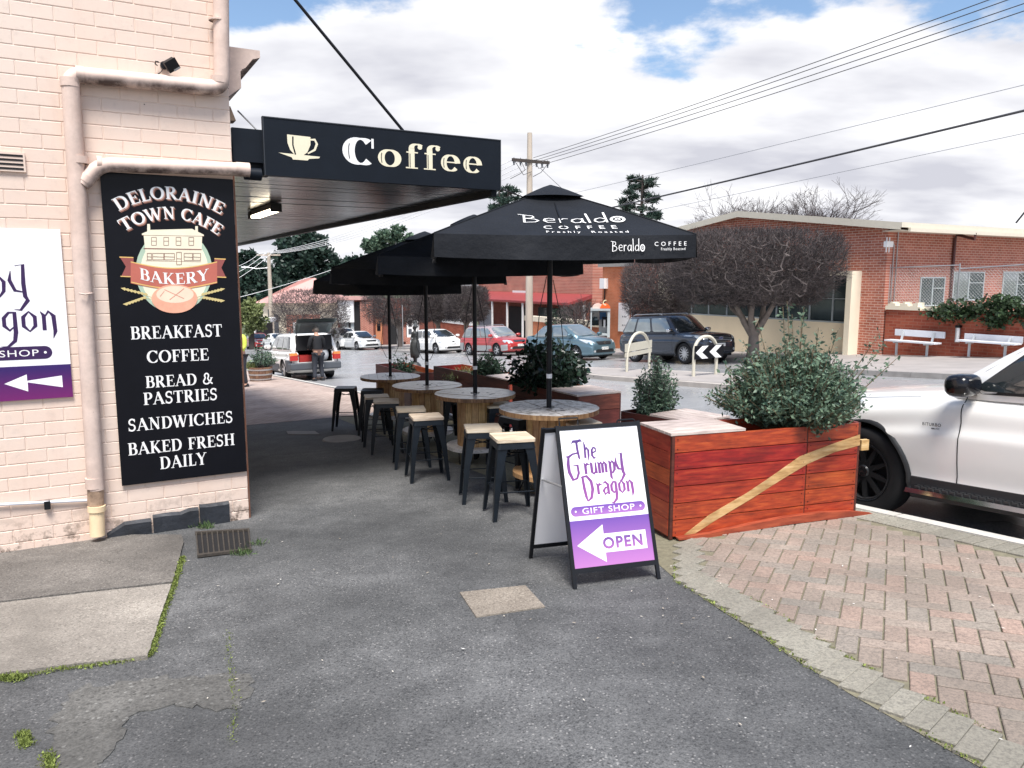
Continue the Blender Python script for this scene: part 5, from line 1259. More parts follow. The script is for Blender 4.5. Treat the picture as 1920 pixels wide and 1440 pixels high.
    for (z, xf_, xr_, yy) in secs:
        # outline with bowed windscreen and back glass
        ring = []; bow = .10*(1 if z < zr-.01 else .5)
        for f in (-1,-.72,-.36,0,.36,.72,1): ring.append((xf_-bow*f*f, yy*f, z))
        for f in (.75,.5,.25): ring.append((xr_+(xf_-bow-xr_)*f+0, yy*(1.0+.02*math.sin(math.pi*f)), z))
        bw2 = .06
        for f in (1,.72,.36,0,-.36,-.72,-1): ring.append((xr_+bw2*f*f, yy*f, z))
        for f in (.25,.5,.75): ring.append((xr_+(xf_-bow-xr_)*f, -yy*(1.0+.02*math.sin(math.pi*f)), z))
        nn.append(ring)
    nr = len(nn[0]); cb.v = [p for r in nn for p in r]
    for i in range(len(nn)-1):
        for k in range(nr): cb.f.append((i*nr+k, i*nr+(k+1) % nr, (i+1)*nr+(k+1) % nr, (i+1)*nr+k)); cb.m.append(0)
    top = len(cb.v); cb.v.append(((xa1+xc1)/2, 0, zr+crown*.3))
    for k in range(nr): cb.f.append(((len(nn)-1)*nr+k, (len(nn)-1)*nr+(k+1) % nr, top)); cb.m.append(0)
    cb.f.append(tuple(reversed(range(nr)))); cb.m.append(0)
    cme = cb.mesh('cabin', [sp.get('roofpaint', pm_), M['dark']]); c = link('cabin', cme)
    md = c.modifiers.new('s', 'SUBSURF'); md.levels = 1; md.render_levels = 1
    if sp.get('open_boot'): md = c.modifiers.new('b', 'BOOLEAN'); md.operation = 'DIFFERENCE'; md.object = co; md.solver = 'EXACT'
    cme2 = bake(c); bpy.data.objects.remove(c); bpy.data.objects.remove(co)
    if sp.get('open_boot'):
        pass
    for mm in (me2, cme2): smooth_by(mm, 40)
    body = link('body', me2, root); cab = link('cabin', cme2, root)
    bb = BVHTree.FromPolygons([v.co.copy() for v in me2.vertices]+[v.co.copy() for v in cme2.vertices], [tuple(p.vertices) for p in me2.polygons]+[tuple(i+len(me2.vertices) for i in p.vertices) for p in cme2.polygons])
    bbo = BVHTree.FromPolygons([v.co.copy() for v in me2.vertices], [tuple(p.vertices) for p in me2.polygons])
    # glazing
    gl = sp.get('glass', M['glass']); gws = sp.get('wsglass', gl); zlo, zhi = belt+.035, zr-.115
    def fx(z, a0, a1): return a0+(a1-a0)*(z-belt)/(zr-belt)
    def ypos(z): return wb_+(wr-wb_)*(z-belt)/(zr-belt)
    segs = sp.get('win')   # list of (x0, x1) fractions of side opening
    xs0, xs1 = fx(zlo, xa0, xa1)-.22, fx(zlo, xc0, xc1)+.16; xt0, xt1 = fx(zhi, xa0, xa1)-.17, fx(zhi, xc0, xc1)+.15
    if sp.get('quarter'): xs1 += sp['quarter']
    for sd in (1, -1):
        for (f0, f1) in segs:
            P = [(xs0+(xs1-xs0)*f0, zlo), (xs0+(xs1-xs0)*f1, zlo), (xt0+(xt1-xt0)*f1, zhi), (xt0+(xt1-xt0)*f0, zhi)]
            fr_ = [(xs0+(xs1-xs0)*f0+.025, zlo-.022), (xs0+(xs1-xs0)*f1-.025, zlo-.022), (xt0+(xt1-xt0)*f1-.02, zhi+.02), (xt0+(xt1-xt0)*f0+.02, zhi+.02)]
            o = carve('window_frame', bb, fr_, 'y', sp.get('frame', M['trim']), root, .003, .04, side=sd)
            carve('window', bb, P, 'y', gl, root, .007, .035, side=sd)
    zw0 = hood+.03; ww_ = wb_-.05; wt = ypos(zhi)-.06
    P = [(-ww_, zw0), (ww_, zw0), (wt, zr-.075), (-wt, zr-.075)]
    carve('windscreen', bb, P, 'x', gws, root, .005, .06, side=1, rings=7)
    P = [(-ww_+.04, zw0+.02), (ww_-.04, zw0+.02)]
    MB().tube([(xa0+.10-.1, -.5*w, hood+.02), (xa0-.02, -.05, hood+.035), (xa0-.10, .35*w, hood+.075)], .008, 5).build('wiper', M['trim'], root)
    if not sp.get('open_boot'):
        zb1 = belt+.04; P = [(-ww_+.02, zb1), (ww_-.02, zb1), (wt-.02, zr-.10), (-wt+.02, zr-.10)]; carve('rear_window', bb, P, 'x', gl, root, .005, .06, side=-1)
    # seams
    md_ = M['dark']; xm = sp.get('seams', [xa0-.18, (xa0+xc0)/2-.05, xc0+.25])
    for sd in (1, -1):
        for i, xx in enumerate(xm): seam(bb, [(xx+.0, belt+.0), (xx-.02, belt-.2), (xx, cl+.14)] if i != len(xm)-1 else [(xx-.05, belt), (xx+.02, belt-.22), (xr+RW*1.15, RW*1.5)], 'y', sd, md_, root)
        seam(bb, [(xm[0], cl+.13), (xr+RW*1.2, cl+.13)], 'y', sd, md_, root)
        for xx in xm[1:]:
            hx = xx+.16; hh_ = bb.ray_cast(Vector((hx, 3*sd, belt-.13)), Vector((0,-sd,0)))[0]
            if hh_: MB().box(hx-.08, hx+.08, hh_.y-.01, hh_.y+.018*sd, belt-.145, belt-.115).build('door_handle', sp.get('handle', pm_), root)
    seam(bbo, [(xa0+.08, -w*.80), (Lh-.42, -w*.74), (Lh-.26, -w*.60)], 'z', 1, md_, root, name='bonnet_seam'); seam(bbo, [(xa0+.08, w*.80), (Lh-.42, w*.74), (Lh-.26, w*.60)], 'z', 1, md_, root, name='bonnet_seam')
    # sills / cladding
    if sp.get('clad'):
        cm_ = sp['clad']
        for sd in (1, -1):
            ztop = sp.get('cladz', cl+.16)
            carve('side_cladding', bb, [(xf-RW*1.25, cl+.02), (xr+RW*1.25, cl+.02), (xr+RW*1.25, ztop), (xf-RW*1.25, ztop)], 'y', cm_, root, .008, .01, side=sd)
            carve('bumper_cladding', bb, [(xf+RW*1.2, cl+.06), (Lh-.12, cl+.12), (Lh-.12, ztop+.05), (xf+RW*1.2, ztop+.02)], 'y', cm_, root, .008, .01, side=sd)
            carve('bumper_cladding', bb, [(xr-RW*1.2, cl+.06), (-Lh+.10, cl+.12), (-Lh+.10, ztop+.14), (xr-RW*1.2, ztop+.14)], 'y', cm_, root, .008, .01, side=sd)
    am = sp.get('arch', None)
    if am:
        for xx in (xf, xr):
            for sd in (1, -1):
                mb = MB(); 
                def fa(u, v): a = R(-12+204*u); r = RW*(1.13+sp.get('archw', .20)*v); hit = bbo.ray_cast(Vector((xx+RW*1.36*math.cos(a), 3*sd, RW+RW*1.36*math.sin(a))), Vector((0,-sd,0)))[0]; yy = (w*.985 if hit is None else max(abs(hit.y), w*.93)); return (xx+r*math.cos(a), sd*(yy+.022-.018*v*v), RW+r*math.sin(a))
                mb.grid(fa, 22, 3); mb.build('wheel_arch', am, root, smooth=60)
    # wheels
    for xx in (xf, xr):
        for sd in (1, -1): wheel(root, xx, sd*(w-.115-.02), RW, .215, sp.get('rim', M['alloy']), sp.get('spokes', 7), sd)
    # front
    fz = nose
    g = sp.get('grille', [(-.42,fz-.26),(.42,fz-.26),(.40,fz-.10),(-.40,fz-.10)])
    if sp.get('grille_rim'): carve('grille_surround', bbo, [(y*1.10, (z-(fz-.18))*1.22+fz-.18) for y, z in g], 'x', M['chrome'], root, .006, .05, side=1)
    if g: 
        go = carve('grille', bbo, g, 'x', M['trim'], root, .012, .03, side=1)
        ys = [p[0] for p in g]; zs_ = [p[1] for p in g]
        for k in range(sp.get('bars', 2)):
            z = min(zs_)+(max(zs_)-min(zs_))*(k+1)/(sp.get('bars', 2)+1); seam(bbo, [(min(ys)*.9, z), (max(ys)*.9, z)], 'x', 1, M['chrome'] if sp.get('chromebars', 1) else M['steel'], root, w=.014, off=.018, name='grille_bar')
    for sd in (1, -1):
        hl = sp.get('lamp', [(.50,fz-.22),(.80,fz-.17),(.86,fz-.01),(.56,fz-.09)])
        carve('headlight', bbo, [(y*w*sd, z) for y, z in hl] if sd > 0 else [(y*w*sd, z) for y, z in reversed(hl)], 'x', M['lampc'], root, .010, .03, side=1)
        hs = sp.get('lamps', [(Lh-.26,fz-.20),(Lh-.48,fz-.09),(Lh-.50,fz-.05),(Lh-.20,fz-.07)])
        carve('headlight', bbo, hs, 'y', M['lampc'], root, .008, .02, side=sd)
        carve('fog_lamp', bbo, [((.66*w+.055*math.cos(R(a)))*sd, cl+.22+.05*math.sin(R(a))) for a in range(0, 360, 30)], 'x', M['lampc'], root, .014, 0, side=1)
    bi = sp.get('intake', [(-.55,cl+.16),(.55,cl+.16),(.48,cl+.30),(-.48,cl+.30)])
    carve('lower_intake', bbo, bi, 'x', M['trim'], root, .008, .04, side=1)
    pz = sp.get('platez', cl+.36); h = bbo.ray_cast(Vector((4,0,pz)), Vector((-1,0,0)))[0]; px_ = (h.x if h else Lh)+.018
    pt = MB().box(px_-.02, px_, -.186, .186, pz-.055, pz+.06).build('number_plate', M['plate'], root)
    q = MB(); sans(q, sp.get('ptxt', 'B 17 TK'), .09, lambda x, y, d=0: (px_+.003, x, y), 0, pz-.03); print_obj('plate_lettering', q, M['plateink'], pt)
    # rear
    for sd in (1, -1):
        tl2 = sp.get('taill', [(.62,tailh-.32),(.86,tailh-.32),(.88,tailh-.10),(.66,tailh-.10)])
        carve('tail_light', bbo, [(y*w*sd, z) for y, z in tl2], 'x', M['tail'], root, .010, .03, side=-1)
    for sd in (1, -1):
        mz = belt+.085; mirror_obj(root, xa0-.30+sp.get('msx', 0), sd*(wb_+.0), mz, sd, sp.get('mirror', pm_), sp.get('msc', 1.0))
    if sp.get('rails'):
        for sd in (1, -1):
            y = sd*(wr-.05); MB().tube([(xa1-.35, y, zr-.005), (xa1-.45, y, zr+.045), (xc1+.45, y, zr+.045), (xc1+.30, y, zr-.005)], .016, 6).build('roof_rail', sp['rails'], root)
    MB().box(-Lh+.25, Lh-.25, -w+.2, w-.2, cl-.03, cl+.05).build('underbody', M['dark'], root)
    root['bv'] = 0; del root['bv']
    return root, dict(bb=bb, bbo=bbo, Lh=Lh, w=w, xf=xf, xr=xr, wb_=wb_, wr=wr)
TILT_S = math.atan(SLOPE)
def set_on_street(root, s, t, toward=-1, off=-.13, yawx=0):
    """toward -1: nose up the street towards the camera; +1: nose down the street"""
    p = Wd(s, t, off=off); root.location = p
    f = (US*toward - Vector((0,0,SLOPE))*toward).normalized()
    f = Matrix.Rotation(yawx, 3, 'Z') @ f
    zax = Vector((0,0,1)); l = zax.cross(f).normalized(); u = f.cross(l); root.rotation_euler = Matrix((f, l, u)).transposed().to_euler()
def by_wheel(root, info, s, t, yaw):
    f = Matrix.Rotation(R(yaw), 3, 'Z') @ (-US); lat = Vector((f.y, -f.x, 0)); lat = lat if lat.dot(VT) > 0 else -lat
    c = US*s+VT*t-f*info['xf']+lat*(info['w']-.135); ss, tt = ST(c); set_on_street(root, ss, tt, -1, -.13, R(yaw))
P_white = paint('paint_white', (.84,.83,.80)); P_white2 = paint('paint_white_warm', (.76,.77,.76)); P_red = paint('paint_red', (.42,.035,.035)); P_blue = paint('paint_blue', (.13,.22,.27), .5, .35); P_grey = paint('paint_grey', (.045,.055,.075), .6, .22)
FARG = 'cars parked along the far kerb'
# dark grey off-roader
everest, gi = car('dark grey four wheel drive wagon with black wheel arches parked beside the pruned tree', (0,0,0), 0, dict(L=4.9, W=1.88, H=1.80, cl=.30, hood=1.16, belt=1.14, nose=1.10, tail=1.12, xa0=1.10, xa1=.42, xc1=-1.95, xc0=-2.34, wb=2.85, RW=.385, paint=P_grey, roofw=.74, glass=M['glass_sheen'], wsglass=M['glass'],
  win=[(.02,.36),(.40,.70),(.74,.97)], arch=M['trim'], clad=M['trimg'], cladz=.50, rim=M['alloy'], spokes=12, grille=[(-.48,.80),(.48,.80),(.56,.92),(.46,1.03),(-.46,1.03),(-.56,.92)], grille_rim=1, bars=3, chromebars=0, platez=.68, ptxt='B 40 GT', mirror=M['chrome'], rails=M['steel'],
  intake=[(-.62,.48),(.62,.48),(.56,.60),(-.56,.60)], lamp=[(.60,.88),(.90,.92),(.93,1.06),(.66,1.02)], handle=M['chrome']), cat='four wheel drive')
h = gi['bbo'].ray_cast(Vector((4,0,.92)), Vector((-1,0,0)))[0]
mb = MB(); mb.poly([(h.x+.030, .115*math.cos(R(a)), .92+.045*math.sin(R(a))) for a in range(0,360,20)]); o = print_obj('oval_badge', mb, simple('badge_blue', (.05,.08,.2), .3), everest)
mb = MB(); Ls, Rs = ribbon([(.115*math.cos(R(a)), .92+.045*math.sin(R(a))) for a in range(0,361,20)], .010, 0, 0)
for i in range(18): mb.poly([(h.x+.032, *Ls[i]), (h.x+.032, *Rs[i]), (h.x+.032, *Rs[i+1]), (h.x+.032, *Ls[i+1])])
sans(mb, 'Ford', .065, lambda x, y, d=0: (h.x+.033, x, y), 0, .90); print_obj('badge_rim', mb, M['chrome'], everest)
mb = MB()
for yy, ch in zip([-.42+.14*k for k in range(7)], 'EVEREST'):
    hh_ = gi['bbo'].ray_cast(Vector((gi['Lh']-.30, yy, 3)), Vector((0,0,-1)))[0]; 
    sans(mb, ch, .085, lambda x, y, d=0, yy=yy, zz=hh_.z: (gi['Lh']-.30-y*.9, yy+x, zz+.006-y*.1), 0, 0, .01)
print_obj('bonnet_lettering', mb, M['chrome'], everest)
by_wheel(everest, gi, 20.9, 19.1, 0)
suz, si = car('blue grey sedan parked behind the glossy dark bush', (0,0,0), 0, dict(L=4.5, W=1.74, H=1.55, cl=.17, hood=1.02, belt=1.0, nose=.90, tail=1.10, xa0=1.32, xa1=.40, xc1=-1.05, xc0=-1.75, wb=2.5, RW=.32, paint=P_blue, roofw=.72, glass=M['glass_sheen'], win=[(.04,.46),(.50,.95)], grille=[(-.36,.66),(.36,.66),(.44,.80),(-.44,.80)], bars=0,
  ptxt='A 35 TW', platez=.50, lamp=[(.56,.70),(.88,.80),(.94,.94),(.66,.84)], lamps=[(2.0,.72),(1.55,.88),(1.5,.92),(2.02,.84)], spokes=7))
h = si['bbo'].ray_cast(Vector((4,0,.73)), Vector((-1,0,0)))[0]; mb = MB(); Ls, Rs = ribbon([(.05,.775),(-.05,.74),(.05,.715),(-.05,.68)], .022, 0, 0)
for i in range(3): mb.poly([(h.x+.03, *Ls[i]), (h.x+.03, *Rs[i]), (h.x+.03, *Rs[i+1]), (h.x+.03, *Ls[i+1])])
print_obj('s_badge', mb, M['chrome'], suz)
by_wheel(suz, si, 26.9, 18.5, 8)
wag, wi = car('red and silver two tone station wagon parked behind the utility pole', (0,0,0), 0, dict(L=4.75, W=1.75, H=1.56, cl=.20, hood=.98, belt=.98, nose=.88, tail=1.0, xa0=1.25, xa1=.45, xc1=-1.80, xc0=-2.2, wb=2.65, RW=.33, paint=P_red, roofpaint=paint('roof_silver_red', (.55,.42,.42), .4), roofw=.72, glass=M['glass_sheen'], win=[(.02,.34),(.37,.66),(.69,.97)],
  clad=paint('lower_silver', (.42,.43,.43), .4), cladz=.56, bars=1, platez=.55, ptxt='E 09 TS', spokes=6, rails=M['steel'], grille=[(-.36,.72),(.36,.72),(.38,.82),(-.38,.82)]))
by_wheel(wag, wi, 34.5, 18.8, 6)
peu, pi_ = car('white hatchback parked between the statue and the red wagon', (0,0,0), 0, dict(L=4.3, W=1.75, H=1.46, cl=.16, hood=.94, belt=.95, nose=.80, tail=1.0, xa0=1.35, xa1=.35, xc1=-1.35, xc0=-1.95, wb=2.6, RW=.32, paint=P_white, roofw=.70, win=[(.03,.48),(.52,.93)], bars=0, platez=.56, ptxt='C 22 KL', spokes=5, intake=[(-.52,.30),(.52,.30),(.46,.42),(-.46,.42)], grille=[(-.10,.66),(.10,.66),(.08,.74),(-.08,.74)]))
by_wheel(peu, pi_, s_at(820,18.5,660), 18.5, 5)
leg, li_ = car('white turbo sedan parked just right of the open hatchback', (0,0,0), 0, dict(L=4.7, W=1.75, H=1.43, cl=.15, hood=.90, belt=.92, nose=.78, tail=1.02, xa0=1.20, xa1=.30, xc1=-1.05, xc0=-1.75, wb=2.65, RW=.33, paint=P_white2, roofw=.70, win=[(.03,.48),(.52,.95)], bars=1, platez=.50, ptxt='D 31 RA', spokes=5, grille=[(-.36,.62),(.36,.62),(.42,.74),(-.42,.74)]))
MB().box(.95,1.45,-.30,.30,.885,.945).build('bonnet_scoop', M['trim'], leg)
by_wheel(leg, li_, 55.5, 18.3, 5)
w2, _ = car('white van shaped car mostly hidden behind the raised tailgate', (0,0,0), 0, dict(L=4.4, W=1.8, H=1.70, cl=.2, hood=1.05, belt=1.05, nose=.95, xa0=1.4, xa1=.6, xc1=-1.6, xc0=-2.05, wb=2.6, RW=.33, paint=P_white, win=[(.03,.48),(.52,.93)]))
set_on_street(w2, 60.0, 18.6, -1, -.13)
r3, _ = car('dark red hatchback far down the street by the wall corner', (0,0,0), 0, dict(L=4.2, W=1.72, H=1.48, cl=.17, hood=.95, belt=.95, nose=.85, xa0=1.3, xa1=.4, xc1=-1.3, xc0=-1.9, wb=2.5, RW=.31, paint=P_red, win=[(.03,.48),(.52,.93)]))
p = at_y(484,640,72); s_, t_0 = ST(p); set_on_street(r3, s_, t_0, -1, -.13)
for px, Y, lab in ((520,66,'white car far down the street left of the open hatchback'), (500,80,'second white car far down the street under the leafy trees')):
    c = copy_tree(leg) if Y == 66 else copy_tree(peu); s_, t_0 = ST(at_y(px,640,Y)); set_on_street(c, s_, t_0, -1, -.13); c['label'] = lab
for c in (everest, suz, wag, peu, leg, w2): c['group'] = FARG
# white hatchback wagon with raised tailgate
for_, fi = car('white station wagon with grey lower body and raised tailgate, parked near the barrel', (0,0,0), 0, dict(L=4.45, W=1.735, H=1.58, cl=.22, hood=1.02, belt=1.02, nose=.9, tail=1.0, xa0=1.15, xa1=.45, xc1=-1.85, xc0=-2.12, wb=2.52, RW=.34, paint=P_white, roofw=.76, win=[(.02,.34),(.37,.66),(.69,.98)], clad=M['trimg'], cladz=.55, open_boot=(.95,.56,.62), rails=M['trim'], spokes=6), name='open_hatchback')
Lh, w = fi['Lh'], fi['w']
# opening in the cabin rear: dark recess panel, frame, bumper, lights, tailgate
MB().box(-Lh+.10,-Lh+.13,-.60,.60,1.0,1.50).build('boot_opening', M['dark'], for_)
mb = MB(); mb.box(-Lh-.05,-Lh+.35,-w+.02,w-.02,.36,.60); bpm = mb.mesh('rear_bumper', M['trimg']); o = link('rear_bumper', bpm, for_); md = o.modifiers.new('b', 'BEVEL'); md.width = .05; md.segments = 3
for sd in (1,-1):
    MB().box(-Lh-.02,-Lh+.10, sd*.60, sd*(w-.03), .68,.84).build('tail_light', M['tail'], for_); MB().box(-Lh-.02,-Lh+.10, sd*.60, sd*(w-.03), .845,.93).build('tail_light', M['amber'], for_)
    MB().hexa([(-Lh+.02, sd*.66, .93),(-Lh+.12, sd*.66, .93),(-Lh+.12, sd*.76, .93),(-Lh+.02, sd*.76, .93),(-Lh+.22, sd*.52, 1.52),(-Lh+.34, sd*.52, 1.52),(-Lh+.34, sd*.62, 1.52),(-Lh+.22, sd*.62, 1.52)]).build('rear_pillar', P_white, for_)
MB().box(-Lh-.065,-Lh-.05,-.24,.10,.44,.53).build('number_plate', M['plate'], for_)
tg = [(-Lh+.30,.58,1.56),(-Lh+.30,-.58,1.56),(-Lh-.50,-.66,1.98),(-Lh-.50,.66,1.98)]
M['tgl'] = simple('tailgate_grey', (.16,.20,.20), .4, var=.2)
def tgp(u, v, off=0): a = Vector(tg[0]).lerp(Vector(tg[1]), u); b = Vector(tg[3]).lerp(Vector(tg[2]), u); p = a.lerp(b, v); p.z += .07*math.sin(math.pi*v)+off; return p
mb = MB(); mb.grid(lambda u, v: tgp(u, v, .05), 8, 6); mb.grid(lambda u, v: tgp(u, v, 0), 8, 6); mb.build('tailgate', M['tgl'], for_, smooth=60)
tgo = for_.children[-1]; mb = MB(); mb.grid(lambda u, v: tgp(.12+.76*u, .10+.52*v, -.006), 8, 6); mb.build('tailgate_glass', M['glass_sheen'], tgo, smooth=60)
mb = MB(); mb.grid(lambda u, v: tgp(.02+.96*u, .68+.32*v, -.02-.06*v), 8, 4); mb.build('tailgate_trim', M['trimg'], tgo, smooth=60)
for sd in (0,1): MB().tube([tgp(.03+.94*sd, .55), Vector((-Lh+.22, (.56 if sd == 0 else -.56), 1.15))], .012, 6).build('gas_strut', M['trim'], for_)
hs, ht_ = ST(on_g(600,716,-.13)); hs += .1
set_on_street(for_, hs+.75+Lh, 6.86, 1, -.13, R(0))
fb = for_.location.copy(); fR = for_.rotation_euler.to_matrix()
def fp(x, y, z): return fb+fR @ Vector((x, y, z))
MB().box(-.24,.24,-.2,.2,0,.22).build('crate', simple('crate_red', (.40,.03,.025), .5, var=.2, scale=8), label='red storage crate in the left of the open car boot', cat='crate', loc=fp(-Lh+.3,.32,.64), rz=ANG+math.pi/2)
bm_ = bmesh.new(); bmesh.ops.create_icosphere(bm_, subdivisions=3, radius=.22)
for v in bm_.verts: v.co += v.normal*noise.noise(v.co*7)*.06; v.co.z *= .95
me = bpy.data.meshes.new('shopping_bag'); bm_.to_mesh(me); bm_.free(); me.materials.append(simple('bag_white', (.70,.75,.74), .5, var=.35, scale=9)); smooth_by(me, 60)
link('shopping_bag', me, None, fp(-Lh+.27,-.33,.84), 0, 'crumpled white shopping bag in the right of the open car boot', 'bag')
# ---- the near white car
merc, mi = car('large white car parked at the kerb at the right edge, with black mirror', (0,0,0), 0, dict(L=4.66, W=1.90, H=1.64, cl=.25, hood=1.045, belt=1.06, nose=.97, tail=1.08, xa0=.97, xa1=.12, archw=.09, msx=-.07, xc1=-1.75, xc0=-2.15, wb=2.87, xf=1.47, RW=.37, paint=P_white, roofw=.72, win=[(.03,.47),(.50,.93)], arch=M['trim'], rim=M['darkrim'], spokes=10, mirror=simple('gloss_black', (.006,.006,.008), .18, var=.1, spec=.4, coat=.2), msc=1.12, seams=[.66,-.42,-1.5]))
w = mi['w']
for sd in (1,-1):
    MB().hexa([(1.0,sd*(w-.02),.30),(-1.0,sd*(w-.02),.30),(-1.0,sd*(w+.12),.30),(1.0,sd*(w+.10),.30),(1.0,sd*(w-.02),.345),(-1.0,sd*(w-.02),.345),(-1.0,sd*(w+.10),.330),(1.0,sd*(w+.08),.330)]).build('side_step', M['chrome'], merc)
    mb = MB()
    for k in range(34): x = .94-k*.055; mb.box(x-.035,x, min(sd*(w+.01),sd*(w+.03)),max(sd*(w+.01),sd*(w+.03)),.335,.352); mb.box(x-.035,x, min(sd*(w+.045),sd*(w+.065)),max(sd*(w+.045),sd*(w+.065)),.335,.350)
    o = mb.build('step_pads', M['trim'], merc); o['kind'] = 'stuff'
    MB().hexa([(1.02,sd*(w-.06),.24),(-1.0,sd*(w-.06),.24),(-1.0,sd*(w-.01),.24),(1.02,sd*(w-.01),.24),(1.02,sd*(w-.05),.42),(-1.0,sd*(w-.05),.42),(-1.0,sd*(w-.015),.40),(1.02,sd*(w-.015),.40)]).build('sill_trim', M['trim'], merc)
    pts = [(.62, .80), (-.42, .80), (-1.5, .80)]
    q = MB(); hit = mi['bb'].ray_cast(Vector((.88, 3*sd, .80)), Vector((0,-sd,0)))[0]
    sgn = -sd
    sans(q, 'BITURBO', .034, lambda x, y, d=0: (.86+sgn*x, hit.y+sd*.006, y), 0, .815, .008, 1.1); sans(q, '4MATIC', .018, lambda x, y, d=0: (.83+sgn*x, hit.y+sd*.006, y), 0, .79, .01, 1.1); print_obj('badge_lettering', q, M['trim'], merc)
    # three pointed star in the hubs
    for xx in (mi['xf'], mi['xr']):
        yy = sd*(w-.135+.215*.41+.003); q = MB(); ring = [(xx+.038*math.cos(R(a)), .37+.038*math.sin(R(a))) for a in range(0,361,15)]; Ls, Rs = ribbon(ring, .006, 0, 0)
        for i in range(24): q.poly([(Ls[i].x,yy,Ls[i].y),(Rs[i].x,yy,Rs[i].y),(Rs[i+1].x,yy,Rs[i+1].y),(Ls[i+1].x,yy,Ls[i+1].y)])
        for a in (90,210,330): ca, sa = math.cos(R(a)), math.sin(R(a)); q.poly([(xx-sa*.007,yy+.0006*sd,.37+ca*.007),(xx+ca*.036,yy+.0006*sd,.37+sa*.036),(xx+sa*.007,yy+.0006*sd,.37-ca*.007)])
        print_obj('star_badge', q, M['chrome'], merc)
set_on_street(merc, 4.0-1.47, 5.74+.95-.12, 1, -.13, 0)
# ---------------------------------------------------------------- vegetation
M['leaf_d'] = leafmat('leaf_dark', (.012,.028,.018), (.035,.065,.040))
M['leaf_b'] = leafmat('leaf_bush', (.030,.068,.050), (.14,.21,.14))
M['leaf_y'] = leafmat('leaf_yellow', (.09,.12,.04), (.26,.30,.13))
M['leaf_g'] = leafmat('leaf_gloss', (.010,.022,.014), (.030,.055,.035), .25)
M['leaf_f'] = leafmat('leaf_far', (.014,.032,.026), (.040,.075,.055))
M['ivy'] = leafmat('ivy_leaf', (.015,.035,.015), (.06,.10,.045))
M['bark'] = simple('bark_grey', (.20,.17,.15), .9, var=.35, scale=5, bmp=.6, bscale=18)
M['barkd'] = simple('bark_dark', (.055,.045,.040), .9, var=.3, scale=6, bmp=.4)
M['twig'] = leafmat('twigs', (.028,.025,.026), (.12,.10,.10), .8)
M['twig2'] = leafmat('twigs_far', (.06,.05,.05), (.13,.11,.11), .8)
M['moss'] = leafmat('moss', (.08,.11,.02), (.22,.27,.07), .8)
def np_mesh(name, V, F, mats, smooth=False):
    me = bpy.data.meshes.new(name); V = np.asarray(V, dtype=np.float32).reshape(-1, 3); F = np.asarray(F, dtype=np.int32); k = F.shape[1]
    me.vertices.add(len(V)); me.vertices.foreach_set('co', V.ravel()); me.loops.add(F.size); me.loops.foreach_set('vertex_index', F.ravel())
    me.polygons.add(len(F)); me.polygons.foreach_set('loop_start', np.arange(0, F.size, k, dtype=np.int32)); me.polygons.foreach_set('loop_total', np.full(len(F), k, dtype=np.int32))
    me.materials.append(mats); me.update(calc_edges=True); return me
def leaves_mesh(name, C, size, mat, up=.3, asp=.5, jit=.35):
    """C: Nx3 centres; a bent leaf of two triangles each"""
    n = len(C); d = RNG.normal(size=(n,3)); d[:,2] = d[:,2]*.7+up; d /= np.linalg.norm(d, axis=1)[:,None]
    r = RNG.normal(size=(n,3)); e = np.cross(d, r); e /= np.linalg.norm(e, axis=1)[:,None]+1e-9
    s = size*(1+jit*RNG.normal(size=n)).clip(.4, 2)[:,None]
    a = C; b = C+d*s; m1 = C+d*s*.5+e*s*asp*.5; m2 = C+d*s*.5-e*s*asp*.5
    V = np.stack([a, m1, b, m2], axis=1).reshape(-1,3); F = np.arange(4*n).reshape(-1,4); return np_mesh(name, V, F, mat)
def sticks_mesh(name, A, B, ra, rb, mat):
    """three sided tapered sticks"""
    A = np.asarray(A, float); B = np.asarray(B, float); n = len(A); ra = np.broadcast_to(ra, n)[:,None]; rb = np.broadcast_to(rb, n)[:,None]
    d = B-A; d /= np.linalg.norm(d, axis=1)[:,None]+1e-9; r = np.where(np.abs(d[:,2:3]) < .9, np.array([[0,0,1.]]), np.array([[1.,0,0]])); e1 = np.cross(d, r); e1 /= np.linalg.norm(e1, axis=1)[:,None]+1e-9; e2 = np.cross(d, e1)
    V = []
    for P, rr in ((A, ra), (B, rb)):
        for k in range(3): a = 2*math.pi*k/3; V.append(P+e1*rr*math.cos(a)+e2*rr*math.sin(a))
    V = np.stack(V, axis=1).reshape(-1,3); base = np.arange(n)[:,None]*6; F = np.concatenate([base+np.array([[k, (k+1) % 3, 3+(k+1) % 3, 3+k]]) for k in range(3)]); return np_mesh(name, V, F, mat)
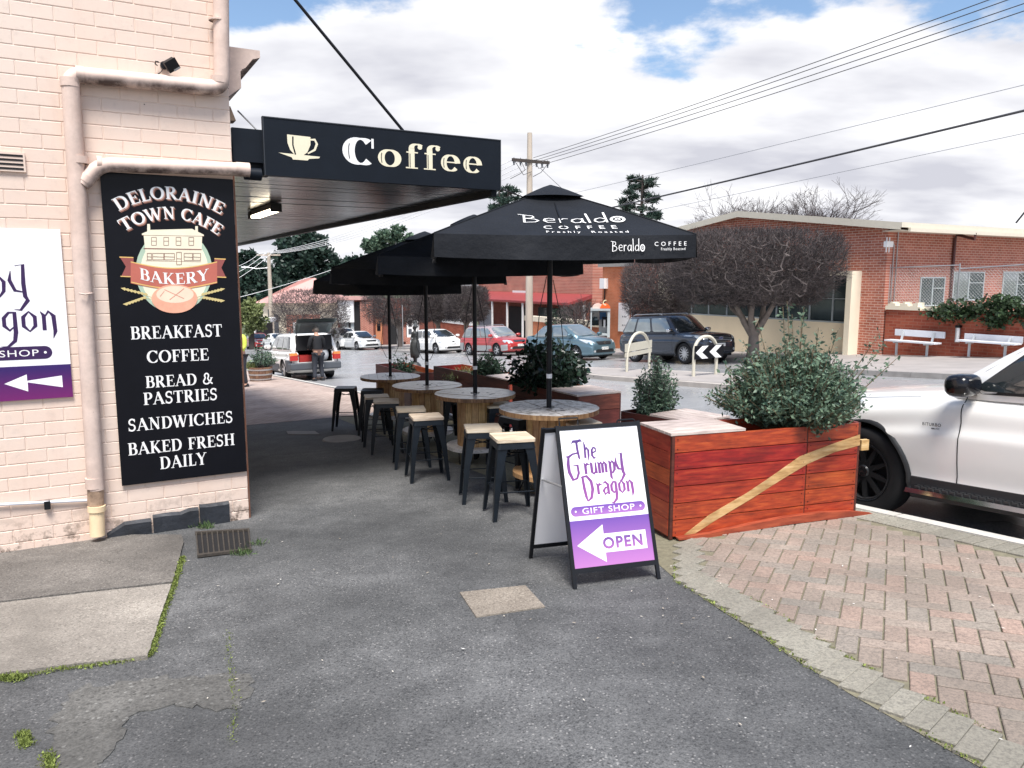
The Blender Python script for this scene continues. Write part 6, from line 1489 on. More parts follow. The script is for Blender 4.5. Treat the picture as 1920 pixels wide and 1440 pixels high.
def pollard(loc, label, cx, cz, hw, hd, hh, trunk_h, group, n=900, ntw=16000, r0=.16, name='pruned_street_tree', flatb=.5, seed=1, tw=.006):
    """bare tree clipped to a flat cushion: centre height cz, half width hw, half depth hd, half height hh"""
    rg = np.random.default_rng(seed); root = thing(name, label, 'tree', loc, 0, group)
    # points in a super-ellipsoid
    def samp(m, shell=0):
        P = []
        while len(P) < m:
            q = rg.uniform(-1, 1, size=(m*2,3)); f = np.abs(q[:,0])**4+np.abs(q[:,1])**4; zt = np.abs(q[:,2])**6
            zb = np.where(q[:,2] < 0, 1.0+0*zt, 1.0); k = (f+zt < 1) & (q[:,2] > -1+.55*(f**.8)*0-.0); 
            rr_ = np.sqrt(q[:,0]**2+q[:,1]**2); k &= ~((q[:,2] < -.1) & (rr_ > 1.22+(q[:,2]+.1)*flatb)) & (rr_ < 1.18); 
            if shell: k &= (f+zt > shell)
            P += list(q[k])
        P = np.array(P[:m]); return P*np.array([hw,hd,hh])+np.array([cx,0,cz])
    nodes = [np.array([0,0,0.]), np.array([.02,0,trunk_h*.5]), np.array([0,.02,trunk_h])]; par_ = [-1,0,1]
    # main limbs
    nl = 6; tips = []
    for k in range(nl):
        a = 2*math.pi*k/nl+.4; e = np.array([cx+hw*.50*math.cos(a), hd*.50*math.sin(a), cz-hh*.25]); p = nodes[2]; pi = 2
        for j in range(1, 5):
            f = j/4; q = nodes[2]*(1-f)+e*f; q = q+rg.normal(size=3)*.06; q[2] += -.10*math.sin(math.pi*f)*hh*0; nodes.append(q); par_.append(pi); pi = len(nodes)-1
    P = samp(n); P = P[np.argsort(np.linalg.norm((P-np.array([cx,0,cz-hh]))/np.array([hw,hd,hh]), axis=1))]
    NA = np.zeros((len(nodes)+len(P),3)); NA[:len(nodes)] = nodes; cnt = len(nodes)
    for q in P:
        d = np.linalg.norm(NA[3:cnt]-q, axis=1); j = int(np.argmin(d))+3; NA[cnt] = q; par_.append(j); cnt += 1
    par_ = np.array(par_); wgt = np.ones(cnt)
    for i in range(cnt-1, 0, -1): wgt[par_[i]] += wgt[i]
    rad = .007*np.sqrt(wgt); rad = np.minimum(rad, r0*.62); rad[:3] = [r0*1.25, r0, r0*.95]
    # trunk and limbs as smooth tubes, branches as sticks
    mb = MB(); mb.tube([(0,0,-.15),(0,0,.05),tuple(NA[1]),tuple(NA[2]+np.array([0,0,.12]))], [r0*1.5,r0*1.2,r0,r0*.8], 12)
    k0 = 3
    for k in range(nl):
        pts = [tuple(NA[2]-np.array([0,0,.15]))]+[tuple(NA[k0+k*4+j]) for j in range(4)]; mb.tube(pts, [r0*.62,r0*.55,r0*.42,r0*.30,r0*.18], 8)
    mb.build('trunk', M['bark'], root, smooth=60)
    idx = np.arange(k0+nl*4, cnt); A_ = NA[par_[idx]]; B_ = NA[idx]
    me1 = sticks_mesh('branches', A_, B_, np.minimum(rad[par_[idx]], .035), rad[idx]*.7, simple('branch_bark', (.12,.10,.095), .85, var=.3) if 'branch_bark' not in bpy.data.materials else bpy.data.materials['branch_bark']); link('branches', me1, root)
    C0 = samp(int(ntw*1.5)); nz = np.array([noise.noise(Vector(c)*.9+Vector((seed*3.1,0,0))) for c in C0]); lowz = (C0[:,2]-cz)/hh; C0 = C0[(nz > -.12+.25*np.clip(lowz,0,.6)) | (rg.random(len(C0)) < .22) | (lowz > .90)][:ntw]; ntw = len(C0); d = rg.normal(size=(ntw,3))*np.array([1,1,.8]); out = (C0-np.array([cx,0,cz-hh*.4]))/np.array([hw,hd,hh]); d = d*.6+out*.55+np.array([0,0,.25]); d /= np.linalg.norm(d, axis=1)[:,None]
    ln = rg.uniform(.10,.34,ntw)[:,None]; link('twigs', sticks_mesh('twigs', C0, C0+d*ln, tw, tw*.35, M['twig']), root)
    return root
def bush(loc, label, rx, ry, rz_, nsh, nl, size, mat, group=None, stemm=None, spread=1.0, cat='bush', name='bush', seed=3, spikes=(), zc=.5, up=.35, asp=.45):
    rg = np.random.default_rng(seed); root = thing(name, label, cat, loc, 0, group); C = []; SA, SB = [], []
    for i in range(nsh):
        a = rg.uniform(0, 2*math.pi); el = rg.uniform(-.15, 1)**1.0; rr = math.sqrt(max(0, 1-max(0, el)**2)); lump = 1+.16*math.sin(a*3+seed)+.10*math.sin(a*5+1)+rg.normal()*.09
        tip = np.array([math.cos(a)*rr*rx*lump, math.sin(a)*rr*ry*lump, rz_*(zc*(1-max(0, el))*.6+max(0, el))*(1+rg.normal()*.07)+rz_*.12])
        if i < len(spikes): tip = np.array(spikes[i])
        base = np.array([tip[0]*.25, tip[1]*.25, 0]); mid = (base*.5+tip*.5)+rg.normal(size=3)*.04*rx; mid[2] += .05*rz_
        fs = rg.uniform(.35 if i >= len(spikes) else .45, 1.0, nl)[:,None]; B = base*(1-fs)**2+mid*2*fs*(1-fs)+tip*fs*fs; C.append(B+rg.normal(size=(nl,3))*(.030*rx+.012)*(1 if i >= len(spikes) else .6))
        SA += [base, mid*.5+base*.25+tip*.25]; SB += [mid*.5+base*.25+tip*.25, tip]
    link('foliage', leaves_mesh('foliage', np.concatenate(C), size, mat, up, asp), root)
    link('stems', sticks_mesh('stems', np.array(SA), np.array(SB), .006*(rx/.5)**.5, .0025*(rx/.5)**.5, stemm or M['barkd']), root); return root
# planters' shrubs
def in_planter(P, x, y, z): return P.matrix_basis @ Vector((x, y, z))
bpy.context.view_layer.update()
bq = in_planter(P1, 1.22, .25, .66)
bush(bq, 'large grey green bush filling the right part of the red planter', .50, .40, .58, 520, 50, .034, M['leaf_b'], seed=5, stemm=simple('stem_green', (.16,.12,.07), .8),
     spikes=[(-.30,.05,.86),(-.10,.0,1.02),(-.05,.02,.92),(-.13,.0,.98),(.02,0,.90),(.30,0,.80),(.72,.1,.70),(.78,.0,.60),(.62,0,.78),(-.42,0,.72),(.15,0,.82),(.05,.05,.97)], zc=.45)
bq = in_planter(P2, .16, .28, .55); bush(bq, 'small upright green bush in the dark planter left of the big one', .20, .18, .58, 110, 46, .030, M['leaf_b'], seed=9)
bq = in_planter(P3, .28, 1.02, .55); bush(bq, 'glossy dark leaved bush in the planter behind the nearest parasol pole', .44, .38, .66, 170, 26, .075, M['leaf_g'], seed=12, up=-.35, asp=.5)
bq = in_planter(P4, .28, 1.0, .55); bush(bq, 'small dark bush in the planter behind the second parasol pole', .24, .22, .42, 70, 30, .055, M['leaf_d'], seed=14)
bq = in_planter(P4, .28, 1.75, .52); 
gm = bush(bq, 'dry low grass growing in the long red planter', .30, .55, .16, 160, 6, .06, M['leaf_y'], seed=15, cat='grass', name='dry_grass', up=1.2, asp=.12)
bq = in_planter(P5, .3, 1.1, .52); bush(bq, 'sparse small shrub in the farthest planter beside the statue', .22, .20, .40, 30, 26, .05, M['leaf_d'], seed=17)
# street trees, clipped and bare
PT = 'clipped bare street trees on the far side'
loc = on_g(1411,672); loc = Vector((loc.x, loc.y, gz(ST(loc)[0])))
ppm = 1442/loc.y; print('tree1', loc, ppm)
pollard(loc, 'large flat topped bare pruned tree in front of the brick hall', (1403-1411)/ppm, (672-505)/ppm, 150/ppm, 2.3, 68/ppm, (672-626)/ppm, PT, n=3000, ntw=36000, r0=.20, seed=2, tw=.007)
p = at_y(1252,640,33); s_, t_ = ST(p); p.z = gz(s_); ppm = 1442/33.
pollard(p, 'bare pruned tree behind the dark grey four wheel drive', (1232-1252)/ppm, (EYE-p.z)-(545-522)/ppm, 66/ppm, 1.4, 52/ppm, 1.9, PT, n=1000, ntw=14000, seed=4)
for px, Y, xc, hwp, yc, hhp, lab, sd in ((585,60,585,70,592,48,'bare pruned tree behind the raised tailgate',6), (750,58,745,62,575,34,'bare pruned tree above the white turbo sedan',7), (822,52,818,44,572,30,'bare pruned tree behind the white hatchback',8), (874,50,876,40,570,32,'bare pruned tree between the white hatchback and red wagon',9)):
    p = at_y(px,640,Y); s_, t_ = ST(p); p.z = gz(s_); ppm = 1442./Y
    pollard(p, lab, (xc-px)/ppm, (EYE-p.z)-(yc-522)/ppm, hwp/ppm, 1.8, hhp/ppm, max(1.2, (EYE-p.z)-(yc+hhp-522)/ppm-.2), PT, n=800, ntw=11000, seed=sd, tw=.011, r0=.17)
# tall bare tree behind the hall
def bare_tree(loc, label, H, spread, seed, n=5, name='bare_tree', mat=None, depth=7, r=.16):
    rg = random.Random(seed); root = thing(name, label, 'tree', loc, 0); A_, B_, RA, RB = [], [], [], []
    def grow(p, d, L_, r_, k):
        if k == 0 or r_ < .004: return
        q = p+d*L_; A_.append(p); B_.append(q); RA.append(r_); RB.append(r_*.72)
        m = 2 if rg.random() < .55 else 3
        for _ in range(m):
            e = Vector((rg.gauss(0,1), rg.gauss(0,1), rg.gauss(0,.6))); dd = (d+e*.42*spread+Vector((0,0,.12))).normalized(); grow(q, dd, L_*rg.uniform(.68,.9), r_*.68, k-1)
    mb = MB().tube([(0,0,-.2),(0,0,H*.22)], [r*1.3, r], 8); mb.build('trunk', M['barkd'], root)
    for k in range(n): a = 2*math.pi*k/n; grow(Vector((0,0,H*.2)), Vector((math.cos(a)*.55*spread, math.sin(a)*.55*spread, 1)).normalized(), H*.19, r*.6, depth)
    link('branches', sticks_mesh('branches', np.array(A_), np.array(B_), np.array(RA), np.array(RB), mat or M['twig2']), root); return root
p = at_y(1450,640,50); p.z = gz(ST(p)[0]); bare_tree(p, 'wide bare winter tree rising behind the brick hall roof', 10.2, 1.3, 3, n=16, depth=8, r=.20)
p = at_y(1330,640,55); p.z = gz(ST(p)[0]); bare_tree(p, 'smaller bare winter tree left behind the hall roof', 9.0, 1.2, 5, n=6, depth=7, r=.2)
# bare shrub beside the phone booth and green one behind the low wall
p = at_y(1088,632,42); p.z = gz(ST(p)[0]); bare_tree(p, 'tangled bare shrub beside the phone booth', 3.2, 1.1, 8, n=12, depth=6, r=.05, name='bare_shrub', mat=M['twig2'])
p = at_y(1050,625,43); p.z = gz(ST(p)[0])+.5; bush(p, 'dark green shrub behind the low wall near the phone booth', 1.0, .8, 1.6, 90, 30, .11, M['leaf_d'], seed=21)
# evergreens
def crown(loc, label, blobs, n, size, mat, th=4, tr=.25, name='evergreen_tree', group=None, seed=1, asp=.6):
    rg = np.random.default_rng(seed); root = thing(name, label, 'tree', loc, 0, group); C = []; wsum = sum(b[3]*b[4]*b[5] for b in blobs)
    for (x, y, z, rx, ry, rz_) in blobs:
        m = max(60, int(n*rx*ry*rz_/wsum)); nb = max(6, m//70); cc = rg.normal(size=(nb,3)); cc /= np.linalg.norm(cc, axis=1)[:,None]; cc *= rg.uniform(.55,1,(nb,1)); k = rg.integers(0, nb, m)
        C.append((cc[k]+rg.normal(size=(m,3))*.13)*np.array([rx,ry,rz_])+np.array([x,y,z]))
    link('crown', leaves_mesh('crown', np.concatenate(C), size, mat, .1, asp), root)
    mb = MB().tube([(0,0,-.3),(0,0,th*.5),(.1,0,th)], [tr*1.2,tr,tr*.5], 8)
    for (x, y, z, rx, ry, rz_) in blobs[:10]: mb.tube([(0,0,min(z*.7,th)),(x*.8,y*.8,z)], [tr*.35,tr*.1], 5)
    mb.build('trunk', M['barkd'], root); return root
def px_blobs(Y, px0, lst, zbase):
    out = []; ppm = 1442./Y
    for (x, y, rx, ry) in lst: out.append(((x-px0)/ppm, random.uniform(-.5,.5), at_y(x, y, Y).z-zbase, rx/ppm, rx/ppm*.8, ry/ppm))
    return out
def ev(px, Y, lst, lab, n, size, mat, **kw):
    p = at_y(px,640,Y); p.z = gz(min(150, ST(p)[0])); b = px_blobs(Y, px, lst, p.z); top = max(q[2] for q in b); return crown(p, lab, b, n, size, mat, th=top*.85, **kw)
ev(575,105,[(578,470,52,34),(560,500,48,40),(605,505,38,32),(545,540,55,40),(600,545,50,35),(575,452,40,26),(612,475,22,20)], 'tall dark rounded evergreen behind the pink roofed cottage', 15000, .55, M['leaf_f'], seed=3)
ev(470,95,[(468,505,38,24),(475,535,50,30),(460,560,50,34),(500,575,40,28),(470,482,22,16),(450,520,30,40)], 'dark cedar at the left above the street, partly behind the wall corner', 12000, .55, M['leaf_f'], seed=4)
ev(735,115,[(735,440,20,12),(752,434,14,9),(720,455,22,12),(765,450,18,10),(700,462,18,10)], 'light green treetop showing above the farthest parasol', 4500, .5, M['leaf_b'], seed=5)
ev(655,120,[(660,520,55,35),(700,500,55,30),(760,500,60,34),(820,500,60,30)], 'mass of green trees behind the parasols', 9000, .7, M['leaf_f'], seed=15, name='tree_clump')
ev(472,70,[(470,590,26,24),(480,575,18,14),(462,605,22,20),(488,600,14,16)], 'pale yellow green leafy tree at the left by the flat roofed shelter', 6000, .28, M['leaf_y'], seed=6)
def pine(px, Y, ytop, ybot, tiers, lab, seed=1):
    rg = random.Random(seed); p = at_y(px,640,Y); p.z = gz(min(150, ST(p)[0])); ppm = 1442./Y; root = thing('pine_tree', lab, 'tree', p, 0); C = []; mb = MB(); ztop = at_y(px,ytop,Y).z-p.z
    mb.tube([(0,0,-.2),(0,0,ztop*.6),(.05,0,ztop)], [.3,.2,.06], 8)
    for (x, y, r) in tiers:
        z = at_y(px,y,Y).z-p.z; c = Vector(((x-px)/ppm, rg.uniform(-.8,.8), z)); mb.tube([(0,0,z-.25), tuple(c)], [.06,.02], 5)
        for _ in range(5):
            o = Vector((rg.gauss(0,.45), rg.gauss(0,.45), rg.gauss(0,.16)))*r/ppm; m = 55; C.append(np.array(c+o)+np.random.default_rng(rg.randint(0,9999)).normal(size=(m,3))*np.array([.30,.30,.12])*r/ppm*.9)
    mb.build('trunk', M['barkd'], root); link('needles', leaves_mesh('needles', np.concatenate(C), .30, M['leaf_f'], .4, .22), root); return root
T_ = [(1192,336,12),(1183,334,10),(1206,340,10),(1212,345,9),(1180,350,12),(1200,352,12),(1175,362,9),(1203,366,14),(1182,372,12),(1170,378,10),(1215,378,12),(1222,374,8),(1190,388,14),(1165,396,10),(1205,394,12),(1178,404,12),(1220,404,12),(1230,400,6),(1212,410,12),(1195,414,14),(1165,390,9),(1224,408,8)]
pine(1197, 62, 328, 412, T_, 'open branched dark pine rising behind the parasol against the sky', 2)
pine(952, 70, 350, 392, [(955,354,9),(963,360,9),(950,364,9),(966,372,11),(952,378,12),(940,380,8),(968,386,10),(935,388,8),(946,392,12),(962,396,14)], 'right hand one of two small pines left of the utility pole', 5)
pine(936, 72, 352, 392, [(938,356,6),(942,366,7),(932,372,7),(940,382,8),(928,386,8),(924,392,7)], 'left hand one of two small pines left of the utility pole', 6)
# ivy over the low wall at the right
rg = np.random.default_rng(4)
# ---------------------------------------------------------------- far side buildings
M['rb'] = brickwall('hall_brick', (.36,.10,.062), (.50,.185,.125), (.66,.53,.45), 'yz', .27, .094, ms=.013); M['rbx'] = brickwall('hall_brick_side', (.33,.095,.060), (.45,.165,.115), (.58,.46,.39), 'xz', .27, .094, ms=.013)
M['rb2'] = brickwall('wall_brick', (.26,.050,.030), (.42,.12,.07), (.34,.17,.12), 'yz', .30, .105, ms=.012); M['rb3'] = brickwall('dark_brick', (.16,.045,.035), (.22,.07,.05), (.22,.16,.13), 'yz'); M['rb3x'] = brickwall('dark_brick_side', (.16,.045,.035), (.22,.07,.05), (.22,.16,.13), 'xz')
M['ob'] = brickwall('orange_brick', (.55,.17,.075), (.60,.22,.11), (.55,.30,.2), 'yz')
M['render'] = simple('cream_wall', (.82,.70,.50), .85, var=.09, scale=.9, bmp=.1); M['render2'] = simple('cream_frame', (.82,.74,.58), .8, var=.06, scale=1.5)
M['fasciac'] = simple('fascia_cream', (.66,.61,.50), .6, var=.06); M['roofdk'] = simple('roof_metal', (.30,.29,.27), .5)
M['wglass'] = simple('window_glass', (.035,.055,.060), .12, var=.5, scale=.8, spec=.9); M['wframe'] = simple('window_frame', (.42,.47,.48), .5)
HT = 25.0
hall = thing('brick_hall', 'red brick hall with low gable roof and cream framed window bay behind the pruned tree', 'building', Wd(0, HT, 0), ANG)
def HL(px, py, T=HT): q = on_t(px, py, T); return ST(q)[0], q.z
def hl(s, z, out=0): return (-out, s, z)                    # local x is across (away from the street)
s0 = s_at(1655, HT, 600); se = s_at(1690, HT-.35, 418); s1 = 31.5; pk = HL(1395,403); e0z = HL(1652,424)[1]; e1z = pk[1]-(pk[1]-e0z)*(s1-pk[0])/(pk[0]-s0); base = -3.2
print('hall', s0, pk, e0z)
wz = HL(1575,515)[1]; wzb = HL(1575,606)[1]; ws1 = s_at(1262,HT,590); sR = s_at(1612,HT,580); _q = on_s(1594,580,sR); TF = ST(_q)[1]; ws0 = s_at(1584,TF,580); fo = HT-TF; print('portal', sR, TF, ws0)
# facade pieces around the opening
mb = MB()
def fbox(sa, sb, za, zb, out0=0, out1=-.3): mb.box(-out0, -out1, sa, sb, za, zb)
fbox(s0, ws0, base, e0z-.0); mb.prism([hl(s0, e0z-.001), hl(ws0, e0z-.001), hl(ws0, e0z+(pk[1]-e0z)*(ws0-s0)/(pk[0]-s0))], (.3,0,0))
zl = lambda s: (e0z+(pk[1]-e0z)*(s-s0)/(pk[0]-s0)) if s < pk[0] else (pk[1]+(e1z-pk[1])*(s-pk[0])/(s1-pk[0]))
mb.prism([hl(ws0+.001, wz), hl(ws1, wz), hl(ws1, zl(ws1)), hl(pk[0], pk[1]), hl(ws0+.001, zl(ws0))], (.3,0,0)); mb.prism([hl(ws1+.001, base), hl(s1, base), hl(s1, e1z), hl(ws1+.001, zl(ws1))], (.3,0,0))
mb.build('wall', M['rb'], hall)
MB().box(.0,.25, ws0, ws1, base, wzb).build('dado', M['render'], hall)
# projecting cream portal
pz1 = HL(1600,508,TF)[1]; mb = MB(); ps0 = sR
mb.box(-fo, .05, ps0, ws0, base, pz1); mb.build('portal_jamb', M['render2'], hall); MB().box(-fo,.05, ws1, ws1+.5, base, pz1).build('portal_jamb', M['render2'], hall); MB().box(-fo, .05, ws0+.001, ws1-.001, pz1-.17, pz1).build('portal_lintel', M['render2'], hall)
# glazing grid
zt2 = HL(1560,560)[1]; mpx = [1576,1560,1517,1478,1455,1407,1362,1328,1296,1268]; sm_ = [s_at(q, HT+.1, 590) for q in mpx]; sm_[0] = ws0; sm_[-1] = ws1
for i in range(len(sm_)-1):
    a, b = sm_[i], sm_[i+1]
    for (za, zb_) in ((wzb+.06, zt2-.02), (zt2+.02, pz1-.18)):
        MB().box(.14,.155, a+.03, b-.03, za+.02, zb_-.02).build('pane', M['wglass'], hall)
    MB().box(.10,.18, a-.03, a+.03, wzb, pz1-.17).build('mullion', M['wframe'], hall)
MB().box(.09,.19, ws0+.04, ws1, zt2-.018, zt2+.018).build('transom', M['wframe'], hall); MB().box(.06,.22, ws0+.04, ws1, wzb+.001, wzb+.055).build('sill', M['wframe'], hall)
MB().box(.6,.65, ws0-.2, ws1, base, pz1).build('inner_dark', M['dark'], hall)
# end wall of the hall, facing up the street
def HS(px, py, S=None): q = on_s(px, py, s0 if S is None else S); return ST(q)[1]-HT, q.z
MB().box(.31, 14, s0, s0+.3, -2.6, e0z-.04).build('end_wall', M['rbx'], hall)
# roofs and fascias
zse = pk[1]+(e0z-pk[1])*(se-pk[0])/(s0-pk[0]); mb = MB(); ov = .35; dz = .26
for (sa, za, sb, zb_) in ((se+.02, zse, pk[0], pk[1]), (pk[0], pk[1], s1+.3, e1z-.04)):
    mb.hexa([(-ov,sa,za),(14,sa,za),(14,sb,zb_),(-ov,sb,zb_),(-ov,sa,za+.06),(14,sa,za+.06),(14,sb,zb_+.06),(-ov,sb,zb_+.06)])
mb.build('roof', M['roofdk'], hall)
mb = MB()
for (sa, za, sb, zb_) in ((se, zse, pk[0], pk[1]-.0), (pk[0], pk[1], s1+.35, e1z-.05)):
    mb.hexa([(-ov-.05,sa,za-.10),(-ov,sa,za-.10),(-ov,sb,zb_-.10),(-ov-.05,sb,zb_-.10),(-ov-.05,sa,za+.15),(-ov,sa,za+.15),(-ov,sb,zb_+.15),(-ov-.05,sb,zb_+.15)])
mb.build('fascia', M['fasciac'], hall)
MB().box(-ov-.05, 14, se-.06, se, zse-.02, zse+.15).build('verge', M['fasciac'], hall); MB().box(-.05, 14, se-.16, se-.07, zse-.16, zse-.03).build('gutter', M['fasciac'], hall)
MB().box(-ov, 14, se, s0-.001, zse-.12, zse-.10).build('eave_lining', M['fasciac'], hall)
M['rustred'] = simple('downpipe_red', (.085,.025,.022), .5)
d_ = HS(1788,440); xg = HS(1828,432,se-.1)[0]
MB().tube([(xg,se-.12,zse-.10),(xg,se-.12,zse-.32),(d_[0]+.05,s0-.10,d_[1]),(d_[0],s0-.07,d_[1]-.15),(d_[0],s0-.07,-1)], .055, 8).build('downpipe', M['rustred'], hall, smooth=50)
for q, ya in ((1675,455),(1683,432)):
    c_, z_ = HS(q,ya); MB().tube([(c_,s0-.04,-1.2),(c_,s0-.04,z_-.08),(c_-.10,s0-.04,z_),(c_-.45,s0-.04,z_)], .020, 6).build('conduit', M['steel'], hall, smooth=50)
c_, z_ = HS(1664,458,s0-.05); MB().box(c_-.17,c_+.17,s0-.16,s0-.02,z_-.10,z_+.10).box(c_-.10,c_-.07,s0-.09,s0-.06,z_-.28,z_+.24).box(c_+.05,c_+.08,s0-.09,s0-.06,z_-.28,z_+.24).build('flood_lamp', M['wht'], hall)
for (pa, pb_, ya, yb) in ((1726,1772,519,562),(1788,1846,509,552),(1881,1935,509,560)):
    xa = HS(pa,ya)[0]; xb = HS(pb_,ya)[0]; zb2 = HS(pa,ya)[1]; za = HS(pa,yb)[1]-.25; ya_, yb_ = s0-.03, s0-.001
    f = MB(); f.box(xa,xb,ya_,yb_,zb2-.05,zb2); f.box(xa,xb,ya_,yb_,za,za+.05); f.box(xa,xa+.05,ya_,yb_,za+.05,zb2-.05); f.box(xb-.05,xb,ya_,yb_,za+.05,zb2-.05); m_ = (xa+xb)/2; f.box(m_-.03,m_+.03,ya_,yb_,za+.05,zb2-.05); f.box(m_+.03,xb-.05,ya_,yb_,za+(zb2-za)*.6,za+(zb2-za)*.6+.03)
    fo_ = f.build('window', M['wframe'], hall); MB().box(xa+.05,m_-.03,s0-.012,s0-.002,za+.05,zb2-.05).build('pane', M['glass_sheen'] if pa > 1780 else M['wglass'], fo_); MB().box(m_+.03,xb-.05,s0-.012,s0-.002,za+.05,zb2-.05).build('pane', M['wglass'], fo_)
# low brick wall with cream capping, ivy, chain link fence
LT = 25.05; lz1 = HL(1660,580,LT)[1]; ls1 = s_at(1660,LT,600)
lw = thing('low_brick_wall', 'low red brick wall with broken cream capping behind the white benches', 'wall', Wd(0, LT, 0), ANG)
MB().box(0,.28,-6,ls1,-3,lz1).build('brickwork', M['rb2'], lw)
ca = s_at(1727,LT,580)
mb = MB(); n = 14
for i in range(n):
    a = ca+(ls1-ca)*i/n; b = ca+(ls1-ca)*(i+1)/n; h0 = .20+.07*math.sin(i*1.3)+(-.08 if i == 0 else 0); mb.box(-.05,.32,a,b,lz1,lz1+h0)
mb.build('capping', M['render2'], lw); MB().box(-.02,.30,ca-1.3,ca-.03,lz1,lz1+.07).box(-.02,.2,ca-.9,ca-.2,lz1+.07,lz1+.13).build('broken_capping', M['render2'], lw)
ff = thing('chain_link_fence', 'chain link fence with pipe rails standing on the low brick wall', 'fence', Wd(0, LT+.2, 0), ANG)
sp1, zp1 = HL(1800,497,LT+.2); sl, zl_ = HL(1669,502,LT+.2); sr, zr_ = HL(1935,495,LT+.2); MB().tube([(0,sl,zl_),(0,sp1,zp1)], .022, 6).build('rail', M['steel'], ff)
MB().tube([(0,sp1,zp1-.12),(0,sr,zr_)], .022, 6).build('rail', M['steel'], ff)
for q in (sl, sp1): MB().tube([(0,q,lz1),(0,q,zp1+.05)], .026, 6).build('post', M['steel'], ff)
mb = MB(); A_, B_ = [], []
g_ = .11; k = sr-1.0
while k < sl+1:
    for sg in (1,-1):
        a0, z0 = k, lz1+.05; H_ = zl_-z0; b0 = k+sg*H_; A_.append((0,a0,z0)); B_.append((.0,b0,zl_))
    k += g_
A2, B2 = [], []
for a, b in zip(A_, B_):
    a = np.array(a); b = np.array(b); d = b-a
    lo, hi = 0, 1
    if d[1] != 0:
        t0 = (sr-a[1])/d[1]; t1 = (sl-a[1])/d[1]; lo = max(0, min(t0,t1)); hi = min(1, max(t0,t1))
    if hi > lo: A2.append(a+d*lo); B2.append(a+d*hi)
link('wire_mesh', sticks_mesh('wire_mesh', np.array(A2), np.array(B2), .0035, .0035, M['steel']), ff)['kind'] = 'stuff'
iv = thing('ivy', 'mound of dark ivy spilling over the low brick wall at the right', 'ivy', Wd(s_at(1850,LT,590), LT, lz1), ANG)
C = []; si = s_at(1850,LT,590)
for i in range(420):
    f = rg.uniform(0,1); s_ = s_at(1745,LT,590)+(-1.5-s_at(1745,LT,590))*f; hgt = .12+.55*min(1,f*3)+.12*math.sin(f*17); z = rg.uniform(-.55*min(1,.3+f*2), hgt); x = rg.uniform(-.35,.25)*(1-.3*abs(z)); C.append(np.array([x, s_-si, z])+rg.normal(size=(44,3))*np.array([.07,.16,.09]))
link('foliage', leaves_mesh('foliage', np.concatenate(C), .11, M['ivy'], -.2, .8), iv)
# benches and the dispenser
M['benchw'] = simple('bench_white', (.74,.76,.80), .5, var=.04); M['benchs'] = simple('bench_leg', (.50,.53,.55), .5)
def bench(px0, px1, pxb0, pxb1, lab):
    T = LT-.55; f0 = s_at((px0+px1)/2, T, 645); W_ = (s_at(px0,T,645)-s_at(px1,T,645)); g0 = gz(f0); r = thing('bench', lab, 'bench', Wd(f0, T), ANG, 'white benches against the low brick wall')
    zs = .47; zb_ = HL(1720,621,T+.15)[1]-g0; h = W_/2; wb2 = (s_at(pxb0,T+.3,620)-s_at(pxb1,T+.3,620))/2; cb = (s_at(pxb0,T+.3,620)+s_at(pxb1,T+.3,620))/2-f0
    MB().box(-.2,.0,-h,h,zs,zs+.05).build('seat', M['benchw'], r); MB().box(.02,.2,-h,h,zs,zs+.05).build('seat', M['benchw'], r)
    MB().box(.33,.37,cb-wb2,cb+wb2,zb_-.20,zb_+.02).build('backrest', M['benchw'], r)
    for q in (-h*.6, h*.62):
        MB().box(-.02,.03,q-.03,q+.03,0,zs).build('leg', M['benchs'], r)
        MB().hexa([(.16,q-.03+cb,zs-.06),(.22,q-.03+cb,zs-.06),(.22,q+.03+cb,zs-.06),(.16,q+.03+cb,zs-.06),(.30,q-.03+cb,zb_-.03),(.33,q-.03+cb,zb_-.03),(.33,q+.03+cb,zb_-.03),(.30,q+.03+cb,zb_-.03)]).build('back_strut', M['benchs'], r)
        MB().box(-.18,.19,q-.03,q+.03,zs-.05,zs-.001).build('seat_bracket', M['benchs'], r)
    return r
bench(1663,1757,1677,1771,'white bench directly under the broken cream capping'); bench(1796,1907,1808,1918,'white bench at the right, near the white car roof')
dp = on_t(1794,641,LT-.12); d_ = thing('dispenser', 'narrow white dispenser with black cap fixed to the wall between the two benches', 'dispenser', Wd(ST(dp)[0], LT, dp.z), ANG)
MB().tube([(-.09,0,0),(-.09,0,.46)], .05, 12).build('tube', M['wht'], d_, smooth=50); MB().box(-.04,0,-.03,.12,-.02,.52).build('back_plate', M['steel'], d_); MB().box(-.16,-.0,-.07,.07,.46,.54).build('cap', M['bm'], d_)
# orange brick annex with notice boards and dark sign
AT = 25.3; an = thing('brick_annex', 'orange brick annex with notice boards left of the brick hall', 'building', Wd(0, AT, 0), ANG)
sa_, sb_ = s1+.02, s_at(1129,AT,590); zA = HL(1165,500,AT)[1]; MB().box(0,6,sa_,sb_,-3.6,zA).build('wall', M['ob'], an)
MB().box(-.2,6.1,sa_,sb_+.2,zA,zA+.25).build('roof', M['roofdk'], an)
def face(px0, px1, ya, yb, T, name, mat, parent, th=.06, d0=0.0):
    a = s_at(px0,T,(ya+yb)/2); b = s_at(px1,T,(ya+yb)/2); m_ = (px0+px1)/2; za = HL(m_,yb,T)[1]; zb_ = HL(m_,ya,T)[1]; x = T-ST(parent.location)[1]
    return MB().box(x-th,x,b,a,za,zb_).build(name, mat, parent), a, b, za, zb_
o, a, b, za, zb_ = face(1161,1181,568,622,AT,'notice_board',M['wht'],an)
mb = MB(); 
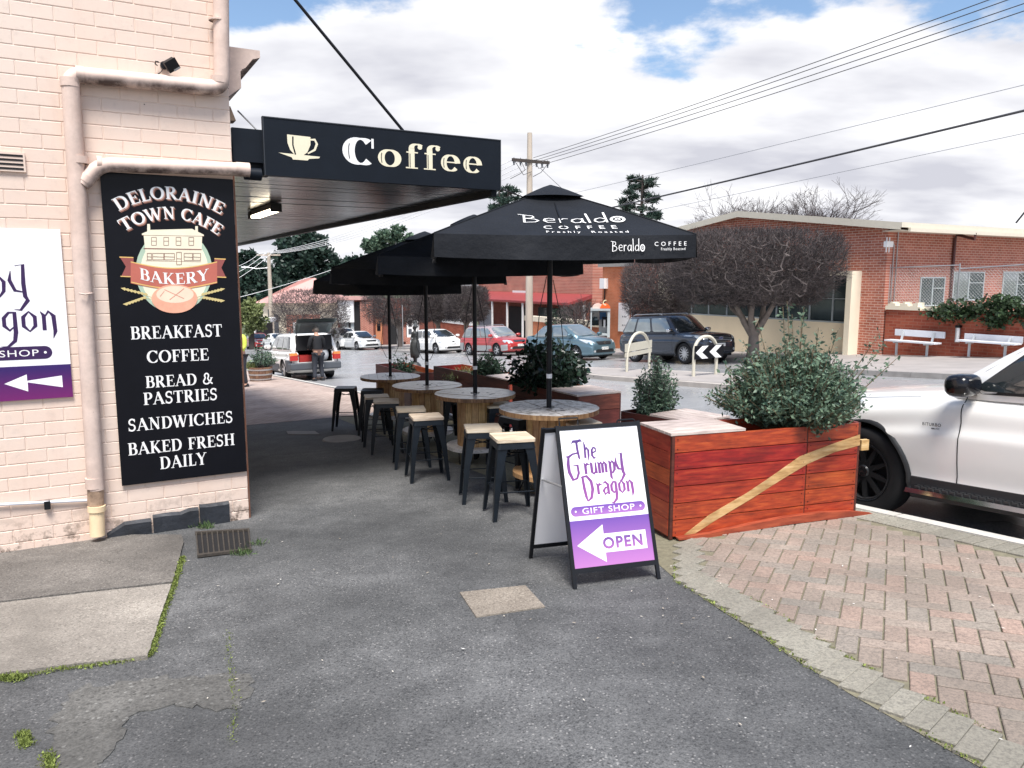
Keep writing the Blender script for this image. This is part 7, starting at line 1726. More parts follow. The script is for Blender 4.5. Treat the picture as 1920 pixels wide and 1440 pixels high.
for k, (f, g_) in enumerate(((.5,.80),(.5,.5),(.6,.2))): 
    for q in range(3): mb.poly([(-.063, b+(a-b)*(.25+.15*q), za+(zb_-za)*g_), (-.063, b+(a-b)*(.32+.15*q), za+(zb_-za)*g_), (-.063, b+(a-b)*(.32+.15*q), za+(zb_-za)*(g_+.05)), (-.063, b+(a-b)*(.25+.15*q), za+(zb_-za)*(g_+.05))])
mb.build('notice_print', M['ink'], o)
face(1185,1204,575,600,AT,'poster_board',M['wht'],an)
for (x0, x1, y0, y1) in ((1188,1193,578,585),(1196,1201,578,585),(1188,1192,588,594),(1196,1201,588,594)): face(x0,x1,y0,y1,AT-.065,'poster',M['ink'],an,.005)
o, a, b, za, zb_ = face(1204,1262,540,600,AT-.02,'dark_sign',M['blackgloss'],an)
mb = MB(); mid_ = (a+b)/2; sans(mb, 'EXCHANGE', (zb_-za)*.16, lambda x, y, d=0: (-.085, a-.3-x, y), .55, za+(zb_-za)*.13, 0, 1.0); print_obj('sign_lettering', mb, M['wht'], o)
MB().tube([(-.05,s_at(1135,AT,560),HL(1135,540,AT)[1]),(-.05,s_at(1135,AT,560),-1)], .03, 6).build('cable_pipe', M['bm'], an)
MB().box(-.25,0,s_at(1140,AT,540),s_at(1131,AT,540),HL(1136,541,AT)[1],HL(1136,522,AT)[1]).build('meter_box', M['wht'], an)
# veranda building
VTt = 28.0; vb = thing('veranda_building', 'dark red brick building with red veranda roof and white posts behind the red wagon', 'building', Wd(0, VTt, 0), ANG)
va, vbb = s_at(1110,VTt,590), s_at(897,VTt,590); MB().box(0,7,va,vbb,-4.5,2.6).build('wall', M['rb'], vb)
face(905,1100,572,640,VTt-.05,'shop_front',M['rb3'],vb,.05); face(955,990,575,640,VTt-.11,'doorway',M['dark'],vb,.05); face(1010,1075,578,605,VTt-.11,'window',M['wglass'],vb,.05); face(900,922,580,625,VTt-.11,'window',M['wframe'],vb,.05)
face(962,988,545,560,VTt-.05,'upper_window',M['wht'],vb,.05)
q0_, q1_ = HL(935,560,VTt-1.8), HL(1100,560,VTt-1.8); zt_ = HL(935,553,VTt)[1]; zf = HL(1020,566,VTt-1.8)[1]
MB().hexa([(-1.8,va,zf-.14),(0,va,zf+.25),(0,vbb-.3,zf+.25),(-1.8,vbb-.3,zf-.14),(-1.8,va,zf),(0,va,zf+.5),(0,vbb-.3,zf+.5),(-1.8,vbb-.3,zf)]).build('veranda_roof', simple('veranda_red', (.30,.055,.055), .4, var=.2), vb)
for px in (951,923,980,1095): sp2 = s_at(px,VTt-1.7,600); MB().box(-1.75,-1.65,sp2-.06,sp2+.06,-4,zf-.1).build('post', M['wht'], vb)
lw2 = thing('capped_garden_wall', 'low orange brick wall with white capping running to the phone booth', 'wall', Wd(0, 25.2, 0), ANG)
a, b = s_at(1128,25.2,620), s_at(985,25.2,610); zc_ = HL(1050,607,25.2)[1]; MB().box(0,.3,a,b,-4,zc_).build('brickwork', M['ob'], lw2); MB().box(-.06,.36,a,b,zc_,zc_+.32).build('capping', M['render2'], lw2)
lw3 = thing('clad_wall', 'dark red brick wall with white upper cladding behind the white hatchback', 'wall', Wd(0, 25.6, 0), ANG)
a, b = s_at(884,25.6,600), s_at(815,25.6,600); zc_ = HL(845,606,25.6)[1]; zd = HL(845,590,25.6)[1]; MB().box(0,.3,a,b,-6,zc_).build('brickwork', M['rb2'], lw3); MB().box(-.04,.34,a,b,zc_,zd).build('cladding', M['wht'], lw3)
mb = MB()
# far left brick building, placed as real boxes at their distance
def block(name, lab, px0, px1, ytop, Y, depth, mat, cat='building', rz=R(12), roofm=None, roofh=.2):
    a = at_y(px0, ytop, Y); b = at_y(px1, ytop, Y); w_ = b.x-a.x; g0 = gz(ST(a)[0])-1.5; r = thing(name, lab, cat, (a.x, Y, g0), rz); h_ = a.z-g0
    MB().box(0,w_,0,depth,0,h_).build('wall', mat, r)
    if roofm: MB().box(-.3,w_+.3,-.3,depth+.3,h_,h_+roofh).build('roof', roofm, r)
    def fc(p0, p1, y0, y1, nm, mt, th=.06, out=0): 
        q0_, q1_ = at_y(p0,y1,Y), at_y(p1,y0,Y); return MB().box((q0_.x-a.x),(q1_.x-a.x),-th-out,-out,q0_.z-g0,q1_.z-g0).build(nm, mt, r)
    return r, fc
M['pinkroof'] = simple('pink_roof', (.62,.36,.32), .55, var=.08, scale=1)
br, fc = block('brick_shop', 'dark brick shops with white portal and orange pillars behind the white sedans', 632, 818, 563, 66, 6, M['rb3x'], rz=0)
fc(636,664,563,604,'portal',M['wht'],.3); fc(642,664,604,650,'shop_window',M['wframe'],.1); fc(655,658,604,650,'mullion',M['dark'],.15); fc(678,700,566,640,'brick_pier',M['rbx'],.3); fc(665,678,566,640,'recess',M['dark'],.05)
fc(706,717,598,645,'orange_door',simple('orange_door', (.50,.20,.10), .6),.2); fc(708,714,606,620,'door_sign',M['blackgloss'],.23); fc(738,748,600,650,'opening',M['dark'],.1); fc(757,762,596,640,'orange_post',M['rbx'],.3)
f_ = fc(764,786,590,632,'display_case',M['wht'],.35); fc(764,786,591,596,'case_header',M['blackgloss'],.38); fc(767,773,600,612,'poster',M['ink'],.38); fc(776,783,600,610,'poster',M['wframe'],.38); fc(767,773,616,626,'poster',M['trimg'],.38); fc(762,772,632,652,'pier_base',M['rbx'],.36)
fc(632,690,555,562,'pink_fascia',M['pinkroof'],.5); fc(728,757,600,650,'recess',M['dark'],.04)
ct, fc = block('cottage', 'cream cottage with pale pink hipped roof far down the street', 492, 600, 566, 82, 9, M['render2'], rz=R(0))
aw_ = (at_y(600,566,82).x-at_y(492,566,82).x); g0 = ct.location.z; hh_ = at_y(492,566,82).z-g0; tp = at_y(562,521,82).z-g0
mb = MB(); e = .7; x0_, x1_ = -e, aw_+1.2; r0_, r1_ = (aw_*.58, aw_*.72)
A_ = [(x0_,-e,hh_-.1),(x1_,-e,hh_-.1),(x1_,9+e,hh_-.1),(x0_,9+e,hh_-.1)]; P_, Q_ = (r0_,4,tp),(r1_,5,tp)
mb.poly([A_[0],A_[1],Q_,P_]); mb.poly([A_[1],A_[2],Q_]); mb.poly([A_[2],A_[3],P_,Q_]); mb.poly([A_[3],A_[0],P_]); mb.poly([A_[3],A_[2],A_[1],A_[0]]); mb.build('roof', M['pinkroof'], ct)
fc(504,509,580,612,'window',M['wglass'],.1); fc(516,522,590,640,'window',M['trimg'],.1); fc(540,600,590,650,'brick_front',M['rbx'],.2); fc(552,562,604,640,'white_door',M['wht'],.25)
sh, fc = block('flat_roofed_shelter', 'small white flat roofed shelter at the far left of the street', 462, 493, 606, 74, 3, M['dark'], cat='shelter', rz=0, roofm=M['wht'], roofh=.4)
fc(477,480,606,640,'post',M['wht'],.3)
# ---------------------------------------------------------------- phone booth
pb0 = on_t(1125,612,24.2); s_ = ST(pb0)[0]; bt = thing('phone_booth', 'public phone booth with orange domed top beside the annex', 'phone booth', Wd(s_, 24.2), ANG-R(35))
ppm = 1442/pb0.y; zb_ = EYE-(627-522)/ppm-bt.location.z; zt_ = EYE-(581-522)/ppm-bt.location.z; hw_ = 18/ppm
mb = MB(); mb.box(-hw_,-hw_+.07,-.5,.5,zb_,zt_); mb.box(hw_-.14,hw_,-.5,.5,zb_-.1,zt_); mb.box(-hw_,hw_,-.55,.5,zt_,zt_+.12); mb.box(-hw_*.1,hw_-.14,-.5,.5,zb_,zb_+.10); mb.build('frame', M['wframe'], bt)
MB().box(-hw_+.07,-hw_*.12,-.02,.02,zb_+.5,zt_).build('side_glass', M['glass'], bt); MB().box(-hw_*.1,hw_-.14,.3,.4,zb_+.1,zt_).build('back_panel', M['steel'], bt)
MB().box(-hw_*.05,hw_-.2,.2,.29,zt_-.5,zt_-.12).build('blue_poster', simple('poster_blue', (.05,.16,.35), .5), bt); MB().box(.1,.4,.05,.29,zb_+.45,zb_+.95).build('telephone', M['dark'], bt); MB().box(.18,.28,.0,.05,zb_+.4,zb_+.8).build('handset', M['wht'], bt)
dome = [(math.cos(R(a)), math.sin(R(a))) for a in range(0,181,15)]; rr = hw_*.52; M['orng'] = simple('orange_plastic', (.80,.14,.03), .4)
MB().prism([(hw_-rr+rr*c_, -.56, zt_+.12+rr*.92*s2) for c_, s2 in dome], (0,.9,0)).build('orange_dome', M['orng'], bt); MB().prism([(-hw_*.25+rr*c_*1.1, -.40, zt_+.12+rr*.9*s2) for c_, s2 in dome], (0,.8,0)).build('pale_dome', simple('pale_orange', (.80,.58,.50), .4), bt)
mb = MB(); Ls, Rs = ribbon([(hw_-rr+.10*math.cos(R(a)), zt_+.42+.12*math.sin(R(a))) for a in range(60,301,20)], .05, 0, 0)
for i in range(12): mb.poly([(Ls[i].x,-.565,Ls[i].y),(Rs[i].x,-.565,Rs[i].y),(Rs[i+1].x,-.565,Rs[i+1].y),(Ls[i+1].x,-.565,Ls[i+1].y)])
print_obj('handset_symbol', mb, simple('sym_yellow', (.85,.75,.5), .5), bt); MB().box(-.1,.5,.2,.4,0,zb_).build('pedestal', M['trimg'], bt)
# ---------------------------------------------------------------- island with hoops
isl = [(11.8,13.0),(17.5,12.9),(20.5,13.3),(22.0,14.2),(21.5,15.0),(17,15.6),(11.8,15.4),(10.4,14.2)]
mb = MB(); P = [Wd(s, t, off=-.015) for s, t in isl]; mb.prism([p-Vector((0,0,.16)) for p in P], (0,0,.16)); mb.build('traffic_island', M['island'], kind='structure')
mb = MB(); isl2 = [(16.85+(s-16.85)*.93, 14.2+(t-14.2)*.82) for s, t in isl]; mb.poly([Wd(s, t, off=-.010) for s, t in isl2]); mb.build('island_infill', M['farconc'], kind='structure')
M['hoop'] = simple('hoop_cream', (.58,.55,.45), .5, var=.08)
def hoop(pxa, pxb, ya, yb, ytop, lab, board, faced):
    a = on_g(pxa, ya, -.015); b = on_g(pxb, yb, -.015); c = (a+b)/2; ex = (b-a); ex.z = 0; W_ = ex.length; rz = math.atan2(ex.y, ex.x); H_ = at_y((pxa+pxb)/2, ytop, c.y).z-c.z
    r = thing('hoop_barrier', lab, 'barrier', c, rz); h = W_/2; rr = h*.9; pts = [(-h,0,-.05),(-h,0,H_-rr)]+[(-h+rr*(1-math.cos(R(q))), 0, H_-rr+rr*math.sin(R(q))) for q in range(15,91,15)]+[(h-rr*(1-math.cos(R(q))), 0, H_-rr+rr*math.sin(R(q))) for q in range(90,14,-15)]+[(h,0,H_-rr),(h,0,-.05)]
    MB().tube(pts, .045, 10).build('hoop', M['hoop'], r, smooth=50); return r, c, h, H_
r, c, h, H_ = hoop(1175,1217,697,690,624,'cream hoop barrier with plain backed boards on the traffic island','b',0)
y1, y0 = at_y(1196,641,c.y).z-c.z, at_y(1196,656,c.y).z-c.z; MB().box(-h-.16,h+.14,-.02,.0,y0,y1).build('board', M['hoop'], r); y1, y0 = at_y(1196,657.5,c.y).z-c.z, at_y(1196,665,c.y).z-c.z; MB().box(-h-.16,h+.14,-.02,.0,y0,y1).build('board', M['hoop'], r)
r, c, h, H_ = hoop(1300,1342,706,702,631,'cream hoop barrier carrying a black and white chevron board','b',1)
y1, y0 = at_y(1325,647,c.y).z-c.z, at_y(1325,672,c.y).z-c.z; xa, xb = -h+(-2)*2*h/42, h+9*2*h/42
bo = MB().box(xa,xb,-.075,-.05,y0,y1).build('chevron_board', M['blackgloss'], r); mb = MB(); hh2 = (y1-y0)/2; ym = (y0+y1)/2; wd2 = (xb-xa)
for k in range(2):
    x = xa+wd2*(.02+.48*k); s2 = wd2*.22; mb.poly([(x,-.077,ym),(x+s2,-.077,y1-.01),(x+s2+wd2*.22,-.077,y1-.01),(x+wd2*.22,-.077,ym)]); mb.poly([(x,-.077,ym),(x+wd2*.22,-.077,ym),(x+s2+wd2*.22,-.077,y0+.01),(x+s2,-.077,y0+.01)])
print_obj('chevrons', mb, M['wht'], bo)
# ---------------------------------------------------------------- poles, wires, sign posts
M['polew'] = simple('pole_wood', (.50,.43,.35), .85, var=.25, scale=3, bmp=.3, stretch=(1,1,.15)); M['wire'] = simple('wire', (.05,.05,.055), .6); M['wirel'] = simple('wire_light', (.30,.31,.33), .5)
pp = at_y(992,650,42.5); s_, t_ = ST(pp); pp.z = gz(s_); up_ = thing('utility_pole', 'tall timber utility pole with crossarm rising behind the nearest parasol', 'utility pole', pp, ANG)
Hh = at_y(993,249,42.5).z-pp.z; zc_ = at_y(993,303,42.5).z-pp.z; MB().tube([(0,0,-.3),(0,0,Hh*.6),(0,0,Hh)], [.22,.18,.13], 14).build('pole', M['polew'], up_, smooth=50)
MB().box(-1.15,1.15,-.20,-.08,zc_-.08,zc_+.08).build('crossarm', M['barkd'], up_)
for x in (-1.05,-.65,-.3,.35,.7,1.05): MB().lathe([(0,-.28),(.05,-.26),(.04,-.18),(.065,-.14),(.05,-.08),(.02,.1),(0,.16)], 8, c=(x,-.14,zc_)).build('insulator', M['trimg'], up_)
mb = MB(); 
for a in (((-1,-.2,zc_-.1),(-.5,-.2,zc_-.75),(0,-.2,zc_-.55)), ((1,-.2,zc_-.1),(.6,-.2,zc_-.55),(.1,-.2,zc_-.8)), ((-.6,-.1,zc_),(-.45,-.3,zc_-.5),(-.7,-.2,zc_-.7),(-1.3,-.2,zc_-1.0)), ((.3,-.1,zc_),(.45,-.2,zc_-.35),(.8,-.2,zc_-.25))): mb.tube(a, .018, 5)
mb.build('jumper_wires', M['wire'], up_); MB().tube([(-.0,-.2,zc_-2.05),(-1.3,-.4,zc_-1.75),(-2.6,-.6,zc_-1.5)], .035, 6).build('lamp_arm', M['bm'], up_)
def wire(p, q, r, lab, sag=.3, mat=None, ext=0):
    p, q = Vector(p), Vector(q); 
    if ext: q = q+(q-p)*ext
    pts = [p.lerp(q, i/14)-Vector((0,0,4*sag*(i/14)*(1-i/14))) for i in range(15)]; return MB().tube(pts, r, 5, cap=False).build('power_line', mat or M['wire'], label=lab, cat='wire', group='overhead wires')
tw_ = t_
for i, (xa, ya, xb, yb, r, lab) in enumerate(((1000,296,1845,0,.014,'uppermost of the parallel overhead wires running to the top right'),(1002,301,1880,0,.014,'second of the parallel overhead wires at the upper right'),(1018,301,1918,4,.014,'third of the parallel overhead wires at the upper right'),(1030,305,1918,18,.014,'lowest of the four parallel overhead wires at the upper right'))):
    a = on_t(xa, ya, tw_); b = on_t(xb, yb, tw_); wire(a, b, r, lab, .12, M['wire'], ext=.12)
a = on_t(1133,391,tw_-.6); b = on_t(1920,206,tw_-.6); d = b-a; wire(a-d*.35, b+d*.2, .034, 'thick black overhead cable crossing in front of the dark pine', .05)
a = on_t(1075,362,tw_-.8); b = on_t(1920,158,tw_-.8); wire(a-(b-a)*.08, b+(b-a)*.2, .010, 'thin faint overhead wire above the thick cable', .03, M['wirel'])
a = on_t(1230,394,tw_+.6); b = on_t(1920,249,tw_+.6); wire(a-(b-a)*.3, b+(b-a)*.2, .009, 'thin faint overhead wire just above the hall roof', .03, M['wirel'])
wire(on_t(1013,315,tw_), on_t(1068,366,tw_-1.2), .012, 'short service wire slanting right from the utility pole', .02); 
wire(on_t(1905,418,27), on_t(1940,375,27), .03, 'thin stay wire above the hall roof at the right edge', .0)
p2_ = at_y(511,650,80); s2_, t2_ = ST(p2_); p2_.z = gz(s2_); u2 = thing('utility_pole', 'pale distant utility pole with street lamp left of the raised tailgate', 'utility pole', p2_, 0)
h2_ = at_y(511,473,80).z-p2_.z; MB().tube([(0,0,-.3),(0,0,h2_)], [.26,.17], 10).build('pole', M['polew'], u2, smooth=50); MB().box(-1.2,1.2,-.1,.1,h2_-.35,h2_-.2).build('crossarm', M['polew'], u2)
zl_ = at_y(511,502,80).z-p2_.z; MB().tube([(0,0,zl_),(-1.2,-.2,zl_-.1),(-2.2,-.4,zl_+.05)], .04, 6).build('lamp_arm', M['steel'], u2); MB().box(-2.7,-2.0,-.5,-.3,zl_-.02,zl_+.13).build('lamp_head', M['wht'], u2)
for i, (ya, yb, lab) in enumerate(((458,473,'uppermost pale wire between the two utility poles'),(464,474,'second pale wire between the two utility poles'),(470,476,'third pale wire between the two utility poles'),(476,478,'lowest pale wire between the two utility poles'))):
    a = p2_+Vector((-.9+.6*i, 0, h2_-.1)); b = pp+Vector((-.9+.6*i, -.1, zc_+.1)); wire(a, b, .022, lab, .9, M['wht'])
for i in range(3):
    a = p2_+Vector((-.9+.6*i, 0, h2_-.1)); b = at_y(440,498+12*i,74); wire(a, b+(b-a)*.3, .02, ('highest','middle','lowest')[i]+' pale wire running left from the distant pole', .25, M['wht'])
wire(at_y(430,562,60), at_y(625,505,60), .02, 'pale service wire sloping up past the distant pole', .1, M['wht'])
def post(px, ybase, ytop, lab, sign=None, mat=None, r=.03):
    g = on_g(px, ybase); H2 = at_y(px, ytop, g.y).z-g.z; r_ = thing('sign_post', lab, 'sign post', g, 0); MB().tube([(0,0,-.1),(0,0,H2)], r, 8).build('post', M['steel'], r_)
    if sign: x0, x1, ya, yb, mt = sign; MB().box((x0-px)*g.y/1442,(x1-px)*g.y/1442,-.05,-.03,at_y(px,yb,g.y).z-g.z,at_y(px,ya,g.y).z-g.z).build('sign_plate', mt, r_)
    return r_
post(756,655,572,'bare leaning metal post right of the farthest parasol pole'); post(841,640,563,'metal post with narrow parking sign behind the white hatchback',(838,843,563,580,M['wht'])); post(640,650,590,'white sign on a post behind the raised tailgate',(634,645,577,590,M['wht'])); 
post(745,646,597,'small red warning sign beside the pruned tree over the sedan',(752,763,598,610,M['orng']))
# ---------------------------------------------------------------- barrel planter
bp = on_g(489,714); bp = Vector((bp.x, bp.y, gz(ST(bp)[0]))); ppm = 1442/bp.y; rb = 22/ppm; hb_ = 27/ppm*1.0
bar = thing('barrel_planter', 'half wine barrel planter with leafy plants at the left on the pink paving', 'planter', bp, 0); M['barrelw'] = wood('barrel_wood', (.12,.06,.035), (.24,.13,.08), (.33,.20,.13), .7, (8,8,1), rand=.2)
for k in range(20):
    a = 2*math.pi*k/20; w2_ = math.pi*rb/20*.96; prof = [(.84,0),(.95,.4),(1.0,.8),(1.02,1.0)]; mb = MB()
    for (f0, z0), (f1, z1) in zip(prof, prof[1:]): mb.hexa([(-w2_*f0,-rb*f0,z0*hb_),(w2_*f0,-rb*f0,z0*hb_),(w2_*f0*.95,-rb*f0+.03,z0*hb_),(-w2_*f0*.95,-rb*f0+.03,z0*hb_),(-w2_*f1,-rb*f1,z1*hb_),(w2_*f1,-rb*f1,z1*hb_),(w2_*f1*.95,-rb*f1+.03,z1*hb_),(-w2_*f1*.95,-rb*f1+.03,z1*hb_)])
    o = mb.build('stave', M['barrelw'], bar); o.rotation_euler = (0,0,a)
for z, f in ((.12,.88),(.45,.965),(.78,1.005)): MB().lathe([(rb*f,z*hb_),(rb*f+.008,z*hb_),(rb*(f+.01)+.008,(z+.10)*hb_),(rb*(f+.01),(z+.10)*hb_)], 28).build('hoop', M['steel'], bar, smooth=40)
MB().lathe([(0,hb_*.9),(rb*.98,hb_*.9)], 20).build('soil', M['soil'], bar)
bush(bp+Vector((.05,0,hb_*.85)), 'green leafy plant spilling from the half barrel', rb*1.05, rb*.9, .60, 60, 26, .06, M['leaf_b'], seed=31); bush(bp+Vector((-rb*.7,-.1,hb_*.75)), 'yellow green trailing plant at the left rim of the half barrel', rb*.45, rb*.4, .28, 50, 22, .06, M['leaf_y'], seed=32)
# ---------------------------------------------------------------- carved statue on its dome
sp0 = Wd(13.4, 5.2); stt = at_y(779,690,13.9); 
Ys = 15.3; ps = at_y(779,697,Ys); gs2 = gz(ST(ps)[0]); st = thing('statue', 'dark carved statue of a woman with a hair bun on a dark domed base', 'statue', Vector((ps.x, Ys, gs2)), R(-20)); ppm = 1442./Ys
M['bronze'] = simple('carved_dark', (.035,.038,.038), .5, var=.5, scale=9, bmp=.8, bscale=24, spec=.6); Z = lambda y: at_y(779,y,Ys).z-gs2; k_ = 1/ppm
MB().lathe([(13*k_,-.1),(13*k_,Z(694)),(12.4*k_,Z(690)),(10.5*k_,Z(684)),(7*k_,Z(680)),(3*k_,Z(678)),(0,Z(677.5))], 24).build('dome_base', M['bronze'], st, smooth=60)
wob = lambda a, h: 1+.07*math.sin(5*a+h*9)+.04*math.sin(9*a-h*14)
MB().lathe([(0,Z(680)),(3.2*k_,Z(680)),(3.4*k_,Z(672)),(8*k_,Z(670)),(9*k_,Z(663)),(9.4*k_,Z(655)),(8.6*k_,Z(645)),(7*k_,Z(638)),(5*k_,Z(635)),(5.4*k_,Z(630)),(6.4*k_,Z(626)),(6*k_,Z(623)),(2.4*k_,Z(621)),(2.2*k_,Z(618))], 26, wob=wob).build('robed_figure', M['bronze'], st, smooth=60)
hd = bmesh.new(); bmesh.ops.create_icosphere(hd, subdivisions=3, radius=1)
for v in hd.verts: v.co = Vector((v.co.x*3.6*k_+(-.6*k_ if v.co.x < -.6 and abs(v.co.z) < .3 else 0), v.co.y*3.8*k_, v.co.z*4.4*k_+Z(615)))
me = bpy.data.meshes.new('head'); hd.to_mesh(me); hd.free(); me.materials.append(M['bronze']); smooth_by(me, 60); link('head', me, st)
hd = bmesh.new(); bmesh.ops.create_icosphere(hd, subdivisions=3, radius=1)
for v in hd.verts: v.co = Vector((v.co.x*4.6*k_+1.4*k_, v.co.y*4*k_, v.co.z*3*k_+Z(612.5)))*1.0
me = bpy.data.meshes.new('hair_bun'); hd.to_mesh(me); hd.free(); me.materials.append(M['bronze']); smooth_by(me, 60); link('hair_bun', me, st)
mb = MB(); mb.tube([(-5.2*k_,0,Z(626)),(-7*k_,-2*k_,Z(634)),(-4*k_,-5*k_,Z(639)),(-1*k_,-6*k_,Z(635))], [1.6*k_,1.5*k_,1.3*k_,1.1*k_], 10); mb.tube([(5.2*k_,0,Z(626)),(7*k_,-1*k_,Z(635)),(5*k_,-4*k_,Z(641)),(1*k_,-6*k_,Z(638))], [1.6*k_,1.5*k_,1.3*k_,1.1*k_], 10); mb.build('arms', M['bronze'], st, smooth=60)
# ---------------------------------------------------------------- people
def skin_body(name, joints, edges, mat, parent, sub=2):
    me = bpy.data.meshes.new(name); names = list(joints); me.from_pydata([joints[n][0] for n in names], [(names.index(a), names.index(b)) for a, b in edges], []); me.materials.append(mat)
    o = link(name, me, None); o.modifiers.new('skin', 'SKIN'); sd = me.skin_vertices[0].data
    for i, n in enumerate(names): r = joints[n][1]; r = r if isinstance(r, tuple) else (r, r); sd[i].radius = r; sd[i].use_root = (i == 0)
    md = o.modifiers.new('sub', 'SUBSURF'); md.levels = sub; md.render_levels = sub; m2 = bake(o); bpy.data.objects.remove(o); m2.materials.clear(); m2.materials.append(mat); smooth_by(m2, 180); return link(name, m2, parent)
M['skin'] = simple('skin', (.55,.32,.23), .55, var=.08); M['hair'] = simple('grey_hair', (.16,.14,.12), .8)
def person(loc, rz, label, top, trou, shoe, lean=.0, arms='front', hivis=None):
    r = thing('person', label, 'person', loc, rz)
    # faces +y
    J = {'pelvis':((0,0,.93),(.15,.105)),'waist':((0,.01+lean*.3,1.08),(.135,.10)),'chest':((0,.02+lean*.8,1.30),(.165,.115)),'neckb':((0,.02+lean,1.46),(.075,.07)),'neck':((0,.03+lean*1.1,1.52),(.052,.055)),'head':((0,.06+lean*1.3,1.63),(.078,.095)),'crown':((0,.06+lean*1.35,1.70),(.062,.075))}
    E_ = [('pelvis','waist'),('waist','chest'),('chest','neckb'),('neckb','neck'),('neck','head'),('head','crown')]
    for s_, n in ((-1,'L'),(1,'R')):
        J['sh'+n] = ((s_*.19,.01+lean*.9,1.41),.062); J['el'+n] = ((s_*.25,.05+lean*.9,1.14),.046); J['wr'+n] = ((s_*.17,.27+lean,1.04),.030); J['ha'+n] = ((s_*.15,.34+lean,1.03),(.038,.020))
        J['hip'+n] = ((s_*.095,0,.86),.092); J['kn'+n] = ((s_*.12,.03 if s_ < 0 else .10,.48),.062); J['an'+n] = ((s_*.14,-.03 if s_ < 0 else .02,.09),.042); J['to'+n] = ((s_*.15,.12 if s_ < 0 else .18,.035),(.045,.03))
        E_ += [('neckb','sh'+n),('sh'+n,'el'+n),('el'+n,'wr'+n),('wr'+n,'ha'+n),('pelvis','hip'+n),('hip'+n,'kn'+n),('kn'+n,'an'+n),('an'+n,'to'+n)]
        for k in range(5):
            f = (k-2)*.016; e = (s_*.15+f, .40+lean-.01*abs(k-2), 1.02-.01*abs(k-2)) if k < 4 else (s_*.11, .36+lean, 1.04)
            J['f%d' % k+n] = (e, .010); E_.append(('ha'+n, 'f%d' % k+n))
    skin_body('body', J, E_, M['skin'], r)
    JT = {k: (J[k][0], tuple(q+.020 for q in (J[k][1] if isinstance(J[k][1], tuple) else (J[k][1],)*2))) for k in ('pelvis','waist','chest','neckb','shL','elL','wrL','shR','elR','wrR')}; JT['neckb'] = (J['neckb'][0], (.075,.075))
    skin_body('jacket', JT, [e for e in E_ if e[0] in JT and e[1] in JT], top, r)
    JL = {k: (J[k][0], tuple(q+.022 for q in (J[k][1] if isinstance(J[k][1], tuple) else (J[k][1],)*2))) for k in ('pelvis','hipL','knL','anL','hipR','knR','anR')}; JL['pelvis'] = ((0,0,.95),(.158,.115)); skin_body('trousers', JL, [e for e in E_ if e[0] in JL and e[1] in JL], trou, r)
    for s_ in (-1, 1):
        n = 'L' if s_ < 0 else 'R'; c = Vector(J['an'+n][0]); mb = MB()
        mb.hexa([(c.x-.05,c.y-.08,0),(c.x+.05,c.y-.08,0),(c.x+.055,c.y+.20,0),(c.x-.055,c.y+.20,0),(c.x-.04,c.y-.07,.11),(c.x+.04,c.y-.07,.11),(c.x+.04,c.y+.16,.055),(c.x-.04,c.y+.16,.055)]); o = mb.build('shoe', shoe, r); md = o.modifiers.new('b', 'BEVEL'); md.width = .02; md.segments = 2
    bmh = bmesh.new(); bmesh.ops.create_icosphere(bmh, subdivisions=3, radius=1); hc = Vector(J['head'][0])
    for v in bmh.verts: v.co = Vector((v.co.x*.092, v.co.y*.108-.012, v.co.z*.105+.045))+hc
    bmesh.ops.delete(bmh, geom=[v for v in bmh.verts if (v.co.y-hc.y) > .05 and (v.co.z-hc.z) < .09 or (v.co.z-hc.z) < -.045], context='VERTS'); me = bpy.data.meshes.new('hair'); bmh.to_mesh(me); bmh.free(); me.materials.append(M['hair']); smooth_by(me, 60); link('hair', me, r)
    mb = MB(); 
    for s_ in (-1,1): mb.tube([hc+Vector((s_*.088,0,-.015)), hc+Vector((s_*.098,0,.02)), hc+Vector((s_*.09,-.01,.045))], [.012,.016,.010], 6)
    mb.tube([hc+Vector((0,.095,.02)), hc+Vector((0,.118,-.015)), hc+Vector((0,.10,-.03))], [.008,.014,.010], 6); mb.build('ears_and_nose', M['skin'], r, smooth=60)
    mb = MB()
    for s_ in (-1,1): mb.lathe([(0,.0),(.012,.0)], 8, c=(hc.x+s_*.033, hc.y+.098, hc.z+.018), axis='y')
    mb.box(hc.x-.025,hc.x+.025,hc.y+.092,hc.y+.099,hc.z-.052,hc.z-.045); mb.build('eyes_and_mouth', M['dark'], r)
    return r
M['jkt'] = simple('dark_jacket', (.010,.011,.014), .8, var=.3); M['jeans'] = simple('dark_jeans', (.030,.034,.045), .8, var=.3, scale=12); M['hiv'] = simple('hivis_yellow', (.62,.72,.10), .6); M['belt'] = simple('brown_belt', (.16,.09,.07), .6)
pm0 = on_g(598,714,-.13); p_ = person(pm0, ANG+R(4), 'person in dark jacket and jeans seen from behind, leaning into the open car boot', M['jkt'], M['jeans'], M['trim'], lean=.07)
MB().lathe([(.165,1.0),(.172,1.0),(.172,1.04),(.165,1.04)], 20).build('belt', M['belt'], p_); MB().box(-.07,.02,-.20,-.155,.86,1.0).build('tool_pouch', M['belt'], p_)
ph_ = at_y(452,690,21.5); s_, t_ = ST(ph_); person(Vector((ph_.x, 21.5, gz(s_))), R(150), 'person in yellow high visibility vest at the far left, mostly hidden by the wall corner', M['hiv'], M['jeans'], M['trim'])
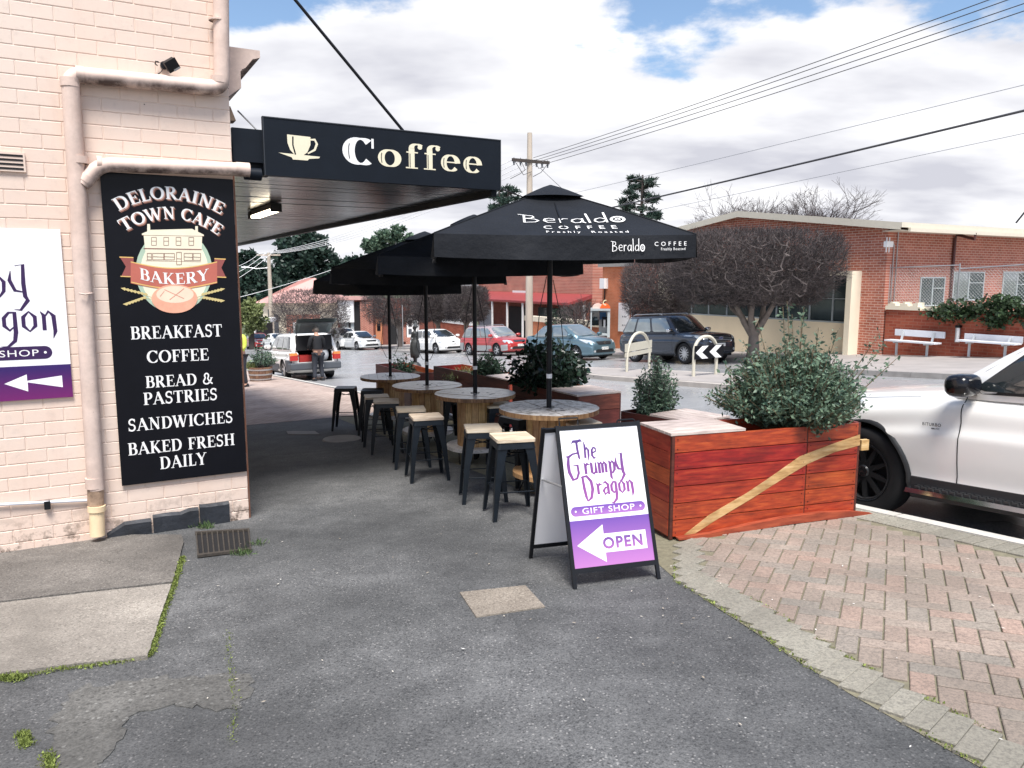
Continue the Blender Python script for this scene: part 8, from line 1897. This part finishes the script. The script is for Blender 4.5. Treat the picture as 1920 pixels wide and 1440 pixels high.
# ---------------------------------------------------------------- ground details
dg = [on_g(*q, .0) for q in ((368,1003),(466,997),(470,1034),(372,1046))]
gr = thing('drain_grate', 'rusty barred drain grate in the ground by the wall corner', 'drain', (dg[0]+dg[2])/2); c0_ = gr.location.copy(); M['rust'] = simple('grate_iron', (.05,.042,.034), .7, var=.5, scale=20, bmp=.3)
D = [p-c0_ for p in dg]
MB().poly([p+Vector((0,0,.006)) for p in D]).build('pit', M['dark'], gr)
def quadp(u, v, z=0): return D[0].lerp(D[1], u).lerp(D[3].lerp(D[2], u), v)+Vector((0,0,z))
for k in range(11):
    u = k/10; w_ = .013; me = MB().hexa([quadp(u-w_,0,.008),quadp(u+w_,0,.008),quadp(u+w_,1,.008),quadp(u-w_,1,.008),quadp(u-w_,0,.024),quadp(u+w_,0,.024),quadp(u+w_,1,.024),quadp(u-w_,1,.024)]); me.build('bar', M['rust'], gr)
for v_ in (0,1): MB().hexa([quadp(-.02,v_-.03,.007),quadp(1.02,v_-.03,.007),quadp(1.02,v_+.03,.007),quadp(-.02,v_+.03,.007),quadp(-.02,v_-.03,.0255),quadp(1.02,v_-.03,.0255),quadp(1.02,v_+.03,.0255),quadp(-.02,v_+.03,.0255)]).build('rim_bar', M['rust'], gr)
def plate(name, lab, pxs, mat, off=.008): P = [on_g(*q, off) for q in pxs]; mb = MB(); mb.prism([p-Vector((0,0,.02)) for p in P], (0,0,.02)); return mb.build(name, mat, label=lab, cat='cover')
plate('concrete_patch', 'square weathered concrete cover in the asphalt before the sandwich board', [(862,1110),(985,1097),(1022,1137),(893,1156)], asphalt('cover_concrete', (.20,.17,.14), (.42,.37,.31), .85, 0, .5, (.55,.5,.42), sc=.9))
plate('pit_cover', 'flat grey rectangular pit cover at the left of the bar stools', [(537,808),(590,808),(600,814),(540,814)], M['kerbd'])
P = []; c_ = on_g(641,823,.008); mb = MB(); mb.lathe([(0,.008),(.26,.008),(.27,-.01)], 28); mb.build('round_cover', M['kerbd'], label='small round grey cover beside the left row of stools', cat='cover', loc=c_)
# moss and weeds
def moss(name, lab, pl_, n, size, w_, hgt, mat, kind=True):
    C = []
    for (a, b) in zip(pl_, pl_[1:]):
        A0, B0 = on_g(*a, .005), on_g(*b, .005); m = max(20, int(n*(B0-A0).length)); f = RNG.uniform(0,1,m)[:,None]; C.append(np.array(A0)*(1-f)+np.array(B0)*f+RNG.normal(size=(m,3))*np.array([w_,w_,hgt*.3])+np.array([0,0,hgt*.3]))
    o = link(name, leaves_mesh(name, np.concatenate(C), size, mat, 1.0, .5), None); tag(o, lab, 'moss', None, 'stuff'); return o
moss('moss', 'bright green moss along the side edge of the concrete ramp', [(343,1045),(325,1100),(308,1145),(282,1230)], 2200, .012, .009, .006, M['moss'])
moss('moss', 'green moss along the front edge of the concrete ramp', [(0,1270),(60,1266),(110,1256),(180,1248),(277,1233)], 1100, .011, .009, .006, M['moss'])
moss('moss', 'thick tuft of moss at the lower left edge', [(-80,1276),(45,1272)], 4000, .014, .014, .01, M['moss'])
moss('moss', 'small moss clumps in the rough asphalt at the lower left', [(42,1375),(50,1400)], 4500, .011, .013, .008, M['moss']); moss('moss', 'small moss clump near the bottom left corner', [(88,1415),(96,1445)], 3500, .011, .012, .008, M['moss'])
moss('moss', 'faint line of moss along a crack in the foreground asphalt', [(430,1180),(428,1240),(440,1300),(436,1400)], 260, .008, .010, .004, M['moss'])
gl_ = leafmat('grass_blade', (.04,.08,.025), (.12,.18,.07))
for q, lab, n in (((385,990),'tuft of weeds growing between the drain grate and the wall',150), ((455,1040),'green weed at the lower right corner of the drain grate',120), ((482,1022),'small weed right of the drain grate',50)):
    c_ = on_g(*q, .0); C = np.array(c_)+RNG.normal(size=(n,3))*np.array([.04,.022,.003]); o = link('weed', leaves_mesh('weed', C, .042, gl_, 1.3, .14), None); tag(o, lab, 'weed')
# joint moss lines between pavers
C = []
for i in range(2600):
    s_ = RNG.uniform(.4, 3.6); t_ = e_t(s_)+RNG.choice([0.012, -.225])+RNG.normal()*.008; C.append(Wd(s_, t_, off=.008))
C = [c for c in C if noise.noise(c*2.2) > -.05]
o = link('joint_moss', leaves_mesh('joint_moss', np.array([tuple(c) for c in C]), .010, M['moss'], 1, .6), None); tag(o, 'green moss in the joints of the paving border', 'moss', None, 'stuff')
# fallen leaves and litter scattered over the asphalt
M['litter'] = leafmat('litter', (.35,.28,.20), (.72,.68,.60))
C = []
for i in range(120):
    px = RNG.uniform(300, 1900); py = 1440-(1440-960)*RNG.uniform(0,1)**.5; c = on_g(px, py, .006)
    s_, t_ = ST(c)
    if t_ < 4.8 and not (s_ > 6.4 and t_ < 1.3): C.append(tuple(c+Vector((0,0,.006 if t_ < e_t(s_)-.3 else .016))))
C = np.array(C); n = len(C); d = RNG.normal(size=(n,3)); d[:,2] = .05; d /= np.linalg.norm(d, axis=1)[:,None]; e = np.stack([-d[:,1], d[:,0], np.zeros(n)], 1); s_ = RNG.uniform(.004,.013,n)[:,None]
V = np.stack([C, C+d*s_+e*s_*.4, C+d*s_*2, C+d*s_-e*s_*.4], 1).reshape(-1,3); o = link('leaf_litter', np_mesh('leaf_litter', V, np.arange(4*n).reshape(-1,4), M['litter']), None); tag(o, 'tiny pale leaf and stone litter scattered over the asphalt', 'litter', None, 'stuff')
mb = MB(); 
# clear the empty helper labels
for o in list(bpy.data.objects):
    if o.parent is None and o.type in ('EMPTY', 'MESH') and 'label' in o and o['label'] == '': bpy.data.objects.remove(o)
